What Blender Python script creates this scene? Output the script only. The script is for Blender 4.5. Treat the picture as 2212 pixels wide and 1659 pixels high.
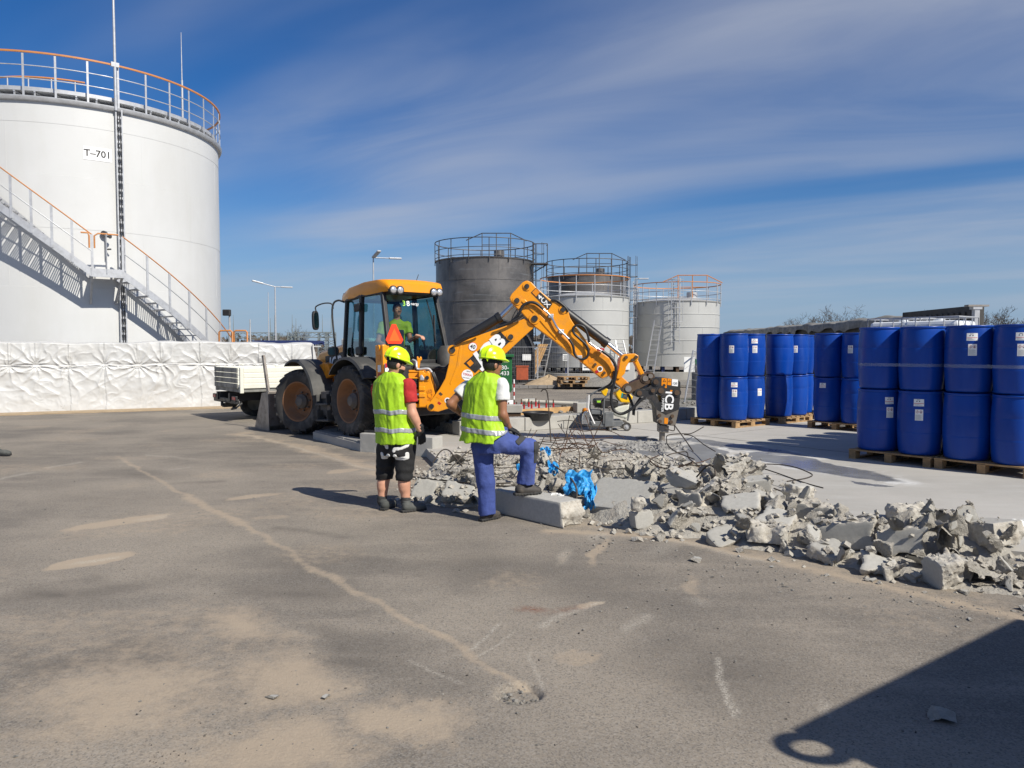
import bpy, bmesh, math, random
import numpy as np
from mathutils import Vector, Matrix, Quaternion
R = math.radians
random.seed(7); RNG = np.random.default_rng(11)
scene = bpy.context.scene
col = scene.collection
for o in list(bpy.data.objects): bpy.data.objects.remove(o)

# ------------------------------------------------------------------ camera
PITCH = 2.67; CAMZ = 1.80; F = 1661.0; CX, CY = 1106.0, 829.5      # image measured on a 2212 x 1659 copy
cd = bpy.data.cameras.new('camera'); cam = bpy.data.objects.new('camera', cd); col.objects.link(cam)
cam.location = (0, 0, CAMZ); cam.rotation_euler = (R(90 - PITCH), 0, 0)
cd.sensor_width = 36; cd.lens = 36 * F / 2212; cd.clip_start = .05; cd.clip_end = 3000
scene.camera = cam
# ------------------------------------------------------------------ sky, sun, exposure
SUN_EL = 42.0
SUNH = Vector((.73, -.68)).normalized()
SUN = Vector((SUNH.x * math.cos(R(SUN_EL)), SUNH.y * math.cos(R(SUN_EL)), math.sin(R(SUN_EL))))
w = bpy.data.worlds.new('World'); scene.world = w; w.use_nodes = True
nt = w.node_tree; nt.nodes.clear()
CLX, CLY = 0.0, 0.0
def N(nt, t, **k):
    n = nt.nodes.new(t)
    for a, b in k.items():
        if a.startswith('i_'):
            n.inputs[int(a[2:]) if a[2:].isdigit() else a[2:].replace('_', ' ')].default_value = b
        else: setattr(n, a, b)
    return n
L = lambda nt, a, b: nt.links.new(a, b)
def math_(nt, op, a, b=None, c=None, clamp=False):
    n = nt.nodes.new('ShaderNodeMath'); n.operation = op; n.use_clamp = clamp
    for i, x in enumerate((a, b, c)):
        if x is None: continue
        if isinstance(x, (int, float)): n.inputs[i].default_value = x
        else: nt.links.new(x, n.inputs[i])
    return n.outputs[0]
def mixc(nt, fac, a, b, mode='MIX'):
    n = nt.nodes.new('ShaderNodeMix'); n.data_type = 'RGBA'; n.blend_type = mode
    for s, x in ((n.inputs[0], fac), (n.inputs[6], a), (n.inputs[7], b)):
        if isinstance(x, (int, float)): s.default_value = x
        elif isinstance(x, (tuple, list)): s.default_value = (*x[:3], 1)
        else: nt.links.new(x, s)
    return n.outputs[2]
def ramp(nt, fac, p0, p1):
    n = nt.nodes.new('ShaderNodeMapRange'); n.interpolation_type = 'SMOOTHSTEP'
    n.inputs[1].default_value = p0; n.inputs[2].default_value = p1
    nt.links.new(fac, n.inputs[0]); return n.outputs[0]
def noise(nt, vec, scale, detail=4, rough=.55, dist=0):
    n = nt.nodes.new('ShaderNodeTexNoise'); n.inputs['Scale'].default_value = scale
    n.inputs['Detail'].default_value = detail; n.inputs['Roughness'].default_value = rough; n.inputs['Distortion'].default_value = dist
    if vec is not None: nt.links.new(vec, n.inputs['Vector'])
    return n.outputs[0]
def mapping(nt, vec, loc=(0, 0, 0), rot=(0, 0, 0), sc=(1, 1, 1)):
    n = nt.nodes.new('ShaderNodeMapping'); n.inputs[1].default_value = loc; n.inputs[2].default_value = rot; n.inputs[3].default_value = sc
    nt.links.new(vec, n.inputs[0]); return n.outputs[0]
sky = N(nt, 'ShaderNodeTexSky', sky_type='NISHITA', sun_disc=False)
sky.sun_elevation = R(SUN_EL); sky.sun_rotation = math.atan2(SUNH.x, SUNH.y)
sky.altitude = 150; sky.air_density = 1.0; sky.dust_density = .15; sky.ozone_density = 2.2
tc = N(nt, 'ShaderNodeTexCoord'); sep = N(nt, 'ShaderNodeSeparateXYZ'); L(nt, tc.outputs['Generated'], sep.inputs[0])
zz = math_(nt, 'ADD', math_(nt, 'MAXIMUM', sep.outputs[2], 0.0), .10)
comb = N(nt, 'ShaderNodeCombineXYZ')
L(nt, math_(nt, 'DIVIDE', sep.outputs[0], zz), comb.inputs[0]); L(nt, math_(nt, 'DIVIDE', sep.outputs[1], zz), comb.inputs[1])
def maptex(nt, vec, loc, rz, sc):
    n = nt.nodes.new('ShaderNodeMapping'); n.vector_type = 'TEXTURE'; n.inputs[1].default_value = loc; n.inputs[2].default_value = (0, 0, rz); n.inputs[3].default_value = sc
    nt.links.new(vec, n.inputs[0]); return n.outputs[0]
v1 = maptex(nt, comb.outputs[0], (CLX, CLY, 0), R(-31), (5.2, 1.45, 1))
v2 = maptex(nt, comb.outputs[0], (5.1, 2.2, 0), R(-27), (1.5, .55, 1))
v3 = maptex(nt, comb.outputs[0], (1.1, 7.2, 0), R(-38), (2.2, 1.6, 1))
big = ramp(nt, noise(nt, v1, 1.0, 4, .5, .5), .38, .68)
fine = ramp(nt, noise(nt, v2, 1.0, 9, .55, 1.2), .22, .80)
veil = ramp(nt, noise(nt, v3, .9, 3, .5, .2), .35, .72)
cl = math_(nt, 'MULTIPLY', big, math_(nt, 'ADD', math_(nt, 'MULTIPLY', fine, .38), .58))
cl = math_(nt, 'ADD', cl, math_(nt, 'MULTIPLY', math_(nt, 'MULTIPLY', veil, fine), .38), clamp=True)
hz = ramp(nt, sep.outputs[2], -.02, .14)
cl = math_(nt, 'MULTIPLY', math_(nt, 'MULTIPLY', cl, .62), math_(nt, 'ADD', math_(nt, 'MULTIPLY', hz, .75), .25))
hs = N(nt, 'ShaderNodeHueSaturation'); hs.inputs['Saturation'].default_value = 1.35; L(nt, sky.outputs[0], hs.inputs['Color'])
skyc = mixc(nt, 1.0, hs.outputs[0], (.76, 1.02, 1.36), 'MULTIPLY')
skyc = mixc(nt, math_(nt, 'MULTIPLY', ramp(nt, sep.outputs[2], .22, -.02), .85), skyc, (4.3, 6.0, 8.8))       # pale haze low over the horizon
fin = mixc(nt, cl, skyc, (7.2, 7.7, 8.9))
bg = N(nt, 'ShaderNodeBackground'); bg.inputs[1].default_value = .055; L(nt, fin, bg.inputs[0])
wo = N(nt, 'ShaderNodeOutputWorld'); L(nt, bg.outputs[0], wo.inputs[0])
sd = bpy.data.lights.new('sun', 'SUN'); sd.energy = 5.0; sd.angle = R(.5); sd.color = (1, .945, .84)
sun = bpy.data.objects.new('sun', sd); col.objects.link(sun); sun.location = (10, -10, 20)
sun.rotation_euler = (-SUN).to_track_quat('-Z', 'Y').to_euler()
scene.view_settings.view_transform = 'Standard'; scene.view_settings.look = 'None'
scene.view_settings.gamma = 1; scene.view_settings.use_curve_mapping = False; scene.view_settings.exposure = .24
scene.render.engine = 'CYCLES'

# ------------------------------------------------------------------ pixel -> direction -> point
sp, cp = math.sin(R(PITCH)), math.cos(R(PITCH))
def ray(u, v):
    a, b = (u - CX) / F, (CY - v) / F
    return Vector((a, cp + b * sp, -sp + b * cp))
def P(u, v, Y):
    d = ray(u, v); t = Y / d.y
    return Vector((d.x * t, Y, CAMZ + d.z * t))
def G(u, v, z=0.0):
    d = ray(u, v); t = (z - CAMZ) / d.z
    return Vector((d.x * t, d.y * t, z))

# ------------------------------------------------------------------ materials
MATS = {}
def mat(name, c, rough=.6, metal=0, var=.18, vs=4, bump=0, bs=60, dirt=0, dc=(.18, .15, .12), ds=2.5, coat=0, c2=None, rnd=0, trans=0, alpha=1, spec=.5, streak=0):
    m = bpy.data.materials.new(name); m.use_nodes = True; nt = m.node_tree
    bs_ = nt.nodes['Principled BSDF']
    tc = N(nt, 'ShaderNodeTexCoord'); ob = tc.outputs['Object']
    n1 = noise(nt, ob, vs, 5, .6)
    c2 = c2 or tuple(x * (1 - var) for x in c)
    cc = mixc(nt, ramp(nt, n1, .35, .68), c, c2)
    if rnd:
        oi = N(nt, 'ShaderNodeObjectInfo')
        hv = N(nt, 'ShaderNodeHueSaturation'); L(nt, cc, hv.inputs['Color'])
        L(nt, math_(nt, 'ADD', math_(nt, 'MULTIPLY', oi.outputs['Random'], rnd), 1 - rnd / 2), hv.inputs['Value']); cc = hv.outputs[0]
    rg = math_(nt, 'ADD', math_(nt, 'MULTIPLY', n1, .2), rough - .1, clamp=True)
    if dirt:
        vec = mapping(nt, ob, sc=(1, 1, 1 / (1 + streak * 4))) if streak else ob
        dn = math_(nt, 'MULTIPLY', ramp(nt, noise(nt, vec, ds, 8, .65, .3), .45, .72), dirt)
        cc = mixc(nt, dn, cc, dc)
        rg = math_(nt, 'ADD', rg, math_(nt, 'MULTIPLY', dn, .4), clamp=True)
    L(nt, cc, bs_.inputs['Base Color']); L(nt, rg, bs_.inputs['Roughness'])
    bs_.inputs['Metallic'].default_value = metal; bs_.inputs['Coat Weight'].default_value = coat
    bs_.inputs['Transmission Weight'].default_value = trans; bs_.inputs['Alpha'].default_value = alpha
    bs_.inputs['Specular IOR Level'].default_value = spec
    if bump:
        b = N(nt, 'ShaderNodeBump'); b.inputs['Strength'].default_value = bump; b.inputs['Distance'].default_value = .01
        L(nt, noise(nt, ob, bs, 6, .65), b.inputs['Height']); L(nt, b.outputs[0], bs_.inputs['Normal'])
    MATS[name] = m; return m
M = MATS
mat('white_steel', (.59, .595, .59), .45, var=.05, vs=.6, dirt=.22, dc=(.45, .44, .40), ds=.6, streak=1)
mat('galv', (.52, .53, .55), .45, .35, var=.2, vs=6)
mat('orange_rail', (.55, .22, .06), .5, var=.12, dirt=.2)
mat('dark_galv', (.10, .10, .105), .5, .3, var=.3, dirt=.3, dc=(.10, .06, .04))
mat('black_steel', (.035, .036, .04), .5, .4, var=.3)
mat('blue_drum', (.001, .046, .31), .36, var=.10, vs=3, rnd=.2, dirt=.22, dc=(.03, .10, .36), ds=4, spec=.35, streak=1)
mat('blue_lid', (.012, .07, .48), .4, var=.1)
mat('sticker', (.82, .82, .80), .6, var=.05)
mat('ink', (.02, .02, .02), .6); mat('red_ink', (.6, .02, .03), .6); mat('white_ink', (.85, .85, .85), .5, var=.04)
mat('pallet_wood', (.40, .25, .12), .8, var=.35, vs=8, bump=.4, bs=40, rnd=.35, dirt=.3, dc=(.2, .15, .1))
mat('plank_wood', (.55, .34, .15), .75, var=.25, vs=6, bump=.3, bs=50)
mat('machine_yellow', (.86, .32, .003), .34, var=.06, vs=3, coat=.2, dirt=.28, dc=(.42, .22, .07), ds=5)
mat('machine_yellow_worn', (.80, .28, .005), .45, var=.15, vs=6, dirt=.55, dc=(.22, .10, .03), ds=9)
mat('machine_black', (.022, .022, .024), .5, var=.35, dirt=.4, dc=(.11, .10, .085), ds=4)
mat('dusty_plastic', (.06, .06, .058), .6, var=.3, dirt=.55, dc=(.17, .16, .145), ds=3)
mat('tyre', (.045, .043, .041), .8, var=.3, dirt=.8, dc=(.17, .155, .135), ds=3, bump=.2, bs=50)
mat('rim_orange', (.34, .16, .07), .7, var=.25, dirt=.9, dc=(.24, .16, .11), ds=4)
mat('hub_grey', (.16, .14, .12), .7, var=.3, dirt=.5)
mat('chrome', (.75, .76, .78), .15, 1, var=.05)
mat('hose', (.018, .018, .019), .45, var=.2)
mat('bare_steel', (.36, .33, .30), .5, .7, var=.3, dirt=.4, dc=(.14, .09, .06), ds=8)
mat('worn_black', (.03, .03, .032), .45, var=.4, dirt=.35, dc=(.12, .085, .06), ds=7)
mat('brown_steel', (.12, .075, .045), .55, .3, var=.35, dirt=.4, dc=(.05, .035, .025), ds=8)
mat('lamp_glass', (.75, .76, .78), .12, .6, var=.05)
mat('red_reflect', (.85, .06, .015), .35, var=.05); mat('dark_red', (.42, .015, .02), .4, var=.1)
mat('orange_red', (.95, .13, .015), .4, var=.04)
mat('plate_teal', (.01, .33, .33), .4, var=.05); mat('eu_blue', (.03, .08, .5), .4)
mat('lime', (.35, .70, .05), .5)
mat('hivis', (.37, .63, .014), .6, var=.16, vs=7, bump=.55, bs=20, dirt=.12, dc=(.30, .42, .05), ds=6)
mat('hivis_tape', (.42, .43, .44), .35, .25, var=.2, vs=14)
mat('helmet_y', (.60, .88, .005), .22, var=.03, coat=.4)
mat('skin_a', (.56, .29, .19), .5, var=.14, vs=8, bump=.08, bs=200); mat('skin_b', (.30, .135, .07), .45, var=.15, vs=8, bump=.08, bs=200)
mat('hair', (.012, .010, .009), .6, bump=.8, bs=180)
mat('black_cloth', (.014, .014, .015), .85, var=.3, vs=12, bump=.3, bs=150)
mat('white_cloth', (.72, .72, .70), .85, var=.12, vs=12, bump=.3, bs=120)
mat('red_cloth', (.45, .022, .022), .85, var=.2, vs=12, bump=.8, bs=22)
mat('blue_cloth', (.052, .085, .30), .85, var=.25, vs=7, bump=1.0, bs=15, dirt=.2, dc=(.14, .16, .27), ds=5)
mat('grey_patch', (.045, .045, .045), .85, var=.2, bump=.3, bs=150)
mat('glove', (.014, .014, .015), .7, var=.3, bump=.3, bs=200)
mat('boot_grey', (.075, .08, .075), .75, var=.3, dirt=.5, dc=(.17, .16, .14), ds=9)
mat('boot_brown', (.045, .04, .036), .7, var=.3, dirt=.5, dc=(.17, .14, .11), ds=9)
mat('sole', (.03, .03, .03), .8, var=.3, dirt=.4)
mat('navy_cloth', (.03, .045, .075), .85, var=.2, bump=.3, bs=120)
mat('rebar', (.085, .07, .058), .7, .35, var=.4, vs=14, bump=.5, bs=220, rnd=.5)
mat('rebar_rust', (.12, .068, .043), .8, .2, var=.4, vs=14, bump=.5, bs=220, rnd=.4)
mat('blue_plastic', (.03, .30, .66), .5, var=.2, vs=8)
mat('clear_plastic', (.70, .72, .74), .25, var=.1, vs=8)
mat('green_skip', (.012, .13, .035), .5, var=.2, dirt=.3, dc=(.06, .09, .05), ds=4)
mat('red_box', (.42, .09, .035), .6, var=.2, dirt=.3, dc=(.2, .06, .03))
mat('truck_white', (.72, .71, .62), .5, var=.08, dirt=.25, dc=(.45, .42, .34), ds=3)
mat('truck_grey', (.25, .25, .23), .6, .2, var=.25, dirt=.5, dc=(.14, .13, .11), ds=4)
mat('tank_pale', (.50, .50, .48), .45, .15, var=.10, vs=.8, dirt=.12, dc=(.42, .41, .39), ds=.7, streak=1)
mat('alu', (.62, .62, .62), .35, .7, var=.1)
mat('concrete', (.40, .39, .36), .85, var=.16, vs=3, bump=.35, bs=70, dirt=.25, dc=(.26, .25, .23), ds=1.2)
mat('concrete_dark', (.25, .245, .235), .85, var=.2, vs=3, bump=.35, bs=70, dirt=.25, dc=(.18, .17, .16), ds=2)
mat('kerb', (.20, .19, .18), .85, var=.25, vs=3, bump=.3, bs=60)
mat('sand', (.40, .30, .19), .95, var=.25, vs=5, bump=.6, bs=60)
mat('gravel', (.26, .245, .22), .95, var=.5, vs=30, bump=1, bs=90)
mat('pvc', (.66, .62, .52), .5, var=.1)
mat('saw_yellow', (.86, .50, .005), .4, var=.06)
mat('saw_grey', (.15, .16, .17), .5, .2, var=.2, dirt=.35, dc=(.25, .25, .24), ds=6)
mat('tank_plastic', (.62, .63, .55), .35, var=.1)
mat('amber', (.85, .28, .01), .25)
mat('silo_dark', (.05, .052, .055), .5, .35, var=.3)
mat('frame_blue', (.02, .035, .13), .5, var=.2)
mat('lattice', (.22, .25, .25), .6, .2, var=.2)
mat('bark', (.12, .10, .08), .9, var=.3)
mat('container_dark', (.055, .053, .05), .7, var=.3, dirt=.4, dc=(.14, .12, .09), ds=1.5, streak=1)
mat('cover', (.26, .25, .225), .7, var=.35, vs=5, bump=.5, bs=25)
mat('leaf', (.05, .10, .025), .8, var=.4, vs=20)
mat('wallgrey', (.42, .42, .41), .7, var=.1)
def m_glass(name, tint, refl=.12):
    m = bpy.data.materials.new(name); m.use_nodes = True; nt = m.node_tree; nt.nodes.clear()
    t = N(nt, 'ShaderNodeBsdfTransparent'); t.inputs[0].default_value = (*tint, 1)
    g = N(nt, 'ShaderNodeBsdfGlossy'); g.inputs['Roughness'].default_value = .03
    d = N(nt, 'ShaderNodeBsdfDiffuse'); d.inputs[0].default_value = (.10, .12, .12, 1)
    lw = N(nt, 'ShaderNodeLayerWeight'); lw.inputs[0].default_value = .25
    mx = N(nt, 'ShaderNodeMixShader'); L(nt, math_(nt, 'ADD', math_(nt, 'MULTIPLY', lw.outputs['Fresnel'], .35), refl * .3), mx.inputs[0])
    L(nt, t.outputs[0], mx.inputs[1]); L(nt, g.outputs[0], mx.inputs[2])
    tc = N(nt, 'ShaderNodeTexCoord')
    m2 = N(nt, 'ShaderNodeMixShader'); L(nt, math_(nt, 'MULTIPLY', ramp(nt, noise(nt, tc.outputs['Object'], 3, 6, .6), .4, .8), .16), m2.inputs[0])
    L(nt, mx.outputs[0], m2.inputs[1]); L(nt, d.outputs[0], m2.inputs[2])
    o = N(nt, 'ShaderNodeOutputMaterial'); L(nt, m2.outputs[0], o.inputs[0]); MATS[name] = m
m_glass('glass', (.56, .60, .57))
m_glass('glass_teal', (.20, .50, .58))

# ------------------------------------------------------------------ mesh helpers
V = Vector
class MB:
    def __init__(s): s.v = []; s.f = []; s.m = []; s.mi = 0
    def add(s, vs, fs):
        b = len(s.v); s.v += [tuple(p) for p in vs]; s.f += [tuple(b + i for i in f) for f in fs]; s.m += [s.mi] * len(fs); return s
    def obox(s, c, ax, ay, az):          # half-axis vectors
        c, ax, ay, az = V(c), V(ax), V(ay), V(az)
        vs = [c + ax * i + ay * j + az * k for k in (-1, 1) for j in (-1, 1) for i in (-1, 1)]
        return s.add(vs, [(0, 2, 3, 1), (4, 5, 7, 6), (0, 1, 5, 4), (2, 6, 7, 3), (0, 4, 6, 2), (1, 3, 7, 5)])
    def box(s, c, d, rz=0):
        q = Matrix.Rotation(rz, 3, 'Z')
        return s.obox(c, q @ V((d[0] / 2, 0, 0)), q @ V((0, d[1] / 2, 0)), (0, 0, d[2] / 2))
    def beam(s, p0, p1, w_, h_, up=(0, 0, 1)):
        p0, p1 = V(p0), V(p1); d = p1 - p0; x = d.normalized(); u = V(up)
        y = u.cross(x)
        if y.length < 1e-4: y = V((1, 0, 0)).cross(x)
        y.normalize(); z = x.cross(y)
        return s.obox((p0 + p1) / 2, d / 2, y * w_ / 2, z * h_ / 2)
    def cyl(s, p0, p1, r0, r1=None, n=12, caps=True):
        p0, p1 = V(p0), V(p1); r1 = r0 if r1 is None else r1
        x = (p1 - p0).normalized(); y = x.orthogonal().normalized(); z = x.cross(y)
        vs = []
        for p, r in ((p0, r0), (p1, r1)):
            vs += [p + (y * math.cos(2 * math.pi * i / n) + z * math.sin(2 * math.pi * i / n)) * r for i in range(n)]
        fs = [(i, (i + 1) % n, n + (i + 1) % n, n + i) for i in range(n)]
        if caps: fs += [tuple(range(n - 1, -1, -1)), tuple(range(n, 2 * n))]
        return s.add(vs, fs)
    def tube(s, pts, r, n=8, closed=False):
        pts = [V(p) for p in pts]; m = len(pts); vs = []; y = None
        for i, p in enumerate(pts):
            a = pts[(i - 1) % m] if (closed or i > 0) else p
            b = pts[(i + 1) % m] if (closed or i < m - 1) else p
            x = (b - a).normalized()
            if y is None: y = x.orthogonal().normalized()
            else:
                y = y - x * y.dot(x)
                y = y.normalized() if y.length > 1e-6 else x.orthogonal().normalized()
            z = x.cross(y); rr = r[i] if isinstance(r, (list, tuple)) else r
            vs += [p + (y * math.cos(2 * math.pi * k / n) + z * math.sin(2 * math.pi * k / n)) * rr for k in range(n)]
        fs = []
        for i in range(m if closed else m - 1):
            a, b = i * n, ((i + 1) % m) * n
            fs += [(a + k, a + (k + 1) % n, b + (k + 1) % n, b + k) for k in range(n)]
        if not closed: fs += [tuple(range(n - 1, -1, -1)), tuple(range((m - 1) * n, m * n))]
        return s.add(vs, fs)
    def prism(s, poly, off):
        poly = [V(p) for p in poly]; off = V(off); n = len(poly)
        nrm = V((0, 0, 0))
        for i in range(n): nrm += poly[i].cross(poly[(i + 1) % n])
        if nrm.dot(off) > 0: poly = poly[::-1]
        vs = poly + [p + off for p in poly]
        fs = [tuple(range(n)), tuple(range(2 * n - 1, n - 1, -1))] + [(i, n + i, n + (i + 1) % n, (i + 1) % n) for i in range(n)]
        return s.add(vs, fs)
    def lathe(s, prof, n=24, o=(0, 0, 0), ax=None, a0=0, a1=2 * math.pi):
        o = V(o); z = V(ax or (0, 0, 1)).normalized(); x = z.orthogonal().normalized() if ax else V((1, 0, 0)); y = z.cross(x)
        full = abs(a1 - a0 - 2 * math.pi) < 1e-6; nn = n if full else n + 1
        vs = []
        for r, h in prof:
            vs += [o + z * h + (x * math.cos(a0 + (a1 - a0) * i / n) + y * math.sin(a0 + (a1 - a0) * i / n)) * r for i in range(nn)]
        fs = []
        for j in range(len(prof) - 1):
            for i in range(n):
                i2 = (i + 1) % nn
                fs.append((j * nn + i, j * nn + i2, (j + 1) * nn + i2, (j + 1) * nn + i))
        return s.add(vs, fs)
    def grid(s, fn, nu, nv):
        vs = [fn(i / nu, j / nv) for j in range(nv + 1) for i in range(nu + 1)]
        fs = [(j * (nu + 1) + i, j * (nu + 1) + i + 1, (j + 1) * (nu + 1) + i + 1, (j + 1) * (nu + 1) + i) for j in range(nv) for i in range(nu)]
        return s.add(vs, fs)
    def mesh(s, name, mats, smooth=None):
        me = bpy.data.meshes.new(name); me.from_pydata(s.v, [], s.f)
        for m in (mats if isinstance(mats, (list, tuple)) else [mats]): me.materials.append(M[m] if isinstance(m, str) else m)
        if any(s.m): me.polygons.foreach_set('material_index', s.m)
        if smooth is not None:
            me.shade_smooth()
            if smooth < 180: me.set_sharp_from_angle(angle=R(smooth))
        me.update(); return me
    def build(s, name, m, parent=None, smooth=None, bevel=0, local=False):
        return link(name, s.mesh(name, m, smooth), parent, bevel, local)
def link(name, me, parent=None, bevel=0, local=False):
    o = bpy.data.objects.new(name, me); col.objects.link(o)
    if parent is not None:
        o.parent = parent
        if not local and parent.type == 'EMPTY': o.matrix_parent_inverse = parent.matrix_basis.inverted()
    if bevel:
        b = o.modifiers.new('bevel', 'BEVEL'); b.width = bevel; b.segments = 2; b.limit_method = 'ANGLE'; b.angle_limit = R(35)
    return o
def thing(name, label, cat, loc=(0, 0, 0), rz=0, group=None):
    o = bpy.data.objects.new(name, None); col.objects.link(o); o.empty_display_size = .1
    o.location = loc; o.rotation_euler = (0, 0, rz); o['label'] = label; o['category'] = cat
    if group: o['group'] = group
    bpy.context.view_layer.update() if False else None
    return o
def tag(o, label=None, cat=None, group=None, kind=None):
    for k, x in (('label', label), ('category', cat), ('group', group), ('kind', kind)):
        if x: o[k] = x
    return o
def dup(root, loc=None, rz=None, label=None, group=None):
    r = root.copy(); col.objects.link(r)
    if loc is not None: r.location = loc
    if rz is not None: r.rotation_euler = (0, 0, rz)
    if label: r['label'] = label
    if group: r['group'] = group
    for ch in list(root.children):
        c = ch.copy(); col.objects.link(c); c.parent = r
        for g in list(ch.children):
            d = g.copy(); col.objects.link(d); d.parent = c
    return r
_tc = {}
def text_geo(s, size=1.0, bold=0.0, shear=0.0):
    k = (s, bold, shear)
    if k not in _tc:
        cu = bpy.data.curves.new('t', 'FONT'); cu.body = s; cu.align_x = 'CENTER'; cu.align_y = 'CENTER'; cu.size = 1; cu.offset = bold; cu.shear = shear
        cu.resolution_u = 3
        ob = bpy.data.objects.new('t', cu); me = bpy.data.meshes.new_from_object(ob)
        _tc[k] = ([tuple(v.co) for v in me.vertices], [tuple(p.vertices) for p in me.polygons])
        bpy.data.objects.remove(ob); bpy.data.curves.remove(cu); bpy.data.meshes.remove(me)
    return _tc[k]
def text_on(mb, s, o, ex, ey, size, bold=0, sx=1.0, shear=0):
    vs, fs = text_geo(s, 1, bold, shear); o, ex, ey = V(o), V(ex).normalized(), V(ey).normalized()
    return mb.add([o + ex * (x * size * sx) + ey * (y * size) for x, y, z in vs], fs)
def arc(c, r, a0, a1, n, ex=(1, 0, 0), ey=(0, 1, 0)):
    c, ex, ey = V(c), V(ex), V(ey)
    return [c + ex * (r * math.cos(a0 + (a1 - a0) * i / n)) + ey * (r * math.sin(a0 + (a1 - a0) * i / n)) for i in range(n + 1)]
def spline(pts, n=8):
    pts = [V(p) for p in pts]; out = []
    for i in range(len(pts) - 1):
        p0, p1, p2, p3 = pts[max(i - 1, 0)], pts[i], pts[i + 1], pts[min(i + 2, len(pts) - 1)]
        for k in range(n):
            t = k / n
            out.append(.5 * ((2 * p1) + (p2 - p0) * t + (2 * p0 - 5 * p1 + 4 * p2 - p3) * t * t + (3 * p1 - p0 - 3 * p2 + p3) * t ** 3))
    return out + [pts[-1]]
# value noise + surface nets, for bodies, clothes and broken concrete
def vnoise(p, seed=0):
    i = np.floor(p).astype(np.int64); f = p - i; f = f * f * (3 - 2 * f)
    def h(dx, dy, dz):
        n = (i[..., 0] + dx) * 374761393 + (i[..., 1] + dy) * 668265263 + (i[..., 2] + dz) * 2147483647 + seed * 1274126177
        n = (n ^ (n >> 13)) * 1274126177; n = n ^ (n >> 16)
        return (n & 0xffff) / 32767.5 - 1
    x, y, z = f[..., 0], f[..., 1], f[..., 2]
    a = h(0, 0, 0) * (1 - x) + h(1, 0, 0) * x; b = h(0, 1, 0) * (1 - x) + h(1, 1, 0) * x
    c = h(0, 0, 1) * (1 - x) + h(1, 0, 1) * x; d = h(0, 1, 1) * (1 - x) + h(1, 1, 1) * x
    return (a * (1 - y) + b * y) * (1 - z) + (c * (1 - y) + d * y) * z
def fbm(p, seed=0, o=4, g=.5):
    s = 0; a = 1.0
    for k in range(o): s = s + a * vnoise(p * 2 ** k, seed + k); a *= g
    return s
def surfnet(fn, lo, hi, h):
    lo, hi = np.array(lo, float), np.array(hi, float); n = np.ceil((hi - lo) / h).astype(int) + 1
    ax = [lo[i] + h * np.arange(n[i]) for i in range(3)]
    Pg = np.stack(np.meshgrid(*ax, indexing='ij'), -1)
    D = fn(Pg); ins = D < 0
    acc = np.zeros(tuple(n - 1) + (3,)); cnt = np.zeros(tuple(n - 1))
    nx, ny, nz = n
    for a in range(3):
        s0 = [slice(None)] * 3; s1 = [slice(None)] * 3; s0[a] = slice(0, -1); s1[a] = slice(1, None)
        d0, d1 = D[tuple(s0)], D[tuple(s1)]; cr = (d0 < 0) != (d1 < 0)
        t = np.where(cr, d0 / np.where(cr, d0 - d1, 1), 0)
        pt = Pg[tuple(s0)].copy(); pt[..., a] += t * h; pt[~cr] = 0
        b, c = [k for k in range(3) if k != a]
        for i in (0, 1):
            for j in (0, 1):
                sl = [slice(None)] * 3; sl[b] = slice(i, pt.shape[b] - 1 + i); sl[c] = slice(j, pt.shape[c] - 1 + j)
                acc += pt[tuple(sl)]; cnt += cr[tuple(sl)]
    act = cnt > 0; idx = -np.ones(act.shape, int); idx[act] = np.arange(act.sum())
    vs = acc[act] / cnt[act][:, None]; fs = []
    for a in range(3):
        b, c = [(1, 2), (2, 0), (0, 1)][a]
        s0 = [slice(None)] * 3; s1 = [slice(None)] * 3; s0[a] = slice(0, -1); s1[a] = slice(1, None)
        i0, i1 = ins[tuple(s0)], ins[tuple(s1)]
        for flip, mk in ((False, i0 & ~i1), (True, ~i0 & i1)):
            q = np.argwhere(mk)
            q = q[(q[:, b] > 0) & (q[:, c] > 0) & (q[:, b] < n[b] - 1) & (q[:, c] < n[c] - 1)]
            if not len(q): continue
            def g(db, dc):
                r = q.copy(); r[:, b] -= db; r[:, c] -= dc; return idx[r[:, 0], r[:, 1], r[:, 2]]
            f = np.stack([g(1, 1), g(0, 1), g(0, 0), g(1, 0)], 1)
            fs.append(f[:, ::-1] if flip else f)
    return vs, np.concatenate(fs) if fs else np.zeros((0, 4), int)
def np_mesh(name, vs, fs, m, smooth=180):
    me = bpy.data.meshes.new(name); me.from_pydata(vs.tolist() if hasattr(vs, 'tolist') else vs, [], fs.tolist() if hasattr(fs, 'tolist') else fs)
    me.materials.append(M[m] if isinstance(m, str) else m); me.shade_smooth()
    if smooth < 180: me.set_sharp_from_angle(angle=R(smooth))
    return me
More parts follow.
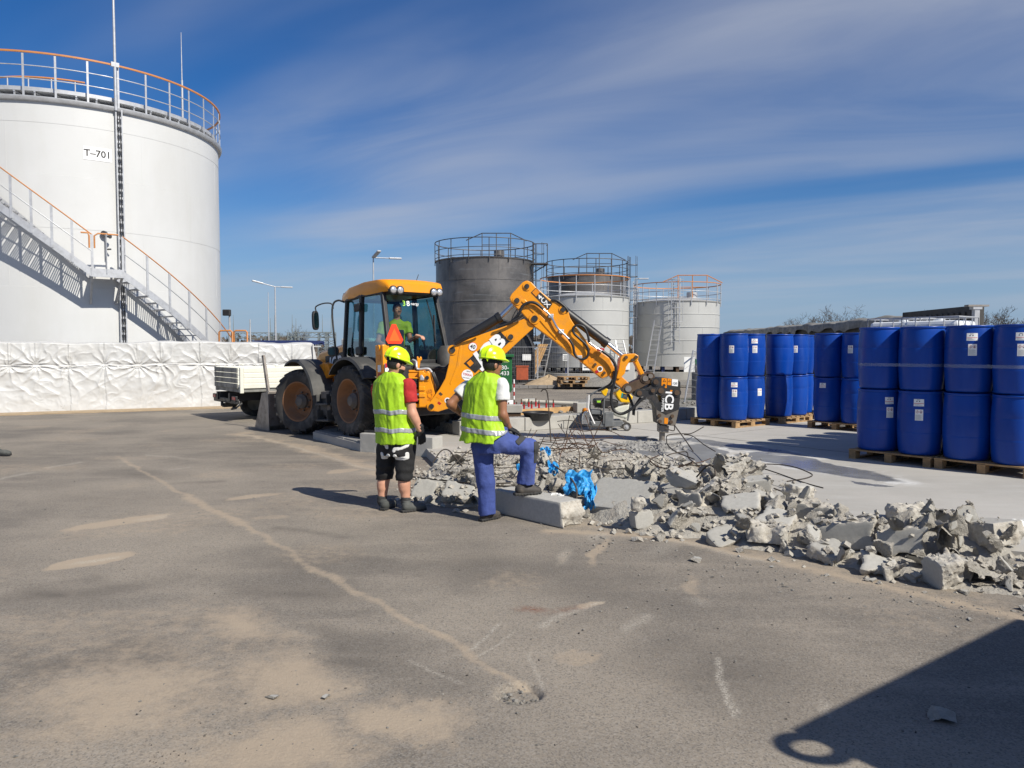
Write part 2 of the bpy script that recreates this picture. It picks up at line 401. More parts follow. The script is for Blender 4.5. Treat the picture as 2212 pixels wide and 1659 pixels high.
# ================================================================== GROUND
SLAB = .14
def ground_mat():
    m = bpy.data.materials.new('asphalt'); m.use_nodes = True; nt = m.node_tree; b = nt.nodes['Principled BSDF']
    geo = N(nt, 'ShaderNodeNewGeometry'); pos = geo.outputs['Position']
    at = N(nt, 'ShaderNodeAttribute', attribute_name='mask'); sp_ = N(nt, 'ShaderNodeSeparateColor'); L(nt, at.outputs['Color'], sp_.inputs[0])
    at2 = N(nt, 'ShaderNodeAttribute', attribute_name='rust'); rust = at2.outputs['Fac']
    nb = noise(nt, pos, .35, 5, .6); nm = noise(nt, mapping(nt, pos, rot=(0, 0, R(20)), sc=(.5, 2.2, 1)), 1.3, 6, .65, .4); nf = noise(nt, pos, 38, 4, .7); ng = noise(nt, pos, 150, 3, .7)
    base = mixc(nt, ramp(nt, nb, .36, .64), (.158, .137, .113), (.292, .251, .200))
    base = mixc(nt, math_(nt, 'MULTIPLY', ramp(nt, nm, .42, .75), .65), base, (.315, .27, .215))
    vo = N(nt, 'ShaderNodeTexVoronoi'); vo.inputs['Scale'].default_value = 120; L(nt, pos, vo.inputs['Vector'])
    vs_ = N(nt, 'ShaderNodeSeparateColor'); L(nt, vo.outputs['Color'], vs_.inputs[0])
    agg = ramp(nt, vs_.outputs[0], .2, .95)
    base = mixc(nt, math_(nt, 'MULTIPLY', agg, .30), base, (.36, .34, .31))
    base = mixc(nt, math_(nt, 'MULTIPLY', ramp(nt, vs_.outputs[1], .72, .9), .45), base, (.075, .070, .065))
    base = mixc(nt, math_(nt, 'MULTIPLY', ramp(nt, nf, .45, .7), .22), base, (.10, .095, .09))
    dk = math_(nt, 'MULTIPLY', sp_.outputs[2], math_(nt, 'ADD', math_(nt, 'MULTIPLY', ramp(nt, nm, .3, .62), .75), .25))
    base = mixc(nt, math_(nt, 'MULTIPLY', dk, .85), base, (.090, .080, .070))
    du = ramp(nt, math_(nt, 'ADD', sp_.outputs[0], math_(nt, 'MULTIPLY', math_(nt, 'SUBTRACT', noise(nt, pos, 9, 10, .72), .5), 1.3)), .20, .88)
    du = math_(nt, 'MULTIPLY', du, ramp(nt, sp_.outputs[0], .02, .2))
    base = mixc(nt, math_(nt, 'MULTIPLY', du, .80), base, mixc(nt, ng, (.335, .265, .19), (.44, .36, .27)))
    wh = math_(nt, 'MULTIPLY', sp_.outputs[1], ramp(nt, noise(nt, pos, 70, 6, .8), .43, .60))
    base = mixc(nt, math_(nt, 'MULTIPLY', wh, .85), base, (.50, .465, .40))
    base = mixc(nt, math_(nt, 'MULTIPLY', rust, ramp(nt, noise(nt, pos, 30, 5, .7), .3, .6)), base, (.19, .075, .04))
    L(nt, base, b.inputs['Base Color']); b.inputs['Roughness'].default_value = .88; b.inputs['Specular IOR Level'].default_value = .3
    bp = N(nt, 'ShaderNodeBump'); bp.inputs['Strength'].default_value = .7; bp.inputs['Distance'].default_value = .006
    hgt = math_(nt, 'ADD', math_(nt, 'MULTIPLY', agg, math_(nt, 'SUBTRACT', 1.0, math_(nt, 'MULTIPLY', sp_.outputs[0], .7))), math_(nt, 'MULTIPLY', nf, 1.2))
    L(nt, hgt, bp.inputs['Height']); L(nt, bp.outputs[0], b.inputs['Normal'])
    MATS['asphalt'] = m
ground_mat()
g = MB(); g.grid(lambda a, b: ((a - .5) * 1600, -150 + b * 1500, -.03), 16, 16)
tag(g.build('ground', 'asphalt'), kind='structure')
# near asphalt with worn marks held per vertex
ny, nx_ = 470, 560
Ys = 2.1 * (30 / 2.1) ** (np.arange(ny) / (ny - 1)); S = np.linspace(-.98, .98, nx_)
GX = Ys[:, None] * S[None, :]; GY = np.repeat(Ys[:, None], nx_, 1)
PXY = np.stack([GX, GY], -1)
wob = np.stack([vnoise(np.stack([GX * 3, GY * 3, GX * 0], -1), 5), vnoise(np.stack([GX * 3, GY * 3, GX * 0 + 9], -1), 6)], -1)
wob2 = np.stack([vnoise(np.stack([GX * 19, GY * 19, GX * 0], -1), 15), vnoise(np.stack([GX * 19, GY * 19, GX * 0 + 9], -1), 16)], -1)
n1 = vnoise(np.stack([GX * 1.2, GY * 1.2, GX * 0 + 3], -1), 3)
def g2(u, v): q = G(u, v); return np.array([q.x, q.y])
def seg(pts, wd, soft=.5, wb=.05):
    d = np.full(GX.shape, 9.0); pp = PXY + wob * wb + wob2 * .012
    for a, b in zip(pts[:-1], pts[1:]):
        a, b = g2(*a), g2(*b); ab = b - a; t = np.clip(((pp - a) @ ab) / (ab @ ab), 0, 1)
        d = np.minimum(d, np.linalg.norm(pp - a - t[..., None] * ab, axis=-1))
    return np.clip((wd - d) / (wd * soft) , 0, 1)
def ell(l, r, hw, soft=.35, wb=.06):              # ellipse between two picture points, half width in metres
    a, b = g2(*l), g2(*r); c = (a + b) / 2; e = (b - a); h = np.linalg.norm(e) / 2; e /= 2 * h
    q = PXY + wob * wb + wob2 * .02 - c; x = (q @ e) / h; y = (q @ np.array([-e[1], e[0]])) / hw
    return np.clip((1 - np.sqrt(x * x + y * y)) / soft, 0, 1)
D_ = np.maximum.reduce([
    .66 * seg([(250, 985), (340, 1035), (410, 1075), (520, 1130), (640, 1205), (760, 1275), (880, 1335), (1000, 1400), (1100, 1465), (1150, 1500)], .075, .8),
    .8 * seg([(395, 1070), (450, 1100), (520, 1132)], .15, .9),
    1.1 * ell((105, 1152), (392, 1108), .17), 1.15 * ell((78, 1238), (312, 1186), .2, .3),
    .8 * ell((470, 1080), (620, 1065), .16), .5 * ell((520, 1125), (640, 1115), .15),
    .7 * ell((690, 1025), (780, 1012), .2),
    .9 * ell((390, 1270), (660, 1450), .42, 1, .2), 1.0 * ell((420, 1390), (800, 1570), .62, 1, .2), .95 * ell((640, 1520), (1140, 1560), .32, .9, .15), .95 * ell((150, 1660), (1000, 1590), .5, .9, .15), .85 * ell((0, 1400), (560, 1640), 1.1, 1, .2),
    .45 * ell((0, 1500), (420, 1500), .9, .9, .2), .5 * ell((0, 1000), (260, 1020), .8, .9, .2),
    .85 * seg([(1180, 1145), (1420, 1160), (1600, 1195), (1800, 1240), (2000, 1290), (2212, 1335)], .20, 1), .5 * seg([(1180, 1125), (1420, 1150), (1600, 1190), (1800, 1235), (2000, 1285), (2300, 1350)], .55, 1),
    .8 * ell((1235, 1320), (1310, 1300), .06), .75 * ell((1260, 1240), (1330, 1150), .07, .6), .5 * ell((1180, 1230), (1250, 1180), .1, .8), .6 * ell((1480, 1220), (1525, 1330), .1, .8),
    .8 * seg([(520, 935), (660, 968), (800, 1010), (900, 1045)], .45, 1.0, .15), .55 * ell((1200, 1440), (1310, 1410), .16, .3),
    .42 * np.clip(n1 * 1.5, 0, 1)])
W_ = np.maximum.reduce([
    seg([(1018, 1402), (1080, 1346)], .015, .7, .02), .9 * seg([(1038, 1420), (1105, 1366)], .010, .7, .02), .8 * seg([(1147, 1408), (1176, 1490)], .016, .9, .02),
    seg([(1545, 1420), (1558, 1470), (1578, 1548)], .024, .8, .03), .7 * seg([(1558, 1455), (1590, 1540)], .014, .8, .02), .6 * seg([(1348, 1362), (1398, 1328)], .06, 1), .8 * seg([(1180, 1355), (1225, 1330), (1290, 1305)], .05, 1, .06),
    .8 * seg([(0, 1035), (66, 1022)], .1, .8), .8 * seg([(105, 1010), (170, 998)], .07, .8), .6 * seg([(545, 948), (690, 952)], .03), .7 * seg([(315, 983), (425, 992)], .04), .6 * seg([(370, 1014), (410, 1010)], .05),
    .7 * ell((150, 1225), (280, 1195), .07, .5), .5 * ell((280, 1128), (385, 1110), .08, .6), .6 * ell((1190, 1225), (1245, 1180), .09, .9), .8 * ell((1285, 1170), (1320, 1150), .12, .9), .5 * ell((1490, 1290), (1520, 1320), .1, .9),
    .6 * seg([(900, 1428), (985, 1478)], .015), .5 * ell((1780, 1510), (1800, 1560), .04), .6 * seg([(1430, 1163), (1650, 1212)], .1, 1), .5 * ell((1370, 1210), (1480, 1165), .15, 1),
    .8 * seg([(530, 938), (660, 972), (800, 1016)], .06, 1.0, .04)])
B_ = np.maximum.reduce([
    .8 * ell((60, 1300), (420, 1240), .3, .9, .2), .9 * ell((0, 1290), (250, 1270), .25, .9, .2), .8 * ell((0, 1430), (440, 1410), .22, .8, .2), .7 * ell((440, 1260), (900, 1300), .35, .9, .2), .8 * ell((620, 1340), (960, 1440), .3, .9, .2),
    .6 * ell((180, 1010), (420, 1040), .5, .9, .2), .5 * ell((0, 1080), (420, 1080), .6, .9, .2), .7 * seg([(600, 1140), (750, 1160)], .1, 1), .6 * seg([(380, 1045), (470, 1040)], .15, 1), .5 * ell((1050, 1200), (1500, 1350), .8, .9, .2),
    .8 * ell((650, 1420), (1040, 1490), .35, 1, .2), .6 * ell((900, 1180), (1300, 1300), .7, 1, .2), .7 * ell((1250, 1420), (1900, 1480), .8, 1, .2), .6 * ell((500, 1180), (900, 1250), .5, 1, .2), .7 * seg([(190, 1425), (240, 1455)], .05, 1), .6 * seg([(280, 1420), (330, 1450)], .05, 1), .6 * seg([(350, 1415), (390, 1440)], .05, 1)])
R_ = np.maximum(.85 * ell((1085, 1312), (1205, 1325), .07, .9), .4 * ell((1160, 1330), (1290, 1310), .07, .9))
hole = ell((1062, 1500), (1182, 1500), .13, .4, .02)
Z = -.055 * hole + .004 * n1 + .006 * seg([(410, 1075), (1000, 1400), (1150, 1500)], .12, 1)
fade = np.clip((.96 - np.abs(S)[None, :]) / .05, 0, 1) * np.clip((29.5 - GY) / 5, 0, 1)
Z *= fade
me = bpy.data.meshes.new('asphalt_yard')
ii = np.arange(ny * nx_).reshape(ny, nx_)
fs = np.stack([ii[:-1, :-1], ii[:-1, 1:], ii[1:, 1:], ii[1:, :-1]], -1).reshape(-1, 4)
me.from_pydata(np.stack([GX, GY, Z], -1).reshape(-1, 3).tolist(), [], fs.tolist()); me.materials.append(M['asphalt']); me.shade_smooth()
ca = me.color_attributes.new('mask', 'FLOAT_COLOR', 'POINT')
W_ = W_ * (1 - hole); ca.data.foreach_set('color', (np.stack([D_ * fade, W_ * fade, B_ * fade, fade], -1)).astype(np.float32).ravel())
me.attributes.new('rust', 'FLOAT', 'POINT').data.foreach_set('value', (R_ * fade).astype(np.float32).ravel())
tag(link('asphalt_yard', me), kind='structure')

# concrete slab with wet patches
def slab_mat():
    m = bpy.data.materials.new('slab_concrete'); m.use_nodes = True; nt = m.node_tree; b = nt.nodes['Principled BSDF']
    geo = N(nt, 'ShaderNodeNewGeometry'); pos = geo.outputs['Position']
    nb = noise(nt, pos, .5, 6, .6); nm = noise(nt, mapping(nt, pos, rot=(0, 0, R(38)), sc=(.6, 2.5, 1)), 1.6, 7, .65, .5); nf = noise(nt, pos, 60, 4, .7)
    base = mixc(nt, ramp(nt, nb, .3, .72), (.415, .395, .36), (.335, .32, .29))
    base = mixc(nt, math_(nt, 'MULTIPLY', ramp(nt, nm, .4, .75), .5), base, (.44, .43, .40))
    base = mixc(nt, math_(nt, 'MULTIPLY', ramp(nt, nf, .5, .75), .25), base, (.2, .2, .19))
    wet = None; white = None
    for (u0, v0, u1, v1, hw) in ((1450, 945, 1740, 985, .30), (1500, 958, 1560, 1030, .42), (1660, 990, 1940, 1040, .42), (1600, 975, 1790, 1010, .4), (1290, 968, 1450, 985, .35), (1830, 1040, 1930, 1052, .1)):
        a, c = G(u0, v0, SLAB), G(u1, v1, SLAB); mid = (a + c) / 2; d = c - a
        mp = N(nt, 'ShaderNodeMapping', vector_type='TEXTURE'); mp.inputs[1].default_value = mid; mp.inputs[2].default_value = (0, 0, math.atan2(d.y, d.x)); mp.inputs[3].default_value = (d.length / 2, hw, 100)
        nd = N(nt, 'ShaderNodeTexNoise'); nd.inputs['Scale'].default_value = 1.6; nd.inputs['Detail'].default_value = 5; L(nt, pos, nd.inputs['Vector'])
        ad = N(nt, 'ShaderNodeVectorMath', operation='MULTIPLY_ADD'); L(nt, nd.outputs['Color'], ad.inputs[0]); ad.inputs[1].default_value = (.9, .9, 0); L(nt, pos, ad.inputs[2])
        sb = N(nt, 'ShaderNodeVectorMath', operation='SUBTRACT'); L(nt, ad.outputs[0], sb.inputs[0]); sb.inputs[1].default_value = (.45, .45, 0)
        L(nt, sb.outputs[0], mp.inputs[0]); ln = N(nt, 'ShaderNodeVectorMath', operation='LENGTH'); L(nt, mp.outputs[0], ln.inputs[0])
        e = ramp(nt, ln.outputs['Value'], 1.04, .86); e2 = ramp(nt, ln.outputs['Value'], 1.5, 1.0)
        wet = e if wet is None else math_(nt, 'MAXIMUM', wet, e); white = e2 if white is None else math_(nt, 'MAXIMUM', white, e2)
    white = math_(nt, 'MULTIPLY', white, ramp(nt, noise(nt, pos, 2.2, 7, .7, .6), .44, .62))
    base = mixc(nt, math_(nt, 'MULTIPLY', white, .75), base, (.60, .60, .585))
    base = mixc(nt, math_(nt, 'MULTIPLY', wet, .8), base, (.125, .13, .135))
    L(nt, base, b.inputs['Base Color'])
    rg = math_(nt, 'SUBTRACT', .85, math_(nt, 'MULTIPLY', wet, math_(nt, 'ADD', .3, math_(nt, 'MULTIPLY', ramp(nt, nb, .45, .6), .35))))
    L(nt, rg, b.inputs['Roughness'])
    bp = N(nt, 'ShaderNodeBump'); bp.inputs['Strength'].default_value = .3; bp.inputs['Distance'].default_value = .004
    L(nt, nf, bp.inputs['Height']); L(nt, bp.outputs[0], b.inputs['Normal'])
    MATS['slab_concrete'] = m
slab_mat()
SP = [(-2.6, 19.6), (-3.95, 15.2), (-2.63, 13.3), (-1.42, 12.67), (-.45, 8.85), (.6, 8.3), (3.9, 6.35), (9.6, 3.1), (16, 8.5), (16, 23), (4, 23)]
DV = V((.609, -.793, 0)); NV = V((.793, .609, 0))                  # the two directions the drums and the slab are laid out in
a = MB(); a.prism([(x, y, -.02) for x, y in SP], (0, 0, SLAB + .02))
slab = tag(a.build('concrete_slab', 'slab_concrete'), kind='structure')
j = MB()                                                                # saw-cut joints in the slab
for k in range(3):
    p = V((3.0 + k * 3.4, 9.2 + k * 1.6, SLAB + .002)) ; q = p - DV * 9
    j.obox((p + q) / 2, (q - p) / 2, NV * .006, (0, 0, .0015))
p = V((.6, 12.2, SLAB + .002)); q = p + NV * 12; j.obox((p + q) / 2, (q - p) / 2, DV * .006, (0, 0, .0015))
j.build('joint', 'kerb', slab)
# remaining kerb upstand beside the digger
def rough_block(name, c, ax, ay, az, m, label, cat, nz=.012, seed=1, sub=.045):
    ax, ay, az = V(ax), V(ay), V(az); la, lb, lc = ax.length, ay.length, az.length; X, Y, Zv = ax / la, ay / lb, az / lc
    pad = .03
    def fn(p):
        q = np.abs(p) - np.array([la, lb, lc]); d = np.minimum(q.max(-1), 0) + np.linalg.norm(np.maximum(q, 0), axis=-1)
        return d + nz * fbm(p * 9, seed, 3) + .02 * np.maximum(fbm(p * 5, seed + 7, 3) - .55, 0)
    vs, f = surfnet(fn, (-la - pad, -lb - pad, -lc - pad), (la + pad, lb + pad, lc + pad), sub)
    T = np.array([list(X), list(Y), list(Zv)]); vs = vs @ T + np.array(c)
    o = link(name, np_mesh(name, vs, f, m, 40)); tag(o, label, cat); return o
p0, p1 = V((-2.63, 13.3, 0)), V((-1.30, 12.62, 0)); e = (p1 - p0); nn = V((-e.y, e.x, 0)).normalized()
rough_block('kerb_block', (p0 + p1) / 2 + nn * .14 + V((0, 0, .165)), e / 2, nn * .16, (0, 0, .165), 'concrete', 'square concrete kerb block left standing beside the digger wheels', 'concrete block', .002, 3, .016)
k = MB(); q0 = V((-3.93, 15.2, 0)); q1 = V((-2.66, 13.36, 0)); e = q1 - q0; nn = V((-e.y, e.x, 0)).normalized()
for i in range(3):
    s0, s1 = q0 + e * (i / 3 + .006), q0 + e * ((i + 1) / 3 - .006)
    kb = MB(); kb.obox((s0 + s1) / 2 + nn * .13 + V((0, 0, .085)), (s1 - s0) / 2, nn * .12, (0, 0, .085)); kb.build('kerb_stone', 'concrete_dark', slab, bevel=.01)
# bund wall and raised pad behind
bw = thing('bund_wall', 'low cast concrete bund wall behind the floor saw', 'wall', (1.5, 16.2, SLAB))
b0 = V((-1.0, 14.53, SLAB)); bd = V((.841, .541, 0)); bn = V((-.541, .841, 0))
for i in range(6):
    s0, s1 = b0 + bd * (i * 1.5 + .008), b0 + bd * (i * 1.5 + 1.492)
    mb = MB(); mb.obox((s0 + s1) / 2 + bn * .15 + V((0, 0, .135)), (s1 - s0) / 2, bn * .15, (0, 0, .135)); mb.build('wall_segment', 'concrete', bw, bevel=.012)
pad = MB(); q = b0 + bn * .31
pad.prism([q, q + bd * 8.9, q + bd * 8.9 + bn * 4.2, q + bn * 4.2], (0, 0, .20)); tag(pad.build('gravel_fill', 'gravel'), kind='structure')
# far yard: kerb line, gravel apron behind it
kb = thing('road_kerb', 'grey kerb line edging the far road below the tanks', 'kerb', tuple(G(1230, 838)))
k0, k1 = G(1060, 840), G(1400, 838)
for i in range(17):
    s0, s1 = k0 + (k1 - k0) * (i / 17 + .001), k0 + (k1 - k0) * ((i + 1) / 17 - .001)
    mb = MB(); mb.obox((s0 + s1) / 2 + V((0, .1, .075)), (s1 - s0) / 2, (0, .1, 0), (0, 0, .075)); mb.build('kerb_stone', 'kerb', kb, bevel=.015)
ap = MB(); a0 = k0.copy(); ap.prism([(-16, 36.2, 0), (40, 34.6, 0), (40, 60, 0), (-16, 60, 0)], (0, 0, .10)); tag(ap.build('gravel_apron', 'gravel'), kind='structure')
# strip of gravel along the tarpaulin
T0, T1 = V((-16.2, 20.15, 0)), V((-6.45, 24.9, 0)); td = (T1 - T0).normalized(); tn = V((td.y, -td.x, 0))
st = MB(); st.obox((T0 + T1) / 2 + tn * .35 + V((0, 0, .01)), (T1 - T0) / 2, tn * .55, (0, 0, .012)); tag(st.build('gravel_strip', 'sand'), kind='structure')

# ================================================================== WHITE TANK
TC = V((-16.32, 29.12, 0)); TR = 4.99; TH = 9.6
def tank_hit(u, v, r):
    d = ray(u, v); ox, oy = -TC.x, -TC.y
    A = d.x ** 2 + d.y ** 2; B = 2 * (ox * d.x + oy * d.y); C_ = ox ** 2 + oy ** 2 - r * r
    disc = max(B * B - 4 * A * C_, 0); t = (-B - math.sqrt(disc)) / (2 * A)
    p = V((d.x * t, d.y * t, CAMZ + d.z * t)); return math.atan2(p.y - TC.y, p.x - TC.x), p.z
def tp(phi, r, z): return V((TC.x + r * math.cos(phi), TC.y + r * math.sin(phi), z))
tank = thing('storage_tank', 'large white storage tank with orange-topped railing and spiral stair', 'storage tank', tuple(TC))
lev = [0, 1.9, 3.75, 5.6, 7.25, 8.85, TH]
for i in range(len(lev) - 1):
    r = TR + .004 * (i % 2); mb = MB(); mb.lathe([(r, lev[i]), (r, lev[i + 1] - .006), (r - .006, lev[i + 1])], 160, TC)
    for k in range(8):
        a_ = R(k * 45 + (i % 2) * 22 - 128); mb.obox(tp(a_, r, (lev[i] + lev[i + 1]) / 2), (-math.sin(a_) * .008, math.cos(a_) * .008, 0), (math.cos(a_) * .004, math.sin(a_) * .004, 0), (0, 0, (lev[i + 1] - lev[i]) / 2 - .01))
    mb.build('shell_course', 'white_steel', tank, smooth=30)
mb = MB(); mb.lathe([(TR, TH), (TR * .5, TH + .5), (.05, TH + .75)], 96, TC); mb.build('roof', 'white_steel', tank, smooth=40)
mb = MB(); mb.lathe([(TR + .004, TH - .13), (TR + .10, TH - .10), (TR + .14, TH - .02), (TR + .14, TH + .02), (TR, TH + .02)], 160, TC); mb.build('rim_gutter', 'galv', tank, smooth=30)
RR = TR + .08; RAILZ = (.55, .95, 1.36)
a0, _ = tank_hit(120, 180, RR)
for i in range(36):
    a_ = a0 + R(10) * i; p = tp(a_, RR, 0); mb = MB(); t_ = V((-math.sin(a_), math.cos(a_), 0))
    mb.obox(p + V((0, 0, TH + .69)), t_ * .03, V((math.cos(a_), math.sin(a_), 0)) * .008, (0, 0, .67)); mb.build('rail_post', 'galv', tank)
for z in RAILZ[:2]: mb = MB(); mb.tube([tp(R(3 * i), RR, TH + z) for i in range(120)], .017, 6, True); mb.build('mid_rail', 'galv', tank, smooth=60)
mb = MB(); mb.lathe([(RR - .03, TH + RAILZ[2] - .025), (RR + .03, TH + RAILZ[2] - .025), (RR + .03, TH + RAILZ[2] + .025), (RR - .03, TH + RAILZ[2] + .025), (RR - .03, TH + RAILZ[2] - .025)], 160, TC); mb.build('top_rail', 'orange_rail', tank, smooth=30)
# walkway ring above the rim, with brackets
wk = MB(); wk.lathe([(TR - .05, TH + .22), (TR - .05, TH + .34), (TR - .07, TH + .34), (TR - .07, TH + .24), (TR - .8, TH + .24), (TR - .8, TH + .22), (TR - .05, TH + .22)], 120, TC); walk = wk.build('walkway', 'galv', tank, smooth=30)
br = MB()
for i in range(54):
    a_ = R(i * 360 / 54); br.beam(tp(a_, TR - .06, TH + .20), tp(a_, TR - .8, TH + .20), .05, .04)
    a2 = R((i + .5) * 360 / 54); br.beam(tp(a_, TR - .1, TH + .17), tp(a2, TR - .7, TH + .17), .04, .03)
    br.beam(tp(a_, TR - .1, TH + .02), tp(a_, TR - .1, TH + .2), .04, .04)
br.build('bracket', 'galv', walk)
orl = MB(); orl.tube([tank_hit(0, 175, TR - 2)[0] and tp(R(-120 + k), 3.3, TH + 1.15) for k in range(0, 70, 5)], .03, 6); orl.build('roof_rail', 'orange_rail', tank, smooth=60)
for k in range(0, 70, 12): MB().cyl(tp(R(-120 + k), 3.3, TH + .3), tp(R(-120 + k), 3.3, TH + 1.15), .02, n=6).build('roof_rail_post', 'galv', tank, smooth=60)
# rooftop vent pipes
for u_, h_ in ((300, .5), (420, .45)):
    mb = MB(); a_, _ = tank_hit(u_, 250, TR - 1.2); q = tp(a_, TR - 1.3, TH + .1); mb.cyl(q, q + V((0, 0, h_)), .12, n=14); mb.cyl(q + V((0, 0, h_)), q + V((0, 0, h_ + .06)), .17, n=14); mb.build('roof_vent', 'galv', tank, smooth=40)
# lightning rods
for (u_, r_, zt, lab) in ((249, RR + .06, 14.5, 0), (380, None, None, 1)):
    mb = MB()
    if not lab:
        a_, _ = tank_hit(u_, 180, r_); mb.tube([tp(a_, r_, TH - .1), tp(a_, r_, TH + 1.6), tp(a_, r_, zt)], [.05, .045, .03], 8)
        mb.obox(tp(a_, r_, TH + 1.36), (-math.sin(a_) * .12, math.cos(a_) * .12, 0), (math.cos(a_) * .04, math.sin(a_) * .04, 0), (0, 0, .07))
    else:
        a_ = R(62); q = tp(a_, TR - .2, TH); mb.tube([q, q + V((0, 0, 3.6)), q + V((0, 0, 3.6)), q + V((0, 0, 5.6))], [.05, .045, .025, .012], 8)
    mb.build('lightning_rod', 'galv', tank, smooth=50)
# cable tray down the shell
a_, _ = tank_hit(262, 480, TR + .12); er = V((math.cos(a_), math.sin(a_), 0)); et = V((-er.y, er.x, 0))
mb = MB()
for s in (-1, 1): mb.obox(tp(a_, TR + .11, TH / 2) + et * .09 * s, et * .018, er * .03, (0, 0, TH / 2 - .05))
for i in range(36): mb.obox(tp(a_, TR + .10, .2 + i * .26), et * .085, er * .012, (0, 0, .035)); 
for i in range(12): mb.obox(tp(a_, TR + .05, .4 + i * .8), et * .03, er * .045, (0, 0, .03))
mb.build('cable_tray', 'galv', tank)
mb = MB()
for s in (-.03, .035): mb.tube([tp(a_, TR + .11, z) + et * (s + .012 * math.sin(z * 2.1 + s * 90)) for z in np.linspace(.2, TH - .1, 40)], .018, 6)
mb.build('cable', 'black_steel', tank, smooth=60)
# stairs: two flights and a landing, wound round the shell
RO, RI = TR + .98, TR + .14
s_top = tank_hit(-60, 402, RO); l0 = tank_hit(200, 596, RO); l1 = tank_hit(266, 596, RO); s_bot = tank_hit(500, 800, RO)
landz = (l0[1] + l1[1]) / 2 + .08
def flight(a, b, za, zb):
    st = link('staircase', MB().obox(tp((a + b) / 2, (RO + RI) / 2, (za + zb) / 2), (0.02, 0, 0), (0, .02, 0), (0, 0, .02)).mesh('staircase', 'galv'), tank)
    n = 18
    for r in (RO, RI):
        mb = MB(); vs = []; 
        for i in range(n + 1):
            t = i / n; ph = a + (b - a) * t; z = za + (zb - za) * t
            for dr, dz in ((-.012, -.13), (.012, -.13), (.012, .13), (-.012, .13)): vs.append(tp(ph, r + dr, z + dz))
        fs = []
        for i in range(n):
            for k in range(4): fs.append((i * 4 + k, i * 4 + (k + 1) % 4, i * 4 + 4 + (k + 1) % 4, i * 4 + 4 + k))
        mb.add(vs, fs + [(3, 2, 1, 0), (n * 4, n * 4 + 1, n * 4 + 2, n * 4 + 3)]); mb.build('stringer', 'galv', st)
    nt_ = max(4, int(abs(zb - za) / .205))
    for i in range(1, nt_):
        t = i / nt_; ph = a + (b - a) * t; z = za + (zb - za) * t; h = .125 / TR
        mb = MB()
        for q in range(5):
            hh = h * (q - 2) / 2.2
            pa, pb = tp(ph + hh, RI + .02, z), tp(ph + hh, RO - .02, z); mb.beam(pa, pb, .022, .035)
        mb.build('tread', 'galv', st)
    for i in range(0, n + 1, 3):
        t = i / n; ph = a + (b - a) * t; z = za + (zb - za) * t; mb = MB(); e_ = V((-math.sin(ph), math.cos(ph), 0))
        mb.obox(tp(ph, RO + .02, z + .55), e_ * .035, V((math.cos(ph), math.sin(ph), 0)) * .012, (0, 0, .65)); mb.build('handrail_post', 'galv', st)
    for dz, mm, r_ in ((1.2, 'orange_rail', .020), (.68, 'galv', .017)):
        mb = MB(); mb.tube([tp(a + (b - a) * i / n, RO + .02, za + (zb - za) * i / n + dz) for i in range(n + 1)], r_, 7); mb.build('handrail', mm, st, smooth=60)
    return st
st1 = flight(s_top[0], l0[0], s_top[1], landz - .02); st2 = flight(l1[0], s_bot[0], landz - .02, s_bot[1])
mb = MB(); aa = np.linspace(l0[0], l1[0], 7)
for q in range(6):
    c4 = [tp(aa[q], RI, landz + .02), tp(aa[q + 1], RI, landz + .02), tp(aa[q + 1], RO, landz + .02), tp(aa[q], RO, landz + .02)]; mb.prism(c4, (0, 0, -.05))
    c4 = [tp(aa[q], RO + .012, landz - .13), tp(aa[q + 1], RO + .012, landz - .13), tp(aa[q + 1], RO + .012, landz + .13), tp(aa[q], RO + .012, landz + .13)]; mb.prism(c4, tp(aa[q], .02, 0) - TC)
for ph in (aa[0], aa[-1]):
    mb.beam(tp(ph, TR + .02, landz - .9), tp(ph, RO - .1, landz - .08), .06, .08); mb.beam(tp(ph, TR + .03, landz - .08), tp(ph, RO, landz - .08), .06, .08)
land = mb.build('landing', 'galv', tank)
am = (aa[0] + aa[-1]) / 2
for lo_, hi_, m_ in ((.68, 1.22, 'orange_rail'),):
    for s0, s1 in ((aa[0] - .012, aa[0] - .05), (aa[0] + .012, aa[-1] - .02)):
        mb = MB(); pts = [tp(s0, RO + .02, landz + lo_ + .08), tp(s0, RO + .02, landz + hi_ - .08), tp(s0 + (s1 - s0) * .15, RO + .02, landz + hi_), tp(s1, RO + .02, landz + hi_)]
        mb.tube(pts, .026, 7); mb.build('handrail', m_, land, smooth=60)
mb = MB(); ph = aa[0] + (aa[-1] - aa[0]) * .45; mb.obox(tp(ph, RO + .02, landz + .6), (.03, -.02, 0), (.006, .01, 0), (0, 0, .62)); mb.build('handrail_post', 'galv', land)
mb = MB(); ph = am + .02; q = tp(ph, TR + .05, landz + .5); mb.cyl(q, q + V((0, 0, .8)), .02, n=8); mb.cyl(q + V((0, 0, .85)) , q + V((.0, -.12, .85)), .09, n=10); mb.cyl(q + V((0, -.05, .75)), q + V((.22, -.12, .75)), .03, n=8); mb.cyl(q + V((.2, -.12, .75)), q + V((.23, -.13, .75)), .07, n=8); mb.cyl(q + V((0, 0, .35)), q + V((.2, -.05, .35)), .025, n=8); mb.build('valve', 'dark_galv', tank, smooth=40)
# lower gate rails by the stair foot
for u_, lab_ in ((488, 'orange tubular guard rail at the foot of the white tank stair'), (520, 'orange tubular guard rail between the tank stair and the floodlight pole')):
    mb = MB(); q = P(u_, 745, 25.6); mb.tube([q + V((-.22, 0, -.2)), q + V((-.22, 0, .42)), q + V((-.17, 0, .47)), q + V((.17, 0, .47)), q + V((.22, 0, .42)), q + V((.22, 0, -1.9))], .03, 7); tag(mb.build('guard_rail', 'orange_rail', smooth=60), lab_, 'guard rail', 'orange guard rails by the tank stair')
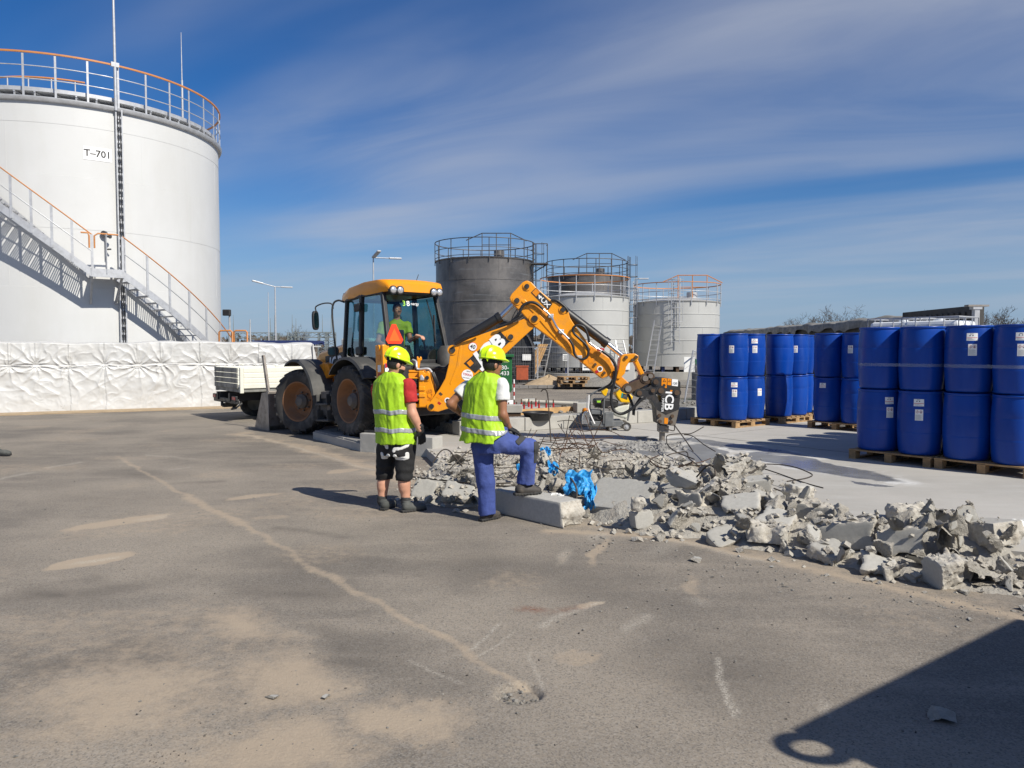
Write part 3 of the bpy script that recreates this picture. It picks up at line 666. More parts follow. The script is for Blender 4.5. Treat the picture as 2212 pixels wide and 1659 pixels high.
# lettering plate
a_, z_ = tank_hit(211, 333, TR + .012)
pl = MB(); w2 = .52 / TR
pl.grid(lambda s, t: tp(a_ + (s - .5) * 2 * w2 * .78, TR + .009, z_ + (t - .5) * .42), 10, 1); sg = pl.build('number_plate', 'white_ink', tank, smooth=60)
vs, fs = text_geo('T–701', 1, .018); tl = MB(); tl.add([tp(a_ + x * .30 / TR, TR + .014, z_ + y * .30) for x, y, z in vs], fs); tl.build('lettering', 'ink', sg)
# ================================================================== TARPAULIN WALL
def plan_s(u, a=T0, d=td):                     # where the sight line of column u crosses the wall line, metres from its start
    r = ray(u, 800); k = a.x * r.y - a.y * r.x; return -k / (d.x * r.y - d.y * r.x)
LT = (T1 - T0).length; TT = 1.93
ns, nz_ = 620, 128
sv = np.linspace(0, LT, ns); hz_ = np.linspace(0, 1, nz_)
Sg, Hg = np.meshgrid(sv, hz_, indexing='ij'); Zt = Hg * TT
dis = np.zeros(Sg.shape)
ties = [(plan_s(u), TT - .62 - .03 * (i % 2), 5 + i % 3, i * 1.7) for i, u in enumerate((-60, 20, 78, 150, 227, 298, 348, 433, 500, 560, 632))]
ph = fbm(np.stack([Sg * 1.3, Zt * 1.3, Sg * 0], -1), 21, 3)
for s_, z_, fq, p_ in ties:
    dx, dz = Sg - s_, Zt - z_; r = np.hypot(dx, dz) + 1e-3; th = np.arctan2(dx, np.where(dz < 0, -dz, dz * .8))
    wv = np.cos(th * fq * .8 + p_ + 3.0 * ph); wv = 1 - 2 * np.abs(wv) ** .6
    dis += .032 * wv * np.exp(-r / .7) * np.clip(r / .12, 0, 1) * np.where(dz < 0, 1.0, .8)
    dis -= .05 * np.exp(-(r / .12) ** 2) - .035 * np.exp(-((dx) / .012) ** 2) * np.clip((Zt - z_) / .2, 0, 1)
dis += .030 * fbm(np.stack([Sg * .7, Zt * 1.4, Sg * 0], -1), 31, 3)
q_ = np.stack([Sg * 3.2 + Zt * 1.8, Zt * 3.5 - Sg * 1.2, Sg * 0], -1); dis += .004 * (1 - 2 * np.abs(fbm(q_, 41, 3, .55)))
q_ = np.stack([Sg * 7 - Zt * 4, Zt * 8, Sg * 0 + 4], -1); dis += .0016 * (1 - 2 * np.abs(fbm(q_, 51, 2, .5)))
for k_ in range(26):
    a_, b_ = RNG.uniform(0, LT), RNG.uniform(.2, 1.8); an_ = RNG.choice([-1, 1]) * RNG.uniform(.5, 1.2); q1 = (Sg - a_) * math.cos(an_) + (Zt - b_) * math.sin(an_); q2 = -(Sg - a_) * math.sin(an_) + (Zt - b_) * math.cos(an_) + .12 * q1 * q1 * RNG.choice([-1, 1])
    dis += .024 * np.exp(-np.abs(q2) / .05) * np.exp(-(q1 / .5) ** 2)
dis -= .02 * np.exp(-((Zt - (TT - .62)) / .03) ** 2)
for u_ in (150, 227, 433, 560): s_ = plan_s(u_); dis += .022 * (Sg > s_ + .02 * np.sin(Zt * 5)) * np.exp(-np.clip(Sg - s_, 0, 9) / .5)
dis += .05 * np.clip(.25 - Zt, 0, 1) * (1 + fbm(np.stack([Sg * 2, Zt * 0, Sg * 0], -1), 61, 3)) + .03
pos = np.array(T0)[None, None, :] + Sg[..., None] * np.array(td) + dis[..., None] * np.array(tn); pos[..., 2] = Zt * (1 + .012 * np.sin(Sg * 1.1) + .006 * np.sin(Sg * 4.3)) + .015
topn = 14; rows = [pos[:, k] for k in range(nz_)]
for k in range(1, topn + 1):
    t = k / topn; q = rows[nz_ - 1].copy(); q -= np.array(tn) * (t * .85); q[:, 2] += .05 * math.sin(t * math.pi) + .02 * vnoise(np.stack([sv * 3, sv * 0 + t * 3, sv * 0], -1), 9); rows.append(q)
q = rows[-1].copy(); q[:, 2] = 0; rows.append(q)
A_ = np.stack(rows, 1); m_ = A_.shape[1]; ii = np.arange(ns * m_).reshape(ns, m_)
f = np.stack([ii[:-1, :-1], ii[1:, :-1], ii[1:, 1:], ii[:-1, 1:]], -1).reshape(-1, 4)
mat('tarp', (.54, .54, .53), .42, var=.05, vs=2, dirt=.12, dc=(.55, .5, .42), ds=1.2, spec=.5)
tarp = thing('tarpaulin_wall', 'white crumpled tarpaulin tied over a long low stack before the tank', 'tarpaulin', tuple((T0 + T1) / 2))
link('sheet', np_mesh('sheet', A_.reshape(-1, 3), f, 'tarp'), tarp)
# rounded end of the wrapped stack
mb = MB(); e0 = V(A_[-1, 0]); e1 = V(A_[-1, -1])
def endf(a, b):
    z = b * TT * (1 - .0 * a); ang = a * math.pi; c = (e0 + e1) / 2; hw = (e1 - e0).length / 2
    bul = .28 * (1 - b ** 3); q = c + (e0 - c) * math.cos(ang) + td * (math.sin(ang) * bul); q.z = z + .03 * math.sin(ang * 9) * (1 - b) * .2; q += td * (.02 * math.sin(ang * 14 + b * 4)); return q
mb.grid(endf, 40, 16); mb.build('end_fold', 'tarp', tarp, smooth=60)
mb = MB(); mb.tube([T0 + td * s + tn * (.045 + .01 * math.sin(s * 9)) + V((0, 0, TT - .62 + .02 * math.sin(s * 3))) for s in np.linspace(.1, LT - .1, 120)], .007, 5); mb.build('tie_rope', 'white_ink', tarp, smooth=60)
# dark stacked goods just showing beyond the tarpaulin's start
mb = MB(); q = G(-12, 893); mb.box((q.x - .5, q.y + .4, .55), (1, .8, 1.1)); tag(mb.build('crate_stack', 'pallet_wood', bevel=.02), 'brown wooden crate at the open end of the tarpaulin', 'crate')
mb = MB()
for k_ in range(70):
    a_ = k_ * 2.4; q = G(138, 888) + V((0, -.1, 0)); d = V((math.cos(a_), math.sin(a_) * .6, .5 + (k_ % 5) * .15)) * (.08 + .03 * (k_ % 4)); w_ = V((-d.y, d.x, 0)).normalized() * .018
    mb.add([q + d * .2, q + d * .6 + w_, q + d, q + d * .6 - w_], [(0, 1, 2, 3)])
tag(mb.build('weed', 'leaf'), 'small green weed growing at the foot of the tarpaulin', 'weed')

# ================================================================== DRUMS AND PALLETS
DH, DR_ = .915, .30
prof = [(.0, .012), (.20, .012), (.235, .0), (.262, .006), (.276, .03), (.278, .07), (.284, .11), (.292, .24), (.297, .30), (.2985, .318), (.2965, .325), (.2985, .335), (.30, .45), (.30, .58), (.2985, .598), (.2965, .606), (.2985, .614), (.296, .70), (.288, .82), (.283, .862), (.281, .874), (.290, .880), (.292, .897), (.288, .905), (.272, .907), (.266, .893), (.262, .882), (.0, .880)]
bm = MB(); bm.lathe(prof, 56); ME_BODY = bm.mesh('drum_body', 'blue_drum', 50)
bm = MB(); bm.cyl((.17, 0, .879), (.17, 0, .912), .035, n=16); bm.cyl((-.17, 0, .879), (-.17, 0, .905), .03, n=16); ME_BUNG = bm.mesh('bung', 'blue_lid', 50)
def sticker_mesh(kind):
    mb = MB(); a = .22 if kind == 'small' else .17; z0, z1 = (.70, .80) if kind == 'small' else (.50, .655)
    def q(s, t, r): an = (s - .5) * 2 * a; rr = np.interp(z0 + (z1 - z0) * t, [.3, .45, .58, .70, .82], [.297, .30, .30, .296, .288]) + r; return V((rr * math.sin(an), -rr * math.cos(an), z0 + (z1 - z0) * t))
    mb.grid(lambda s, t: q(s, t, .0012), 8, 3)
    def rect(s0, s1, t0, t1, mi, r=.0022): mb.mi = mi; mb.grid(lambda s, t: q(s0 + (s1 - s0) * s, t0 + (t1 - t0) * t, r), 4, 1); mb.mi = 0
    if kind == 'small':
        rect(.03, .97, .36, .42, 2); rect(.3, .62, .86, .92, 1); rect(.25, .36, .62, .74, 1); rect(.5, .62, .62, .74, 1)
        for k in range(3): rect(.08, .8 - .15 * k, .08 + .09 * k, .11 + .09 * k, 3)
    else:
        for cs in (.28, .72):
            mb.mi = 2; mb.add([q(cs, .94, .002), q(cs - .21, .78, .002), q(cs, .62, .002), q(cs + .21, .78, .002)], [(0, 1, 2, 3)])
            mb.mi = 0; mb.add([q(cs, .905, .003), q(cs - .165, .78, .003), q(cs, .655, .003), q(cs + .165, .78, .003)], [(0, 1, 2, 3)])
            if cs < .5: rect(cs - .025, cs + .025, .76, .86, 1, .004); rect(cs - .025, cs + .025, .70, .73, 1, .004)
            else: rect(cs - .08, cs + .08, .70, .75, 1, .004); rect(cs - .03, cs + .05, .76, .84, 1, .004)
        for k in range(9): rect(.08, .92 - .1 * (k % 3), .06 + .055 * k, .078 + .055 * k, 3)
    return mb.mesh('sticker', ['sticker', 'ink', 'red_ink', 'wallgrey'], 60)
ST = {k: sticker_mesh(k) for k in ('small', 'big')}
def drum(x, y, z, label, group, facing=None, stick='sb', rz=None):
    t = thing('plastic_drum', label, 'drum', (x, y, z), random.random() * 6.28 if facing is None else 0, group)
    link('body', ME_BODY, t, local=True); 
    o = link('bung', ME_BUNG, t, local=True); o.rotation_euler.z = random.random() * 6
    if facing is not None:
        an = math.atan2(-x, y) if facing == 'cam' else facing
        for c in stick:
            s = link('sticker', ST['small' if c == 's' else 'big'], t, local=True); s.rotation_euler.z = an + {'s': 0, 'b': .02}[c]
    return t
def pallet(c, label, group, rz):
    t = thing('wooden_pallet', label, 'pallet', c, rz, group); Lx, Ly = 1.2, 1.2
    for i in range(7):
        o = link('deck_board', ME_DECK, t, local=True); o.location = (0, -Ly / 2 + .07 + i * (Ly - .14) / 6, .133)
    for i in range(3):
        o = link('stringer_board', ME_STR, t, local=True); o.location = ((i - 1) * (Lx - .12) / 2, 0, .111)
        o = link('bottom_board', ME_STR, t, local=True); o.location = ((i - 1) * (Lx - .12) / 2, 0, .012)
        for j in range(3):
            o = link('block', ME_BLK, t, local=True); o.location = ((i - 1) * (Lx - .12) / 2, (j - 1) * (Ly - .14) / 2, .061)
    return t
ME_DECK = MB().box((0, 0, 0), (1.2, .12, .021)).mesh('deck_board', 'pallet_wood'); ME_STR = MB().box((0, 0, 0), (.10, 1.2, .021)).mesh('stringer_board', 'pallet_wood'); ME_BLK = MB().box((0, 0, 0), (.10, .14, .076)).mesh('block', 'pallet_wood')
PZ = .1445; rzp = math.atan2(DV.y, DV.x)
def V2(p, a, b): return V(p) + DV * a + NV * b
# near stack: A1..A4 run along DV
A1 = V((5.50, 11.50, SLAB))
hid = 'blue plastic drum standing in the rows behind the front pallets'
near = {('A', 0, 0): ('upper', None), }
lab_near = {
    (0, 0, 0): ('blue plastic drum, lower corner one of the pallet beside the wet concrete', 1.35, 'sb'), (0, 0, 1): ('blue plastic drum, upper corner one of the pallet beside the wet concrete, no stickers', None, ''),
    (0, 1, 0): ('blue plastic drum with two white hazard stickers low on the pallet beside the wet concrete', .78, 'sb'), (0, 1, 1): ('plain blue plastic drum stacked on the drum with two low hazard stickers', None, ''),
    (1, 0, 0): ('plain blue plastic drum standing under a drum with two hazard stickers', None, ''), (1, 0, 1): ('blue plastic drum with two stickers stacked beside the clear strap end', .95, 'sb'),
    (1, 1, 0): ('blue plastic drum in sunlight at the bottom of the stack cut by the picture', None, ''), (1, 1, 1): ('blue plastic drum with two stickers above the sunlit bottom drum', .92, 'sb')}
STRAP = []
for pi in range(2):
    base = V2(A1, pi * 1.235, 0)
    c = V2(base, .3, .3); pallet(tuple(c), ['wooden pallet carrying blue drums beside the wet concrete patch', 'wooden pallet carrying blue drums next to the wet-side pallet'][pi], 'pallets under the drums', rzp)
    for i in range(2):
        for jn in range(2):
            for lay in range(2):
                q = V2(base, i * .605, jn * .605); z = SLAB + PZ + lay * DH
                if jn == 0: l_, fc, stk = lab_near[(pi, i, lay)]; drum(q.x, q.y, z, l_, 'blue drums on the near pallets', None if fc is None else math.atan2(-q.x, q.y) + (fc - .85), stk)
                else: drum(q.x, q.y, z, hid, 'blue drums in the rear rows')
for pj in (1, 2):
    base = V2(A1, 0, pj * 1.235); c = V2(base, .3, .3); pallet(tuple(c), 'wooden pallet under the rear rows of blue drums', 'pallets under the rear drum rows', rzp)
    for i in range(2):
        for jn in range(2):
            for lay in range(2):
                q = V2(base, i * .605, jn * .605); drum(q.x, q.y, SLAB + PZ + lay * DH, hid, 'blue drums in the rear rows')
# transparent strap round the near upper drums
sm = bpy.data.materials.new('strap'); sm.use_nodes = True; b_ = sm.node_tree.nodes['Principled BSDF']; b_.inputs['Base Color'].default_value = (.5, .55, .62, 1); b_.inputs['Alpha'].default_value = .22; b_.inputs['Roughness'].default_value = .2; MATS['strap'] = sm
for pi in range(2):
    base = V2(A1, pi * 1.235, 0); zc = SLAB + PZ + DH + .36
    pts = []
    cs = [base, V2(base, .605, 0), V2(base, .605, .605), V2(base, 0, .605)]
    for k, (cc, a0_) in enumerate(zip(cs, (-90, 0, 90, 180))):
        for t in range(7):
            an = R(a0_ - 90 + 90 + (t - 6) * 15 + 0); d = DV * math.cos(an) + NV * math.sin(an); pts.append(cc + d * .3035)
    mb = MB(); n_ = len(pts)
    vs = [(p.x, p.y, zc + dz) for dz in (-.022, .022) for p in pts]; mb.add(vs, [(i, (i + 1) % n_, n_ + (i + 1) % n_, n_ + i) for i in range(n_)])
    tag(mb.build('packing_strap', 'strap', smooth=60), ['clear plastic strap round the upper drums beside the wet concrete', 'clear plastic strap round the upper drums with hazard stickers'][pi], 'strap')
# far stacks
far = [('C', V((4.70, 16.3, SLAB)), [((0, 0, 0), 'blue plastic drum with stickers at the bottom corner nearest the breaker', .75, 'sb'), ((0, 0, 1), 'blue plastic drum with one tall sticker at the top corner nearest the breaker', .55, 'b'),
        ((0, 1, 0), 'sunlit blue drum with one sticker, lower one next to the breaker corner column', 1.25, 'b'), ((0, 1, 1), 'sunlit blue drum with two stickers, upper one next to the breaker corner column', .9, 'sb'),
        ((-1, 0, 0), 'shaded blue drum at the lower back edge of the breaker-side pallet', None, ''), ((-1, 0, 1), 'shaded blue drum at the upper back edge of the breaker-side pallet', None, '')]),
       ('D', V((5.98, 17.2, SLAB)), [((0, 0, 0), 'plain sunlit blue drum, lower of the single bright column between two pallets', None, ''), ((0, 0, 1), 'plain sunlit blue drum, upper of the single bright column between two pallets', None, ''),
        ((0, 1, 0), 'shaded blue drum, lower one right behind the single bright column', None, ''), ((0, 1, 1), 'shaded blue drum with a white sticker, upper one behind the single bright column', .7, 'b')]),
       ('E', V((6.60, 16.0, SLAB)), [((0, 0, 0), 'shaded blue drum with a small sticker, lower one of the pallet in shadow', .35, 's'), ((0, 0, 1), 'plain shaded blue drum, upper one of the pallet in shadow', None, ''),
        ((1, 0, 0), 'blue drum next to the near stack, lower one of the pallet in shadow', None, ''), ((1, 0, 1), 'blue drum with a tall sticker next to the near stack, upper one in shadow', .3, 'b')])]
far.append(('F', V2(V((5.98, 17.2, SLAB)), -.25, 1.25), [((0, 0, 0), 'shaded blue drum, lower one in the gap before the pallet in shadow', None, ''), ((0, 0, 1), 'shaded blue drum, upper one in the gap before the pallet in shadow', None, '')]))
for nm, base, ds_ in far:
    sgn = -1 if nm in 'CDF' else 1
    pallet(tuple(V2(base, sgn * .3, .3)), {'C': 'wooden pallet of blue drums standing nearest the breaker', 'D': 'wooden pallet under the single bright drum column', 'E': 'wooden pallet of blue drums standing in shadow behind the near stack', 'F': 'wooden pallet just visible between the bright column and the shadowed pallet'}[nm], 'pallets under the drums', rzp)
    for (i, j_, lay), l_, fc, stk in ds_:
        q = V2(base, i * .605, j_ * .605); drum(q.x, q.y, SLAB + PZ + lay * DH, l_, 'blue drums on the far pallets', None if fc is None else math.atan2(-q.x, q.y) + (fc - .7) * 1.2, stk)
# caged plastic tanks behind the drums
def ibc(c, rz, label):
    t = thing('caged_container', label, 'container', c, rz, 'caged white containers behind the drums')
    mb = MB(); mb.box((0, 0, .62), (1.12, .92, .92)); mb.build('bottle', 'clear_plastic', t, bevel=.08, local=True)
    mb = MB(); mb.box((0, 0, .08), (1.2, 1.0, .13)); mb.build('base', 'dark_galv', t, local=True)
    mb = MB()
    for i in range(5):
        x = -.58 + i * .29
        for y in (-.48, .48): mb.cyl((x, y, .12), (x, y, 1.15), .012, n=6)
    for i in range(4):
        y = -.48 + i * .32
        for x in (-.58, .58): mb.cyl((x, y, .12), (x, y, 1.15), .012, n=6)
    for z in (.15, .42, .7, .95, 1.15): mb.tube([(-.58, -.48, z), (.58, -.48, z), (.58, .48, z), (-.58, .48, z)], .014, 6, True)
    tag(mb.build('cage', 'galv', t, local=True, smooth=60), kind='stuff')
    mb = MB(); mb.cyl((0, 0, 1.08), (0, 0, 1.13), .1, n=14); mb.build('lid', 'clear_plastic', t, local=True)
for k_, (u_, Y_) in enumerate(((1952, 17.4), (2030, 16.6))):
    q = P(u_, 700, Y_); ibc((q.x, Y_, SLAB), rzp, ['lower white caged container nearer the tarpaulin-topped wall', 'lower white caged container nearer the plate-topped post'][k_]); ibc((q.x, Y_, SLAB + 1.165), rzp, ['white caged container stacked on top, nearer the tarpaulin-topped wall', 'white caged container stacked on top, nearer the plate-topped post'][k_])
# long wall with crumpled cover, dark container at its end
wl = thing('storage_wall', 'long grey wall with a crumpled pale cover along its top', 'wall', (13.1, 36, 0))
mb = MB(); mb.prism([(12.9, 25.5, 0), (13.6, 25.5, 0), (14.3, 49, 0), (13.6, 49, 0)], (0, 0, 2.74)); mb.build('panel', 'container_dark', wl)
mb = MB()
def cov(a, b):
    y = 25.3 + 24 * a; x = 12.9 + .7 * a; an = math.pi * b; q = V((x + .35, y, 2.74)) + V((-.48 * math.cos(an), 0, .16 * math.sin(an)))
    k = .06 * float(vnoise(np.array([[y * 1.7, b * 3, 0.]]), 8)[0]) + .03 * float(vnoise(np.array([[y * 5, b * 6, 3.]]), 9)[0]); q += V((-math.cos(an), 0, math.sin(an))) * k
    if b < .02: q.z -= .22 + .12 * float(vnoise(np.array([[y * 2.3, 0, 7.]]), 4)[0])
    return q
mb.grid(cov, 160, 12); mb.build('cover', 'cover', wl, smooth=70)
ct = thing('panel_wall', 'dark ribbed steel panel wall continuing the covered wall', 'wall', (12.9, 23, 0))
mb = MB(); mb.prism([(12.55, 20.9, 0), (12.8, 20.9, 0), (13.0, 25.2, 0), (12.75, 25.2, 0)], (0, 0, 2.96)); mb.build('panel', 'container_dark', ct, bevel=.02)
for k_ in range(14): MB().box((12.53 + .0155 * k_, 21.1 + k_ * .31, 1.5), (.05, .14, 2.6)).build('rib', 'container_dark', ct, bevel=.01)
pp = P(2108, 668, 20.6); post = thing('plate_post', 'pale steel post topped by a flat plate where the dark wall ends', 'post', (pp.x, 20.6, 0))
MB().box((pp.x, 20.6, 1.45), (.14, .14, 2.9)).build('column', 'galv', post, bevel=.01); MB().box((pp.x + .02, 20.6, 2.93), (.55, .2, .05)).build('plate', 'bare_steel', post); MB().box((pp.x, 20.6, 2.87), (.24, .18, .07)).build('bracket', 'galv', post)
# ================================================================== TANKS BEHIND
def raw_steel():
    m = bpy.data.materials.new('raw_steel'); m.use_nodes = True; nt = m.node_tree; b = nt.nodes['Principled BSDF']
    tc = N(nt, 'ShaderNodeTexCoord'); ob = tc.outputs['Object']
    n1 = noise(nt, ob, .9, 6, .65, .3); n2 = noise(nt, mapping(nt, ob, sc=(1, 1, .25)), 2.2, 7, .65); n3 = noise(nt, mapping(nt, ob, sc=(.3, .3, 5)), 1.6, 4, .6, .3)
    c = mixc(nt, ramp(nt, n1, .35, .68), (.185, .172, .162), (.105, .100, .097)); c = mixc(nt, math_(nt, 'MULTIPLY', ramp(nt, n2, .5, .75), .6), c, (.24, .215, .195))
    c = mixc(nt, math_(nt, 'MULTIPLY', ramp(nt, n3, .58, .72), .5), c, (.27, .28, .285))
    L(nt, c, b.inputs['Base Color']); b.inputs['Metallic'].default_value = .55; b.inputs['Roughness'].default_value = .42; MATS['raw_steel'] = m
raw_steel()
def round_tank(name, label, u0, u1, vtop, Yc, zb, m, rm, rh, ncour, legs=True, posts=16, topc=None):
    d = math.hypot((u0 + u1) / 2 - CX, F) / F; X = ((u0 + u1) / 2 - CX) / F * Yc; Rr = (u1 - u0) / 2 / F * Yc / d
    H = CAMZ + (752 - vtop) * Yc / F; t = thing(name, label, 'storage tank', (X, Yc, 0), 0, 'steel tanks in the far yard')
    hs = [zb + (H - zb) * i / ncour for i in range(ncour + 1)]
    for i in range(ncour):
        r = Rr + .006 * (i % 2); mb = MB(); mb.lathe([(r, hs[i]), (r, hs[i + 1])], 72)
        for k in range(6):
            a_ = R(k * 60 + i * 27); c_, s_ = math.cos(a_), math.sin(a_); mb.obox((r * c_, r * s_, (hs[i] + hs[i + 1]) / 2), (-s_ * .012, c_ * .012, 0), (c_ * .006, s_ * .006, 0), (0, 0, (hs[i + 1] - hs[i]) / 2))
        mb.build('shell_course', m, t, local=True, smooth=30)
        if i: mb = MB(); mb.lathe([(Rr, hs[i] - .02), (Rr + .025, hs[i] - .012), (Rr + .025, hs[i] + .012), (Rr, hs[i] + .02)], 72); mb.build('weld_seam', m, t, local=True, smooth=60)
    mb = MB(); mb.lathe([(Rr + .03, H - .06), (Rr + .06, H), (Rr, H + .02), (.3, H + (topc or .35)), (.0, H + (topc or .35))], 72); mb.build('roof', m, t, local=True, smooth=40)
    rr = Rr + .05
    for i in range(posts):
        a_ = 2 * math.pi * (i + .3) / posts; MB().cyl((rr * math.cos(a_), rr * math.sin(a_), H - .25), (rr * math.cos(a_), rr * math.sin(a_), H + rh), .025, n=6).build('rail_post', rm[0], t, local=True)
    for f_, mm in ((1, rm[1]), (.52, rm[0]), (.12, rm[0])):
        mb = MB(); mb.tube([(rr * math.cos(R(i * 5)), rr * math.sin(R(i * 5)), H + rh * f_) for i in range(72)], .028 if f_ == 1 else .02, 6, True); mb.build('guard_rail', mm, t, local=True, smooth=60)
    if legs:
        for i in range(18):
            a_ = 2 * math.pi * i / 18; MB().box((Rr * .93 * math.cos(a_), Rr * .93 * math.sin(a_), zb - .16), (.16, .16, .32)).build('foot', ['frame_blue', 'brown_steel', 'black_steel'][i % 3], t, local=True)
        mb = MB(); mb.lathe([(Rr + .5, .09), (Rr + .5, zb - .3), (0, zb - .3)], 48); mb.build('plinth', 'concrete', t, local=True, smooth=30)
    return t, X, Rr, H
t1, X1, R1, H1 = round_tank('steel_tank', 'tall dark bare steel tank behind the digger boom', 943, 1152, 568, 45, .8, 'raw_steel', ('dark_galv', 'dark_galv'), 1.05, 5)
t2, X2, R2, H2 = round_tank('steel_tank', 'dark bare steel tank standing behind a pale banded tank', 1180, 1353, 602, 51, .8, 'raw_steel', ('dark_galv', 'dark_galv'), 1.0, 5)
t3, X3, R3, H3 = round_tank('steel_tank', 'pale banded tank with orange top rail in front of a dark tank', 1168, 1357, 645, 42, .8, 'tank_pale', ('galv', 'orange_rail'), 1.04, 5)
t4, X4, R4, H4 = round_tank('steel_tank', 'pale banded tank with a caged ladder beside the drums', 1368, 1552, 655, 44, .8, 'tank_pale', ('galv', 'orange_rail'), 1.0, 5)
def ladder(t, X, Y, Rr, ang, z0, z1, m, cage=False, parts=True, off=.18):
    c, s = math.cos(ang), math.sin(ang); e = V((-s, c, 0)); n = V((c, s, 0)); mb = MB(); o = V((Rr + off) * n)
    for k in (-1, 1): mb.cyl(o + e * .22 * k + V((0, 0, z0)), o + e * .22 * k + V((0, 0, z1)), .022, n=6)
    z = z0 + .15
    while z < z1: mb.cyl(o - e * .22 + V((0, 0, z)), o + e * .22 + V((0, 0, z)), .014, n=5); z += .3
    ld = mb.build('ladder', m, t, local=True, smooth=60)
    if cage:
        mb = MB(); z = z0 + 1.2
        while z < z1: mb.tube([o + e * (.38 * math.cos(R(k * 20))) + n * (.02 + .55 * math.sin(R(k * 20))) + V((0, 0, z)) for k in range(10)], .018, 5); z += .75
        for k in (0, 3, 6, 9): q = o + e * (.38 * math.cos(R(k * 20))) + n * (.02 + .55 * math.sin(R(k * 20))); mb.cyl(q + V((0, 0, z0 + 1.2)), q + V((0, 0, z1)), .014, n=5)
        tag(mb.build('ladder_cage', m, t, local=True, smooth=60), kind='stuff')
    # stand-offs
    mb = MB()
    for z in np.linspace(z0 + .3, z1 - .4, 4): mb.beam(n * (Rr - .02) + V((0, 0, z)), o + V((0, 0, z)), .04, .04)
    mb.build('standoff', m, ld)
ladder(t1, X1, 45, R1, R(-18), 2.2, H1 + 1.0, 'dark_galv', True); ladder(t2, X2, 51, R2, R(-22), 2.2, H2 + 1.3, 'dark_galv', True)
ladder(t4, X4, 44, R4, R(-103), 2.0, H4 + 1.2, 'galv', True); ladder(t4, X4, 44, R4, R(-165), 2.3, H4 + 1.2, 'galv', True)
# platforms and crossing rails on the tank roofs
for t, Rr, H, m in ((t1, R1, H1, 'dark_galv'), (t2, R2, H2, 'dark_galv'), (t4, R4, H4, 'orange_rail')):
    mb = MB(); c = V((Rr * .25, -Rr * .55, H))
    for dx in (-.8, 0, .8):
        mb.cyl(c + V((dx, 0, .05)), c + V((dx, 0, 1.45)), .025, n=6)
    mb.tube([c + V((-.8 - .9, 0, 1.05)), c + V((-.8, 0, 1.45)), c + V((.8, 0, 1.45)), c + V((1.7, .2, 1.05))], .026, 6); mb.tube([c + V((-.8, 0, .8)), c + V((.8, 0, .8))], .02, 6)
    mb.build('roof_platform_rail', m, t, local=True, smooth=60)
    mb = MB(); mb.cyl((Rr * .3, -Rr * .3, H), (Rr * .3, -Rr * .3, H + .55), .3, n=20); mb.build('manhole', 'galv' if m != 'dark_galv' else 'raw_steel', t, local=True, smooth=40)
mb = MB(); mb.box((R1 + .35, -.9, H1 - .2), (.9, .9, .06)); mb.beam((R1 - .05, -.9, H1 - .7), (R1 + .7, -.9, H1 - .25), .06, .06)
for dx in (-.05, .75): mb.cyl((R1 + dx, -1.3, H1 - .2), (R1 + dx, -1.3, H1 + .9), .025, n=6)
mb.tube([(R1 - .05, -1.3, H1 + .9), (R1 + .75, -1.3, H1 + .9), (R1 + .75, -.5, H1 + .9)], .025, 6); mb.build('side_platform', 'dark_galv', t1, local=True)
# small signs on the pale tank
for (u_, v_, w_, h_, tx) in ((1271, 780, .62, .95, True), (1222, 772, .3, .34, False)):
    q = P(u_, v_, 42 - R3 - .06); pl = MB(); pl.box((q.x - X3, q.y - 42, q.z), (w_, .02, h_)); s_ = pl.build('sign', 'sticker', t3, local=True)
    lt = MB()
    for k in range(5): lt.box((q.x - X3, q.y - 42 - .014, q.z - h_ * .35 + k * h_ * .15), (w_ * (.75 - .1 * (k % 2)), .004, h_ * .05))
    lt.build('sign_print', 'ink', s_)
# arched shed
sh = thing('arched_shed', 'dark corrugated shed with an arched front beside the green skip', 'shed', (-.75, 38, .1))
mb = MB(); c = V((-.75, 37.6, 1.35)); ar = arc(c, 1.85, 0, math.pi, 28, (1, 0, 0), (0, 0, 1)); pts = [V((-.75 + 1.85, 37.6, .1))] + ar + [V((-.75 - 1.85, 37.6, .1))]
mb.add(pts + [p + V((0, 4, 0)) for p in pts], [(i, i + 1, len(pts) + i + 1, len(pts) + i) for i in range(len(pts) - 1)]); mb.build('roof_shell', 'silo_dark', sh, smooth=50)
mb = MB()
for i in range(len(pts) - 1): mb.beam(pts[i], pts[i + 1], .08, .06, (0, 1, 0))
mb.build('arch_rib', 'dark_galv', sh)
for i in range(24):
    x = -.75 - 1.76 + i * .153; h = 1.35 + math.sqrt(max(1.82 ** 2 - (x + .75) ** 2, 0)); MB().box((x, 37.72 + .02 * (i % 2), (h + .1) / 2), (.15, .03, h - .1)).build('front_panel', 'silo_dark', sh)
MB().box((.72, 37.66, 1.35), (.42, .02, .3)).build('notice', 'sticker', sh)
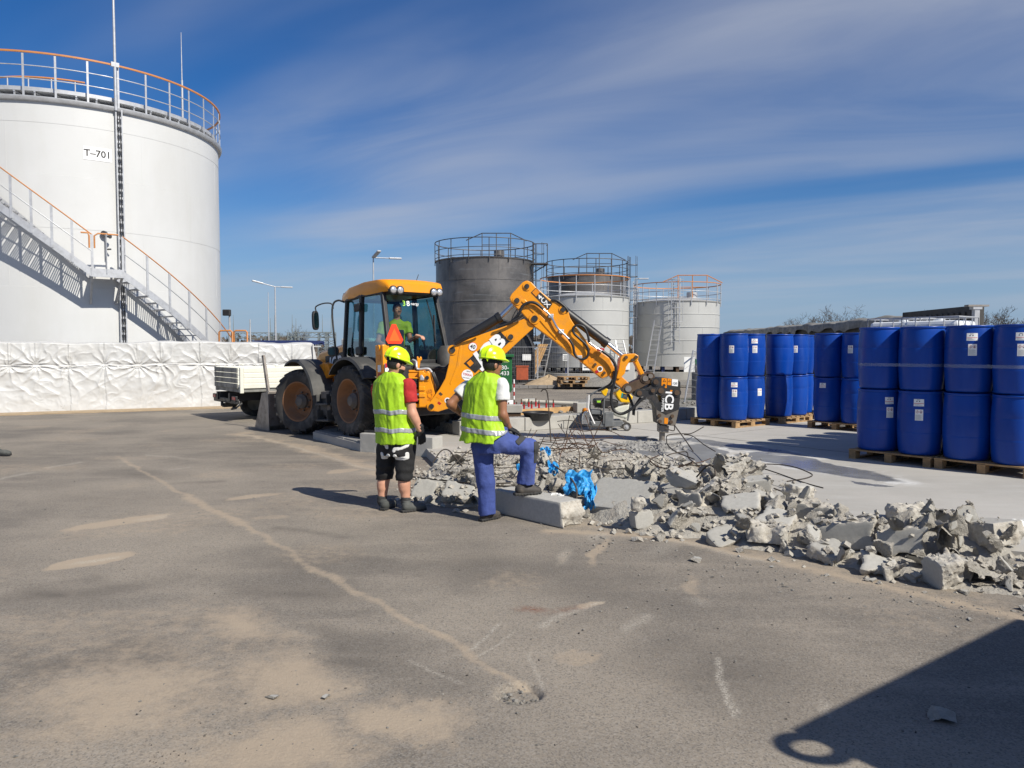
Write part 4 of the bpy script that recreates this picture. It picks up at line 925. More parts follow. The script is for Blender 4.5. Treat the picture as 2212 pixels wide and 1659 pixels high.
# green skip
gs = thing('green_skip', 'green steel waste skip standing behind the worker in blue trousers', 'skip', (-.85, 22.3, 0))
mb = MB(); hw = [(-.62, .12), (.50, .12), (.86, .62), (.86, 1.55), (-.98, 1.55), (-.98, .62)]
mb.prism([(-.86 + x, 21.6, z) for x, z in hw], (0, 1.5, 0)); mb.build('body', 'green_skip', gs, bevel=.02)
MB().box((-.92, 22.35, 1.585), (1.95, 1.62, .07)).build('rim', 'green_skip', gs, bevel=.01)
for dx in (-.5, 0, .45): MB().box((-.86 + dx, 21.57, 1.05), (.07, .06, .95)).build('rib', 'green_skip', gs, bevel=.01)
for x in (-.45, .3):
    for y in (21.8, 22.9): MB().cyl((-.86 + x, y, .06), (-.80 + x, y, .06), .06, n=12).build('wheel', 'black_steel', gs)
for k_, s_ in enumerate(('05-30-', '99-433')):
    mb = MB(); text_on(mb, s_, (-.3, 21.592, 1.25 - .16 * k_), (1, 0, 0), (0, 0, 1), .16, .01); mb.build('lettering', 'white_ink', gs)
# red cabinet
rb = thing('red_cabinet', 'small red-brown steel cabinet on legs by the site fence', 'cabinet', tuple(G(1128, 830, .1)))
q = G(1128, 830, .1); mb = MB(); mb.box((q.x, q.y, .62), (.56, .45, .62)); mb.build('body', 'red_box', rb, bevel=.02); MB().box((q.x, q.y, .95), (.62, .5, .05)).build('lid', 'red_box', rb, bevel=.01)
for sx in (-1, 1):
    for sy in (-1, 1): MB().box((q.x + sx * .24, q.y + sy * .18, .21), (.05, .05, .22)).build('leg', 'black_steel', rb)
# site fence panels
def fence_panel(p0, p1, label, h=2.0, group='site fence panels', sign=None):
    p0, p1 = V(p0), V(p1); t = thing('site_fence', label, 'fence', tuple((p0 + p1) / 2), 0, group); up = V((0, 0, h)); e = (p1 - p0)
    mb = MB(); mb.tube([p0 + V((0, 0, .05)), p0 + up, p1 + up, p1 + V((0, 0, .05))], .022, 6, False); mb.cyl(p0 + V((0, 0, .2)), p1 + V((0, 0, .2)), .015, n=6); mb.build('frame', 'galv', t, smooth=50)
    mb = MB(); n = int(e.length / .11)
    for i in range(1, n): q = p0 + e * (i / n); mb.cyl(q + V((0, 0, .2)), q + up, .004, n=3, caps=False)
    for k in range(1, 8): mb.cyl(p0 + V((0, 0, .2 + k * (h - .2) / 8)), p1 + V((0, 0, .2 + k * (h - .2) / 8)), .004, n=3, caps=False)
    tag(mb.build('wire_mesh', 'galv', t), kind='stuff')
    for p in (p0, p1): MB().box(p + V((0, 0, .065)), (.6, .22, .13)).build('foot_block', 'concrete_dark', t, bevel=.02)
    return t
fy = 36.9
for k_, (a, b) in enumerate(((1014, 1084), (1086, 1160), (1162, 1226), (1228, 1300))):
    qa, qb = P(a, 760, fy), P(b, 760, fy - .1 * k_); fence_panel((qa.x, fy, .1), (qb.x, fy - .2, .1), ['wire site fence panel in front of the arched shed', 'wire site fence panel behind the red cabinet', 'wire site fence panel by the leaning planks', 'wire site fence panel behind the stacked pallets'][k_], 1.75)
pa, pb = G(1474, 896), G(1530, 880); 
fp = fence_panel(tuple(pa), tuple(pb), 'leaning wire fence panel with a white notice beside the drums', 1.75, None)
fp.location = (0, 0, 0); 
for ch in fp.children: ch.matrix_parent_inverse = Matrix.Identity(4)
fp.location = pa; 
for ch in fp.children: ch.matrix_parent_inverse = Matrix.Translation(-pa)
fp.rotation_euler = (0, R(9), 0)
mb = MB(); qs = pa + (pb - pa) * .22 + V((0, -.03, 1.35)); mb.box(qs, (.3, .015, .42)); mb.build('notice', 'sticker', fp)
fp.children[-1].matrix_parent_inverse = Matrix.Translation(-pa)
# gas bottles by the notice
for k_ in range(3):
    q = G(1501 + k_ * 8, 872); gb = thing('gas_cylinder', ['black gas cylinder next to the leaning notice panel', 'black gas cylinder between two other cylinders', 'black gas cylinder closest to the far drum pallet'][k_], 'gas cylinder', tuple(q), 0, 'gas cylinders by the drums')
    MB().lathe([(.0, 0), (.1, 0), (.11, .03), (.11, 1.05), (.09, 1.2), (.04, 1.28), (.04, 1.34), (0, 1.34)], 20, q).build('bottle', 'black_steel', gb, smooth=50); MB().lathe([(.06, 1.28), (.06, 1.45), (.0, 1.46)], 14, q).build('cap', 'green_skip', gb, smooth=40)
# leaning aluminium ladders, planks
def lean_ladder(b, t_, label):
    b, t_ = V(b), V(t_); t = thing('leaning_ladder', label, 'ladder', tuple(b), 0, 'aluminium ladders leaning on tanks'); e = V((1, 0, 0)) * .2
    for k in (-1, 1): MB().beam(b + e * k * 1.15, t_ + e * k, .035, .07).build('rail', 'alu', t)
    n = 12
    for i in range(1, n): p = b + (t_ - b) * (i / n); w2 = e * (1.15 - .15 * i / n); MB().cyl(p - w2, p + w2, .016, n=6).build('rung', 'alu', t)
yb = 42 - R3 - 1.1
lean_ladder(V((P(1163, 800, yb).x, yb, .1)), V((P(1192, 705, 40).x, 42 - R3 * .93, 3.35)), 'aluminium ladder leaning on the pale tank beside the planks')
lean_ladder(V((P(1402, 800, 40).x, 40.2, .1)), V((P(1424, 700, 41.5).x, 44 - R4 * .93, 3.3)), 'aluminium ladder leaning on the pale tank with the caged ladder')
lean_ladder(V((P(1356, 800, 39).x, 39.0, .1)), V((P(1338, 760, 39.6).x, 39.75, 2.2)), 'short aluminium ladder propped behind the breaker arm')
for k_ in range(4):
    b0_ = V((P(1128 + k_ * 6, 820, 38.2).x, 38.1, .1)); t0_ = V((P(1166 + k_ * 5, 760, 39).x, 39.1 , 2.0)); mb = MB(); mb.beam(b0_, t0_, .14, .035)
    tag(mb.build('leaning_plank', 'plank_wood'), ['yellow plank leaning outermost beside the red cabinet', 'yellow plank leaning second from the red cabinet', 'yellow plank leaning third from the red cabinet', 'yellow plank leaning closest to the ladder'][k_], 'plank', 'planks leaning by the fence')
# sand heap, pallet stack, white cabinet by the far tanks
def heap(name, c, rx, ry, h, m, kind, seed):
    mb = MB()
    def fn(a, b):
        an = a * 2 * math.pi; r = b * (1 + .18 * math.sin(an * 3 + seed) + .1 * math.sin(an * 7 + seed)); z = h * max(0, 1 - r) ** 1.0 * (1 + .15 * math.sin(an * 5 + r * 9)); return V((c[0] + rx * r * math.cos(an), c[1] + ry * r * math.sin(an), c[2] + z - .01))
    mb.grid(fn, 48, 10); o = mb.build(name, m, smooth=60); tag(o, kind=kind); return o
heap('sand_heap', tuple(G(1185, 832, .1)), 1.3, .7, .45, 'sand', 'stuff', 1)
heap('gravel_heap', tuple(G(1310, 833, .1)), 1.8, .8, .5, 'gravel', 'stuff', 2)
for k_ in range(3):
    q = G(1232 + k_ * 3, 834, .1); pallet((q.x, q.y, .1 + k_ * .145), ['bottom wooden pallet of the flat stack below the pale tank', 'middle wooden pallet of the flat stack below the pale tank', 'top wooden pallet of the flat stack below the pale tank'][k_], 'pallets stacked by the far fence', .1 * k_)
q = P(1352, 795, 30); wc = thing('white_cabinet', 'white plastic cabinet standing behind the breaker arm', 'cabinet', (q.x, 30, 0)); MB().box((q.x, 30, .78), (.62, .5, 1.2)).build('body', 'tank_pale', wc, bevel=.03); MB().box((q.x - .05, 29.72, 1.15), (.3, .05, .4)).build('door', 'white_ink', wc, bevel=.02); MB().box((q.x, 30, .09), (.7, .58, .18)).build('base', 'concrete_dark', wc)
mk = G(1463, 868); mp_ = thing('marker_post', 'thin orange marker post beside the strip of grass', 'post', tuple(mk)); MB().lathe([(.0, 0), (.035, 0), (.035, .46), (.02, .5), (0, .5)], 12, mk).build('stake', 'orange_red', mp_, smooth=50)
gr = MB(); rr_ = random.Random(4)
for i in range(900):
    q = G(1440 + rr_.random() * 90, 866 + rr_.random() * 6); a_ = rr_.random() * 6.28; hgt = .05 + .1 * rr_.random(); e = V((math.cos(a_), math.sin(a_), 0)) * .012; gr.add([q - e, q + e, q + V((rr_.gauss(0, .04), rr_.gauss(0, .04), hgt))], [(0, 1, 2)])
tag(gr.build('grass_strip', 'leaf'), kind='stuff')
# ================================================================== LAMP POSTS, GANTRIES, TREES
def lamp_post(u, Y, vt, arms, label, r0=.075):
    X = P(u, 752, Y).x; H = CAMZ + (752 - vt) * Y / F; t = thing('lamp_post', label, 'lamp post', (X, Y, 0), 0, 'lamp posts')
    MB().cyl((X, Y, 0), (X, Y, H), r0, r0 * .6, 10).build('pole', 'galv', t, smooth=50)
    for dx, dy, dz in arms:
        a = MB(); e = V((X + dx, Y + dy, H + dz)); a.cyl((X, Y, H), e, .035, n=8); a = a.build('arm', 'galv', t, smooth=50)
        d = V((dx, dy, dz)).normalized(); hd = MB(); hd.obox(e - d * .15, d * .42, d.cross(V((0, 0, 1))).normalized() * .14, (0, 0, .05)); hd.build('lamp_head', 'galv', t, bevel=.02)
    return t
lamp_post(596, 58, 620, ((-1.25, -.6, .33), (.95, .3, -.02)), 'tall two-armed lamp post rising above the blue frame')
lamp_post(808, 52, 558, ((.35, -.4, .26), (1.55, .5, .0)), 'two-armed lamp post rising behind the digger cab roof')
lamp_post(1368, 62, 648, ((.95, 0, .0),), 'lamp post with single arms standing between the pale tanks'); lamp_post(1370, 66, 603, ((.9, 0, .0),), 'slim lamp post with one arm behind the pale tanks', .05)
X = P(497, 752, 40).x; fl = thing('floodlight_pole', 'thin pole with a dark floodlight beside the white tank', 'floodlight', (X, 40, 0)); zt = CAMZ + 72 * 40 / F; MB().cyl((X, 40, 0), (X, 40, zt), .05, n=8).build('pole', 'galv', fl); MB().box((X - .1, 39.9, zt + .1), (.38, .25, .32)).build('lamp_head', 'machine_black', fl, bevel=.03)
for u_, Y_, vt, l_ in ((541, 42, 690, 'plain grey pole standing behind the tarpaulin'), (581, 75, 632, 'slim lightning mast behind the two-armed lamp post')):
    X = P(u_, 752, Y_).x; MBp = MB(); MBp.cyl((X, Y_, 0), (X, Y_, CAMZ + (752 - vt) * Y_ / F), .07, .03, 8); tag(MBp.build('grey_pole', 'galv', smooth=50), l_, 'pole')
fr = thing('blue_frame', 'blue steel rack frame showing over the tarpaulin', 'frame', (-8.2, 29, 0)); zf = CAMZ + 13 * 29 / F
xa, xb = P(545, 740, 29).x, P(672, 740, 29).x
MB().box(((xa + xb) / 2, 29, zf), (xb - xa, .12, .12)).build('beam', 'frame_blue', fr); MB().box(((xa + xb) / 2, 31, zf - .02), (xb - xa, .12, .12)).build('beam', 'frame_blue', fr)
for x in (xa + .06, (xa + xb) / 2, xb - .06): MB().box((x, 29.0, zf / 2 - .05), (.1, .1, zf - .1)).build('post', 'frame_blue', fr); MB().box((x, 30, zf + .02), (.08, 2, .08)).build('cross_beam', 'frame_blue', fr)
MB().box(((xa + xb) / 2, 30, zf - .16), (xb - xa - .2, 1.8, .05)).build('sheet_cover', 'white_steel', fr)
def lattice(mb, p0, p1, w_, n):
    p0, p1 = V(p0), V(p1); e = p1 - p0; x = e.normalized(); y = x.cross(V((0, 1, 0))) if abs(x.y) < .9 else V((1, 0, 0)); y.normalize(); z = x.cross(y)
    cs = [(y * a + z * b) * w_ / 2 for a, b in ((1, 1), (1, -1), (-1, -1), (-1, 1))]
    for c in cs: mb.beam(p0 + c, p1 + c, .09, .09)
    for i in range(n):
        for k in range(4):
            a, b = cs[k], cs[(k + 1) % 4]
            if i % 2: a, b = b, a
            mb.beam(p0 + e * (i / n) + a, p0 + e * ((i + 1) / n) + b, .06, .06)
Yg = 95; gp = [(490, 0), (597, 1), (698, 2), (716, 3)]
def gant(us, vt, vb_, label):
    xs = [P(u, 752, Yg).x for u in us]; z = CAMZ + (752 - vt) * Yg / F; w_ = (vb_ - vt) * Yg / F
    t = thing('substation_gantry', label, 'gantry', (sum(xs) / len(xs), Yg, 0), 0, 'lattice gantries of the substation')
    for x in xs: mb = MB(); lattice(mb, (x, Yg, 0), (x, Yg, z), .9, 9); mb.cyl((x, Yg, z), (x, Yg, z + 2.2), .06, .02, 6); mb.build('column', 'lattice', t)
    mb = MB(); lattice(mb, (xs[0], Yg, z - w_ / 2), (xs[-1], Yg, z - w_ / 2), w_, int(abs(xs[-1] - xs[0]) / 1.1)); mb.build('truss_beam', 'lattice', t)
gant((505, 594), 719, 730, 'lattice gantry standing nearest the white tank'); gant((632, 697, 716), 718, 729, 'lattice gantry standing beside the digger mirror')
gant((585, 640), 726, 736, 'low lattice gantry between the two taller gantries')
def bare_tree(u, Y, vt, label, seed, spread=1.0, grp='bare trees along the horizon'):
    rr = random.Random(seed); X = P(u, 752, Y).x; H = (752 - vt) * Y / F + CAMZ; t = thing('bare_tree', label, 'tree', (X, Y, 0), 0, grp)
    tr = MB(); cr = MB()
    def br(p, d, ln, r, lev):
        n = 3; pts = [p]
        for i in range(n): d = (d + V((rr.gauss(0, .14), rr.gauss(0, .14), rr.gauss(.05, .08)))).normalized(); pts.append(pts[-1] + d * ln / n)
        rs = [r * (1 - .45 * i / n) for i in range(n + 1)]
        (tr if lev == 0 else cr).tube(pts, rs, 6 if lev < 2 else 3)
        if lev >= 5: return
        k = 5 if lev == 0 else rr.choice((3, 4, 4)) if lev < 4 else 3
        for j in range(k):
            at = pts[-1] if j < 2 else pts[rr.choice((1, 2))] if lev else pts[rr.choice((2, 3))]
            ax = V((rr.gauss(0, 1), rr.gauss(0, 1), rr.gauss(.2, .5))).normalized(); nd = (d * (.85 if j == 0 else .55) + ax * .75 * spread); nd.z = max(nd.z, -.05); br(at, nd.normalized(), ln * rr.uniform(.55, .78), max(rs[-1] * rr.uniform(.55, .8), .012), lev + 1)
    br(V((X, Y, 0)), V((0, 0, 1)), H * .34, H * .028, 0)
    zmax = max(v_[2] for v_ in cr.v); k = H / zmax
    for m_ in (tr, cr): m_.v = [(X + (a - X) * k, Y + (b - Y) * k, c * k) for a, b, c in m_.v]
    tr.build('trunk', 'bark', t, smooth=60); cr.build('crown', 'bark', t)
bare_tree(1792, 85, 655, 'full round bare tree rising above the covered wall', 3, 1.2)
bare_tree(1765, 95, 675, 'small bare tree beside the full round bare tree', 5); bare_tree(1700, 110, 685, 'low bare tree above the far end of the covered wall', 8); bare_tree(1850, 105, 680, 'thin bare tree between the round tree and the caged containers', 12)
bare_tree(2165, 60, 660, 'tall forked bare tree beyond the dark ribbed wall', 15, .9); bare_tree(2120, 75, 672, 'dense bare tree close to the plate-topped post', 17, 1.1); bare_tree(2205, 70, 674, 'bare tree standing past the tall forked tree', 19, 1.1); bare_tree(640, 120, 700, 'round bare tree behind the substation gantries', 23, 1.2); bare_tree(2010, 80, 668, 'bare tree showing above the caged containers', 29, 1.1)
# far belt of scrub along the horizon
hb = MB(); rr_ = random.Random(9)
for i in range(5200):
    a_ = rr_.uniform(-1.0, 1.0); Y_ = rr_.uniform(135, 175); x = a_ * Y_; h = rr_.random() ** .6 * (2.6 + 1.5 * math.sin(x * .07) + .8 * math.sin(x * .23)); s_ = rr_.uniform(.25, .7); an = rr_.random() * 3.14
    e = V((math.cos(an) * s_, math.sin(an) * s_, 0)); q = V((x, Y_, max(h, 0))); hb.add([q - e, q + e, q + e * .3 + V((0, 0, s_ * 1.4)), q - e * .6 + V((0, 0, s_))], [(0, 1, 2, 3)])
tag(hb.build('scrub_belt', 'bark'), kind='stuff')
# ================================================================== BACKHOE LOADER
ROOT = V((-2.18, 14.95, SLAB)); HEAD = R(131); NOSE = R(3.3)
dg = thing('backhoe_loader', 'orange and black backhoe loader with a hydraulic breaker on its rear arm', 'backhoe loader', tuple(ROOT), HEAD)
dg.rotation_euler = (0, NOSE, HEAD)
def B(name, mb, m, parent=dg, **k): return mb.build(name, m, parent, local=True, **k)
RW, WW = .68, .44
def wheel(x, y, steer, side):
    mb = MB(); tp_ = [(.40, -.17), (.44, -.19), (.56, -.215), (.615, -.20), (.635, -.17), (.64, 0), (.635, .17), (.615, .20), (.56, .215), (.44, .19), (.40, .17)]
    mb.lathe(tp_, 56, (0, 0, 0), (0, 1, 0))
    nl = 21
    for k in range(nl):
        for s in (-1, 1):
            a0 = 2 * math.pi * (k + (.5 if s > 0 else 0)) / nl
            pts = []
            for t in range(4):
                f_ = t / 3; an = a0 + .30 * (1 - f_); yy = s * (.005 + .205 * f_); rr = RW - .006 - .028 * f_ ** 3
                pts.append((an, yy, rr))
            wv = .043
            vs = []
            for an, yy, rr in pts:
                for da, dr in ((-wv, -.07), (-wv * .8, 0), (wv * .8, 0), (wv, -.07)): vs.append(((rr + dr) * math.cos(an + da), yy, (rr + dr) * math.sin(an + da)))
            an = pts[-1][0]
            for da, dr in ((-wv, -.13), (-wv * .9, -.10), (wv * .9, -.10), (wv, -.13)): vs.append(((RW + dr) * math.cos(an + da), s * .214, (RW + dr) * math.sin(an + da)))
            fs = []
            for i in range(4):
                for q in range(3): fs.append((i * 4 + q, i * 4 + q + 1, i * 4 + 5 + q, i * 4 + 4 + q))
            fs += [(0, 3, 2, 1)]
            mb.add(vs, fs)
    w_ = B('wheel', mb, 'tyre', smooth=35); w_.location = (x, y, RW); w_.rotation_euler = (0, random.random(), steer)
    s = side
    rm = MB(); rm.lathe([(.415, s * .16), (.415, s * .19), (.395, s * .185), (.36, s * .10), (.34, s * .02), (.30, -s * .03), (.20, -s * .02), (.16, s * .02), (.0, s * .02)], 40, (0, 0, 0), (0, 1, 0)); rm.build('rim', 'rim_orange', w_, smooth=35)
    hb = MB(); hb.lathe([(.155, 0), (.15, s * .08), (.12, s * .10), (.09, s * .15), (.0, s * .16)], 20, (0, 0, 0), (0, 1, 0)); hb.build('hub', 'hub_grey', w_, smooth=35)
    for k in range(8):
        a_ = k * math.pi / 4; n_ = MB(); n_.cyl((.19 * math.cos(a_), 0, .19 * math.sin(a_)), (.19 * math.cos(a_), s * .05, .19 * math.sin(a_)), .018, n=6); n_.build('wheel_nut', 'hub_grey', w_)
    return w_
for x, st in ((0, 0), (2.2, R(20))):
    for s in (1, -1): wheel(x, s * .93, st, s)
# chassis
mb = MB(); mb.box((.9, 0, .74), (4.0, .62, .42)); B('chassis', mb, 'machine_black', bevel=.03)
mb = MB(); mb.box((0, 0, .68), (.3, 1.4, .3)); mb.cyl((0, -.72, .68), (0, .72, .68), .13, n=14); B('axle', mb, 'machine_black', bevel=.02)
mb = MB(); mb.box((2.2, 0, .66), (.24, 1.4, .24)); B('axle', mb, 'machine_black', bevel=.02)
mb = MB(); mb.box((1.12, .72, .62), (.62, .5, .52)); B('fuel_tank', mb, 'dusty_plastic', bevel=.05)
for z_ in (.30, .62): mb = MB(); mb.box((1.1, 1.0, z_), (.5, .2, .04)); mb.box((.9, 1.0, z_ + .1), (.03, .18, .2)); mb.box((1.32, 1.0, z_ + .1), (.03, .18, .2)); B('step', mb, 'dusty_plastic', bevel=.01)
mb = MB(); mb.box((1.1, .98, .80), (.34, .06, .14)); mb.cyl((.95, 1.0, .55), (.95, 1.02, .55), .07, n=12); B('tool_box', mb, 'hub_grey', bevel=.01)
# bonnet
sec = lambda x, y0, z0, z1: [(x, -y0, z0), (x, y0, z0), (x, y0, z1 - .08), (x, y0 - .1, z1), (x, -y0 + .1, z1), (x, -y0, z1 - .08)]
mb = MB(); A1_, A2_, A3_ = sec(.95, .54, .98, 1.86), sec(2.2, .54, .98, 1.74), sec(2.95, .44, .95, 1.40)
mb.add(A1_ + A2_ + A3_, [(i, (i + 1) % 6, 6 + (i + 1) % 6, 6 + i) for i in range(6)] + [(6 + i, 6 + (i + 1) % 6, 12 + (i + 1) % 6, 12 + i) for i in range(6)] + [tuple(range(5, -1, -1)), tuple(range(12, 18))])
bon = B('bonnet', mb, 'machine_yellow', bevel=.03)
mb = MB(); mb.prism([(1.10, .541, 1.26), (1.10, .541, 1.66), (1.92, .541, 1.60), (1.92, .541, 1.24)], (0, .004, 0)); lp = B('logo_panel', mb, 'machine_black', bon)
mb = MB(); text_on(mb, 'JCB', (1.50, .550, 1.44), (-1, .0, .05), (0, 0, 1), .34, .03, 1.05, .15); mb.build('lettering', 'white_ink', lp)
mb = MB(); mb.prism([(1.1, .541, 1.0), (1.1, .541, 1.2), (2.1, .541, 1.14), (2.1, .541, 1.0)], (0, .006, 0)); B('side_grille', mb, 'machine_yellow_worn', bon)
mb = MB(); mb.box((2.55, .0, 1.56), (.3, .7, .12)); B('intake', mb, 'machine_black', bon, bevel=.03)
mb = MB(); mb.cyl((2.35, -.3, 1.6), (2.35, -.3, 2.25), .05, n=12); B('exhaust_stack', mb, 'dusty_plastic', smooth=40)
# loader arms and bucket
for s in (1, -1):
    mb = MB(); y = s * .72; pf = [(1.25, 1.18), (1.35, 1.42), (1.55, 1.46), (2.4, 1.25), (3.1, .78), (3.45, .42), (3.45, .22), (3.25, .2), (2.9, .58), (2.3, 1.0), (1.5, 1.12)]
    mb.prism([(x, y - .07, z) for x, z in pf], (0, .14, 0)); B('loader_arm', mb, 'machine_yellow_worn', bevel=.015)
    mb = MB(); mb.cyl((1.7, s * .6, .95), (2.75, s * .6, .85), .055, n=12); mb.cyl((2.75, s * .6, .85), (3.2, s * .62, .75), .03, n=10); B('loader_ram', mb, 'machine_black', smooth=40)
mb = MB(); bp_ = [(3.35, .92), (3.40, .15), (3.55, .02), (4.25, -.02), (4.25, .02), (3.6, .09), (3.50, .2), (3.46, .92)]
mb.prism([(x, -1.18, z) for x, z in bp_], (0, 2.36, 0)); bk = B('loader_bucket', mb, 'bare_steel', bevel=.01)
for s in (1, -1):
    mb = MB(); mb.prism([(3.36, s * 1.175, .9), (3.38, s * 1.175, .05), (4.2, s * 1.175, .0), (4.12, s * 1.175, .16), (3.7, s * 1.175, .88)], (0, s * .025, 0)); B('side_plate', mb, 'bare_steel', bk, bevel=.006)
for k in range(9): mb = MB(); mb.box((4.28, -1.08 + k * .27, .0), (.16, .08, .05)); B('tooth', mb, 'bare_steel', bk, bevel=.01)
mb = MB(); mb.beam((3.62, 1.05, .65), (3.72, 1.12, 1.72), .10, .05, (0, 1, 0)); B('fork_tine', mb, 'bare_steel', bevel=.008); mb = MB(); mb.beam((3.62, -.75, .65), (3.72, -.72, 1.6), .10, .05, (0, 1, 0)); B('fork_tine', mb, 'bare_steel', bevel=.008)
mb = MB(); mb.box((3.30, .72, .62), (.2, .34, .55)); mb.box((3.30, -.72, .62), (.2, .34, .55)); mb.box((3.3, 0, .8), (.14, 1.4, .14)); B('quick_hitch', mb, 'machine_black', bevel=.02)
# fenders
def fender(xc, r, a0, a1, y0, y1, m, th=.035, zc=RW, drop=0):
    mb = MB(); n = 16; vs = []
    for i in range(n + 1):
        a_ = a0 + (a1 - a0) * i / n
        for rr, y in ((r, y0), (r, y1), (r - .05, y1 + (.02 if y1 > 0 else -.02)), (r - th, y1), (r - th, y0)): vs.append((xc + rr * math.cos(a_), y, zc + rr * math.sin(a_) - drop * i / n))
    fs = []
    for i in range(n):
        for k in range(5): fs.append((i * 5 + k, i * 5 + (k + 1) % 5, i * 5 + 5 + (k + 1) % 5, i * 5 + 5 + k))
    fs += [(0, 1, 2, 3, 4), tuple(n * 5 + k for k in (4, 3, 2, 1, 0))]; mb.add(vs, fs); return B('fender', mb, m, smooth=40)
for s in (1, -1):
    fender(2.2, .86, R(115), R(-12) if False else R(10), s * .66, s * 1.13, 'dusty_plastic') if False else fender(2.2, .88, R(172), R(62), s * .66, s * 1.14, 'dusty_plastic')
    fender(0, .82, R(40), R(150), s * .55, s * 1.16, 'dusty_plastic')
    mb = MB(); mb.prism([(.84, s * .55, .62), (.80, s * .55, 1.0), (.45, s * .55, 1.45), (0, s * .55, 1.56), (-.5, s * .55, 1.4), (-.75, s * .55, 1.0), (-.75, s * .55, .6)], (0, -s * .02, 0)); B('wheel_arch', mb, 'machine_black')
# cab: frame, roof, panes
c0 = {'fb': (.98, .66, 1.02), 'ft': (.80, .60, 2.66), 'mb': (.22, .70, 1.05), 'mt': (.16, .64, 2.68), 'rb': (-.86, .70, 1.36), 'rt': (-.58, .63, 2.66), 'cb': (-.30, .71, 1.30)}
def pt(k, s): x, y, z = c0[k]; return V((x, y * s * (1 if s > 0 else .86), z))
for s in (1, -1):
    for a, b, w_ in (('fb', 'ft', .075), ('mb', 'mt', .085), ('rb', 'rt', .085), ('ft', 'mt', .07), ('mt', 'rt', .07), ('mb', 'fb', .09), ('mb', 'cb', .09), ('cb', 'rb', .09)):
        mb = MB(); mb.beam(pt(a, s), pt(b, s), w_, w_, (0, 1, 0)); B('cab_pillar', mb, 'machine_black', bevel=.015)
for a in ('ft', 'rt', 'fb', 'rb'):
    mb = MB(); mb.beam(pt(a, 1), pt(a, -1), .08, .08); B('cab_crossbar', mb, 'machine_black', bevel=.015)
mb = MB(); mb.prism([(1.0, -.62, .9), (1.0, .62, .9), (-.55, .62, .9), (-.55, -.62, .9)], (0, 0, .12)); B('cab_floor', mb, 'machine_black')
def pane(ks, m, push=0):
    mb = MB(); mb.add(ks, [tuple(range(len(ks)))]); return B('window_pane', mb, m)
inn = lambda ps, f=.05: [p + (sum(ps, V((0, 0, 0))) / len(ps) - p) * f for p in ps]
lp1 = pane(inn([pt('fb', 1), pt('ft', 1), pt('mt', 1), pt('mb', 1)]), 'glass_teal'); lp2 = pane(inn([pt('mb', 1), pt('mt', 1), pt('rt', 1), pt('rb', 1), pt('cb', 1)]), 'glass')
pane(inn([pt('fb', -1), pt('ft', -1), pt('mt', -1), pt('mb', -1)]), 'glass_teal'); pane(inn([pt('mb', -1), pt('mt', -1), pt('rt', -1), pt('rb', -1), pt('cb', -1)]), 'glass_teal')
rpn = pane(inn([pt('rb', 1), pt('rt', 1), pt('rt', -1), pt('rb', -1)], .04), 'glass'); pane(inn([pt('fb', 1), pt('ft', 1), pt('ft', -1), pt('fb', -1)], .04), 'glass_teal')
# lettering on the panes
er_ = (pt('rt', 1) - pt('rb', 1)).normalized(); o_ = (pt('rt', 1) + pt('rt', -1)) / 2 - er_ * .20; nr = V((-1, 0, -.2)).normalized() * .012
mb = MB(); text_on(mb, '3', o_ + nr + V((0, .16, 0)), (0, -1, 0), er_, .15, .008); mb.build('lettering', 'lime', rpn)
mb = MB(); text_on(mb, '8', o_ + nr + V((0, .07, 0)), (0, -1, 0), er_, .15, .008); text_on(mb, 'nergy', o_ + nr + V((0, -.08, -.0)), (0, -1, 0), er_, .08, .003); mb.build('lettering', 'white_ink', rpn)
o_ = pt('cb', 1) * .25 + pt('mb', 1) * .75 + V((-.18, .012, .13))
mb = MB(); text_on(mb, '4CX', o_, (-1, 0, .25), (0, 0, 1), .11, .012, 1.1); mb.build('lettering', 'white_ink', lp2); mb = MB(); text_on(mb, 'eco', o_ + V((-.22, .002, .05)), (-1, 0, .25), (0, 0, 1), .11, .008, 1.1); mb.build('lettering', 'lime', lp2)
# roof shell
mb = MB(); rows = []
for x, zt, hw_ in ((1.06, 2.74, .56), (.98, 2.80, .62), (.6, 2.89, .68), (0, 2.93, .70), (-.45, 2.92, .70), (-.72, 2.88, .68), (-.80, 2.80, .64)):
    row = []
    for y, dz in ((-1, -.10), (-.97, -.02), (-.8, 0), (-.4, .015), (0, .02), (.4, .015), (.8, 0), (.97, -.02), (1, -.10)): row.append((x, y * hw_ * (1 if y > 0 else .88), zt + dz))
    rows.append(row)
nn_ = len(rows[0]); vs = [p for r in rows for p in r] + [(p[0], p[1] * .96, 2.66) for r in rows for p in r]
k = len(rows) * nn_; fs = []
for i in range(len(rows) - 1):
    for q in range(nn_ - 1): fs += [(i * nn_ + q, i * nn_ + q + 1, (i + 1) * nn_ + q + 1, (i + 1) * nn_ + q), (k + i * nn_ + q, k + (i + 1) * nn_ + q, k + (i + 1) * nn_ + q + 1, k + i * nn_ + q + 1)]
    fs += [(i * nn_, (i + 1) * nn_, k + (i + 1) * nn_, k + i * nn_), (i * nn_ + nn_ - 1, k + i * nn_ + nn_ - 1, k + (i + 1) * nn_ + nn_ - 1, (i + 1) * nn_ + nn_ - 1)]
for i, fl in ((0, 1), (len(rows) - 1, 0)):
    for q in range(nn_ - 1): fs.append((i * nn_ + q, k + i * nn_ + q, k + i * nn_ + q + 1, i * nn_ + q + 1))
mb.add(vs, fs); B('roof', mb, 'machine_yellow', smooth=50)
mb = MB(); mb.box((-.70, .04, 2.68), (.16, 1.14, .10)); B('lamp_bar', mb, 'machine_black', bevel=.02)
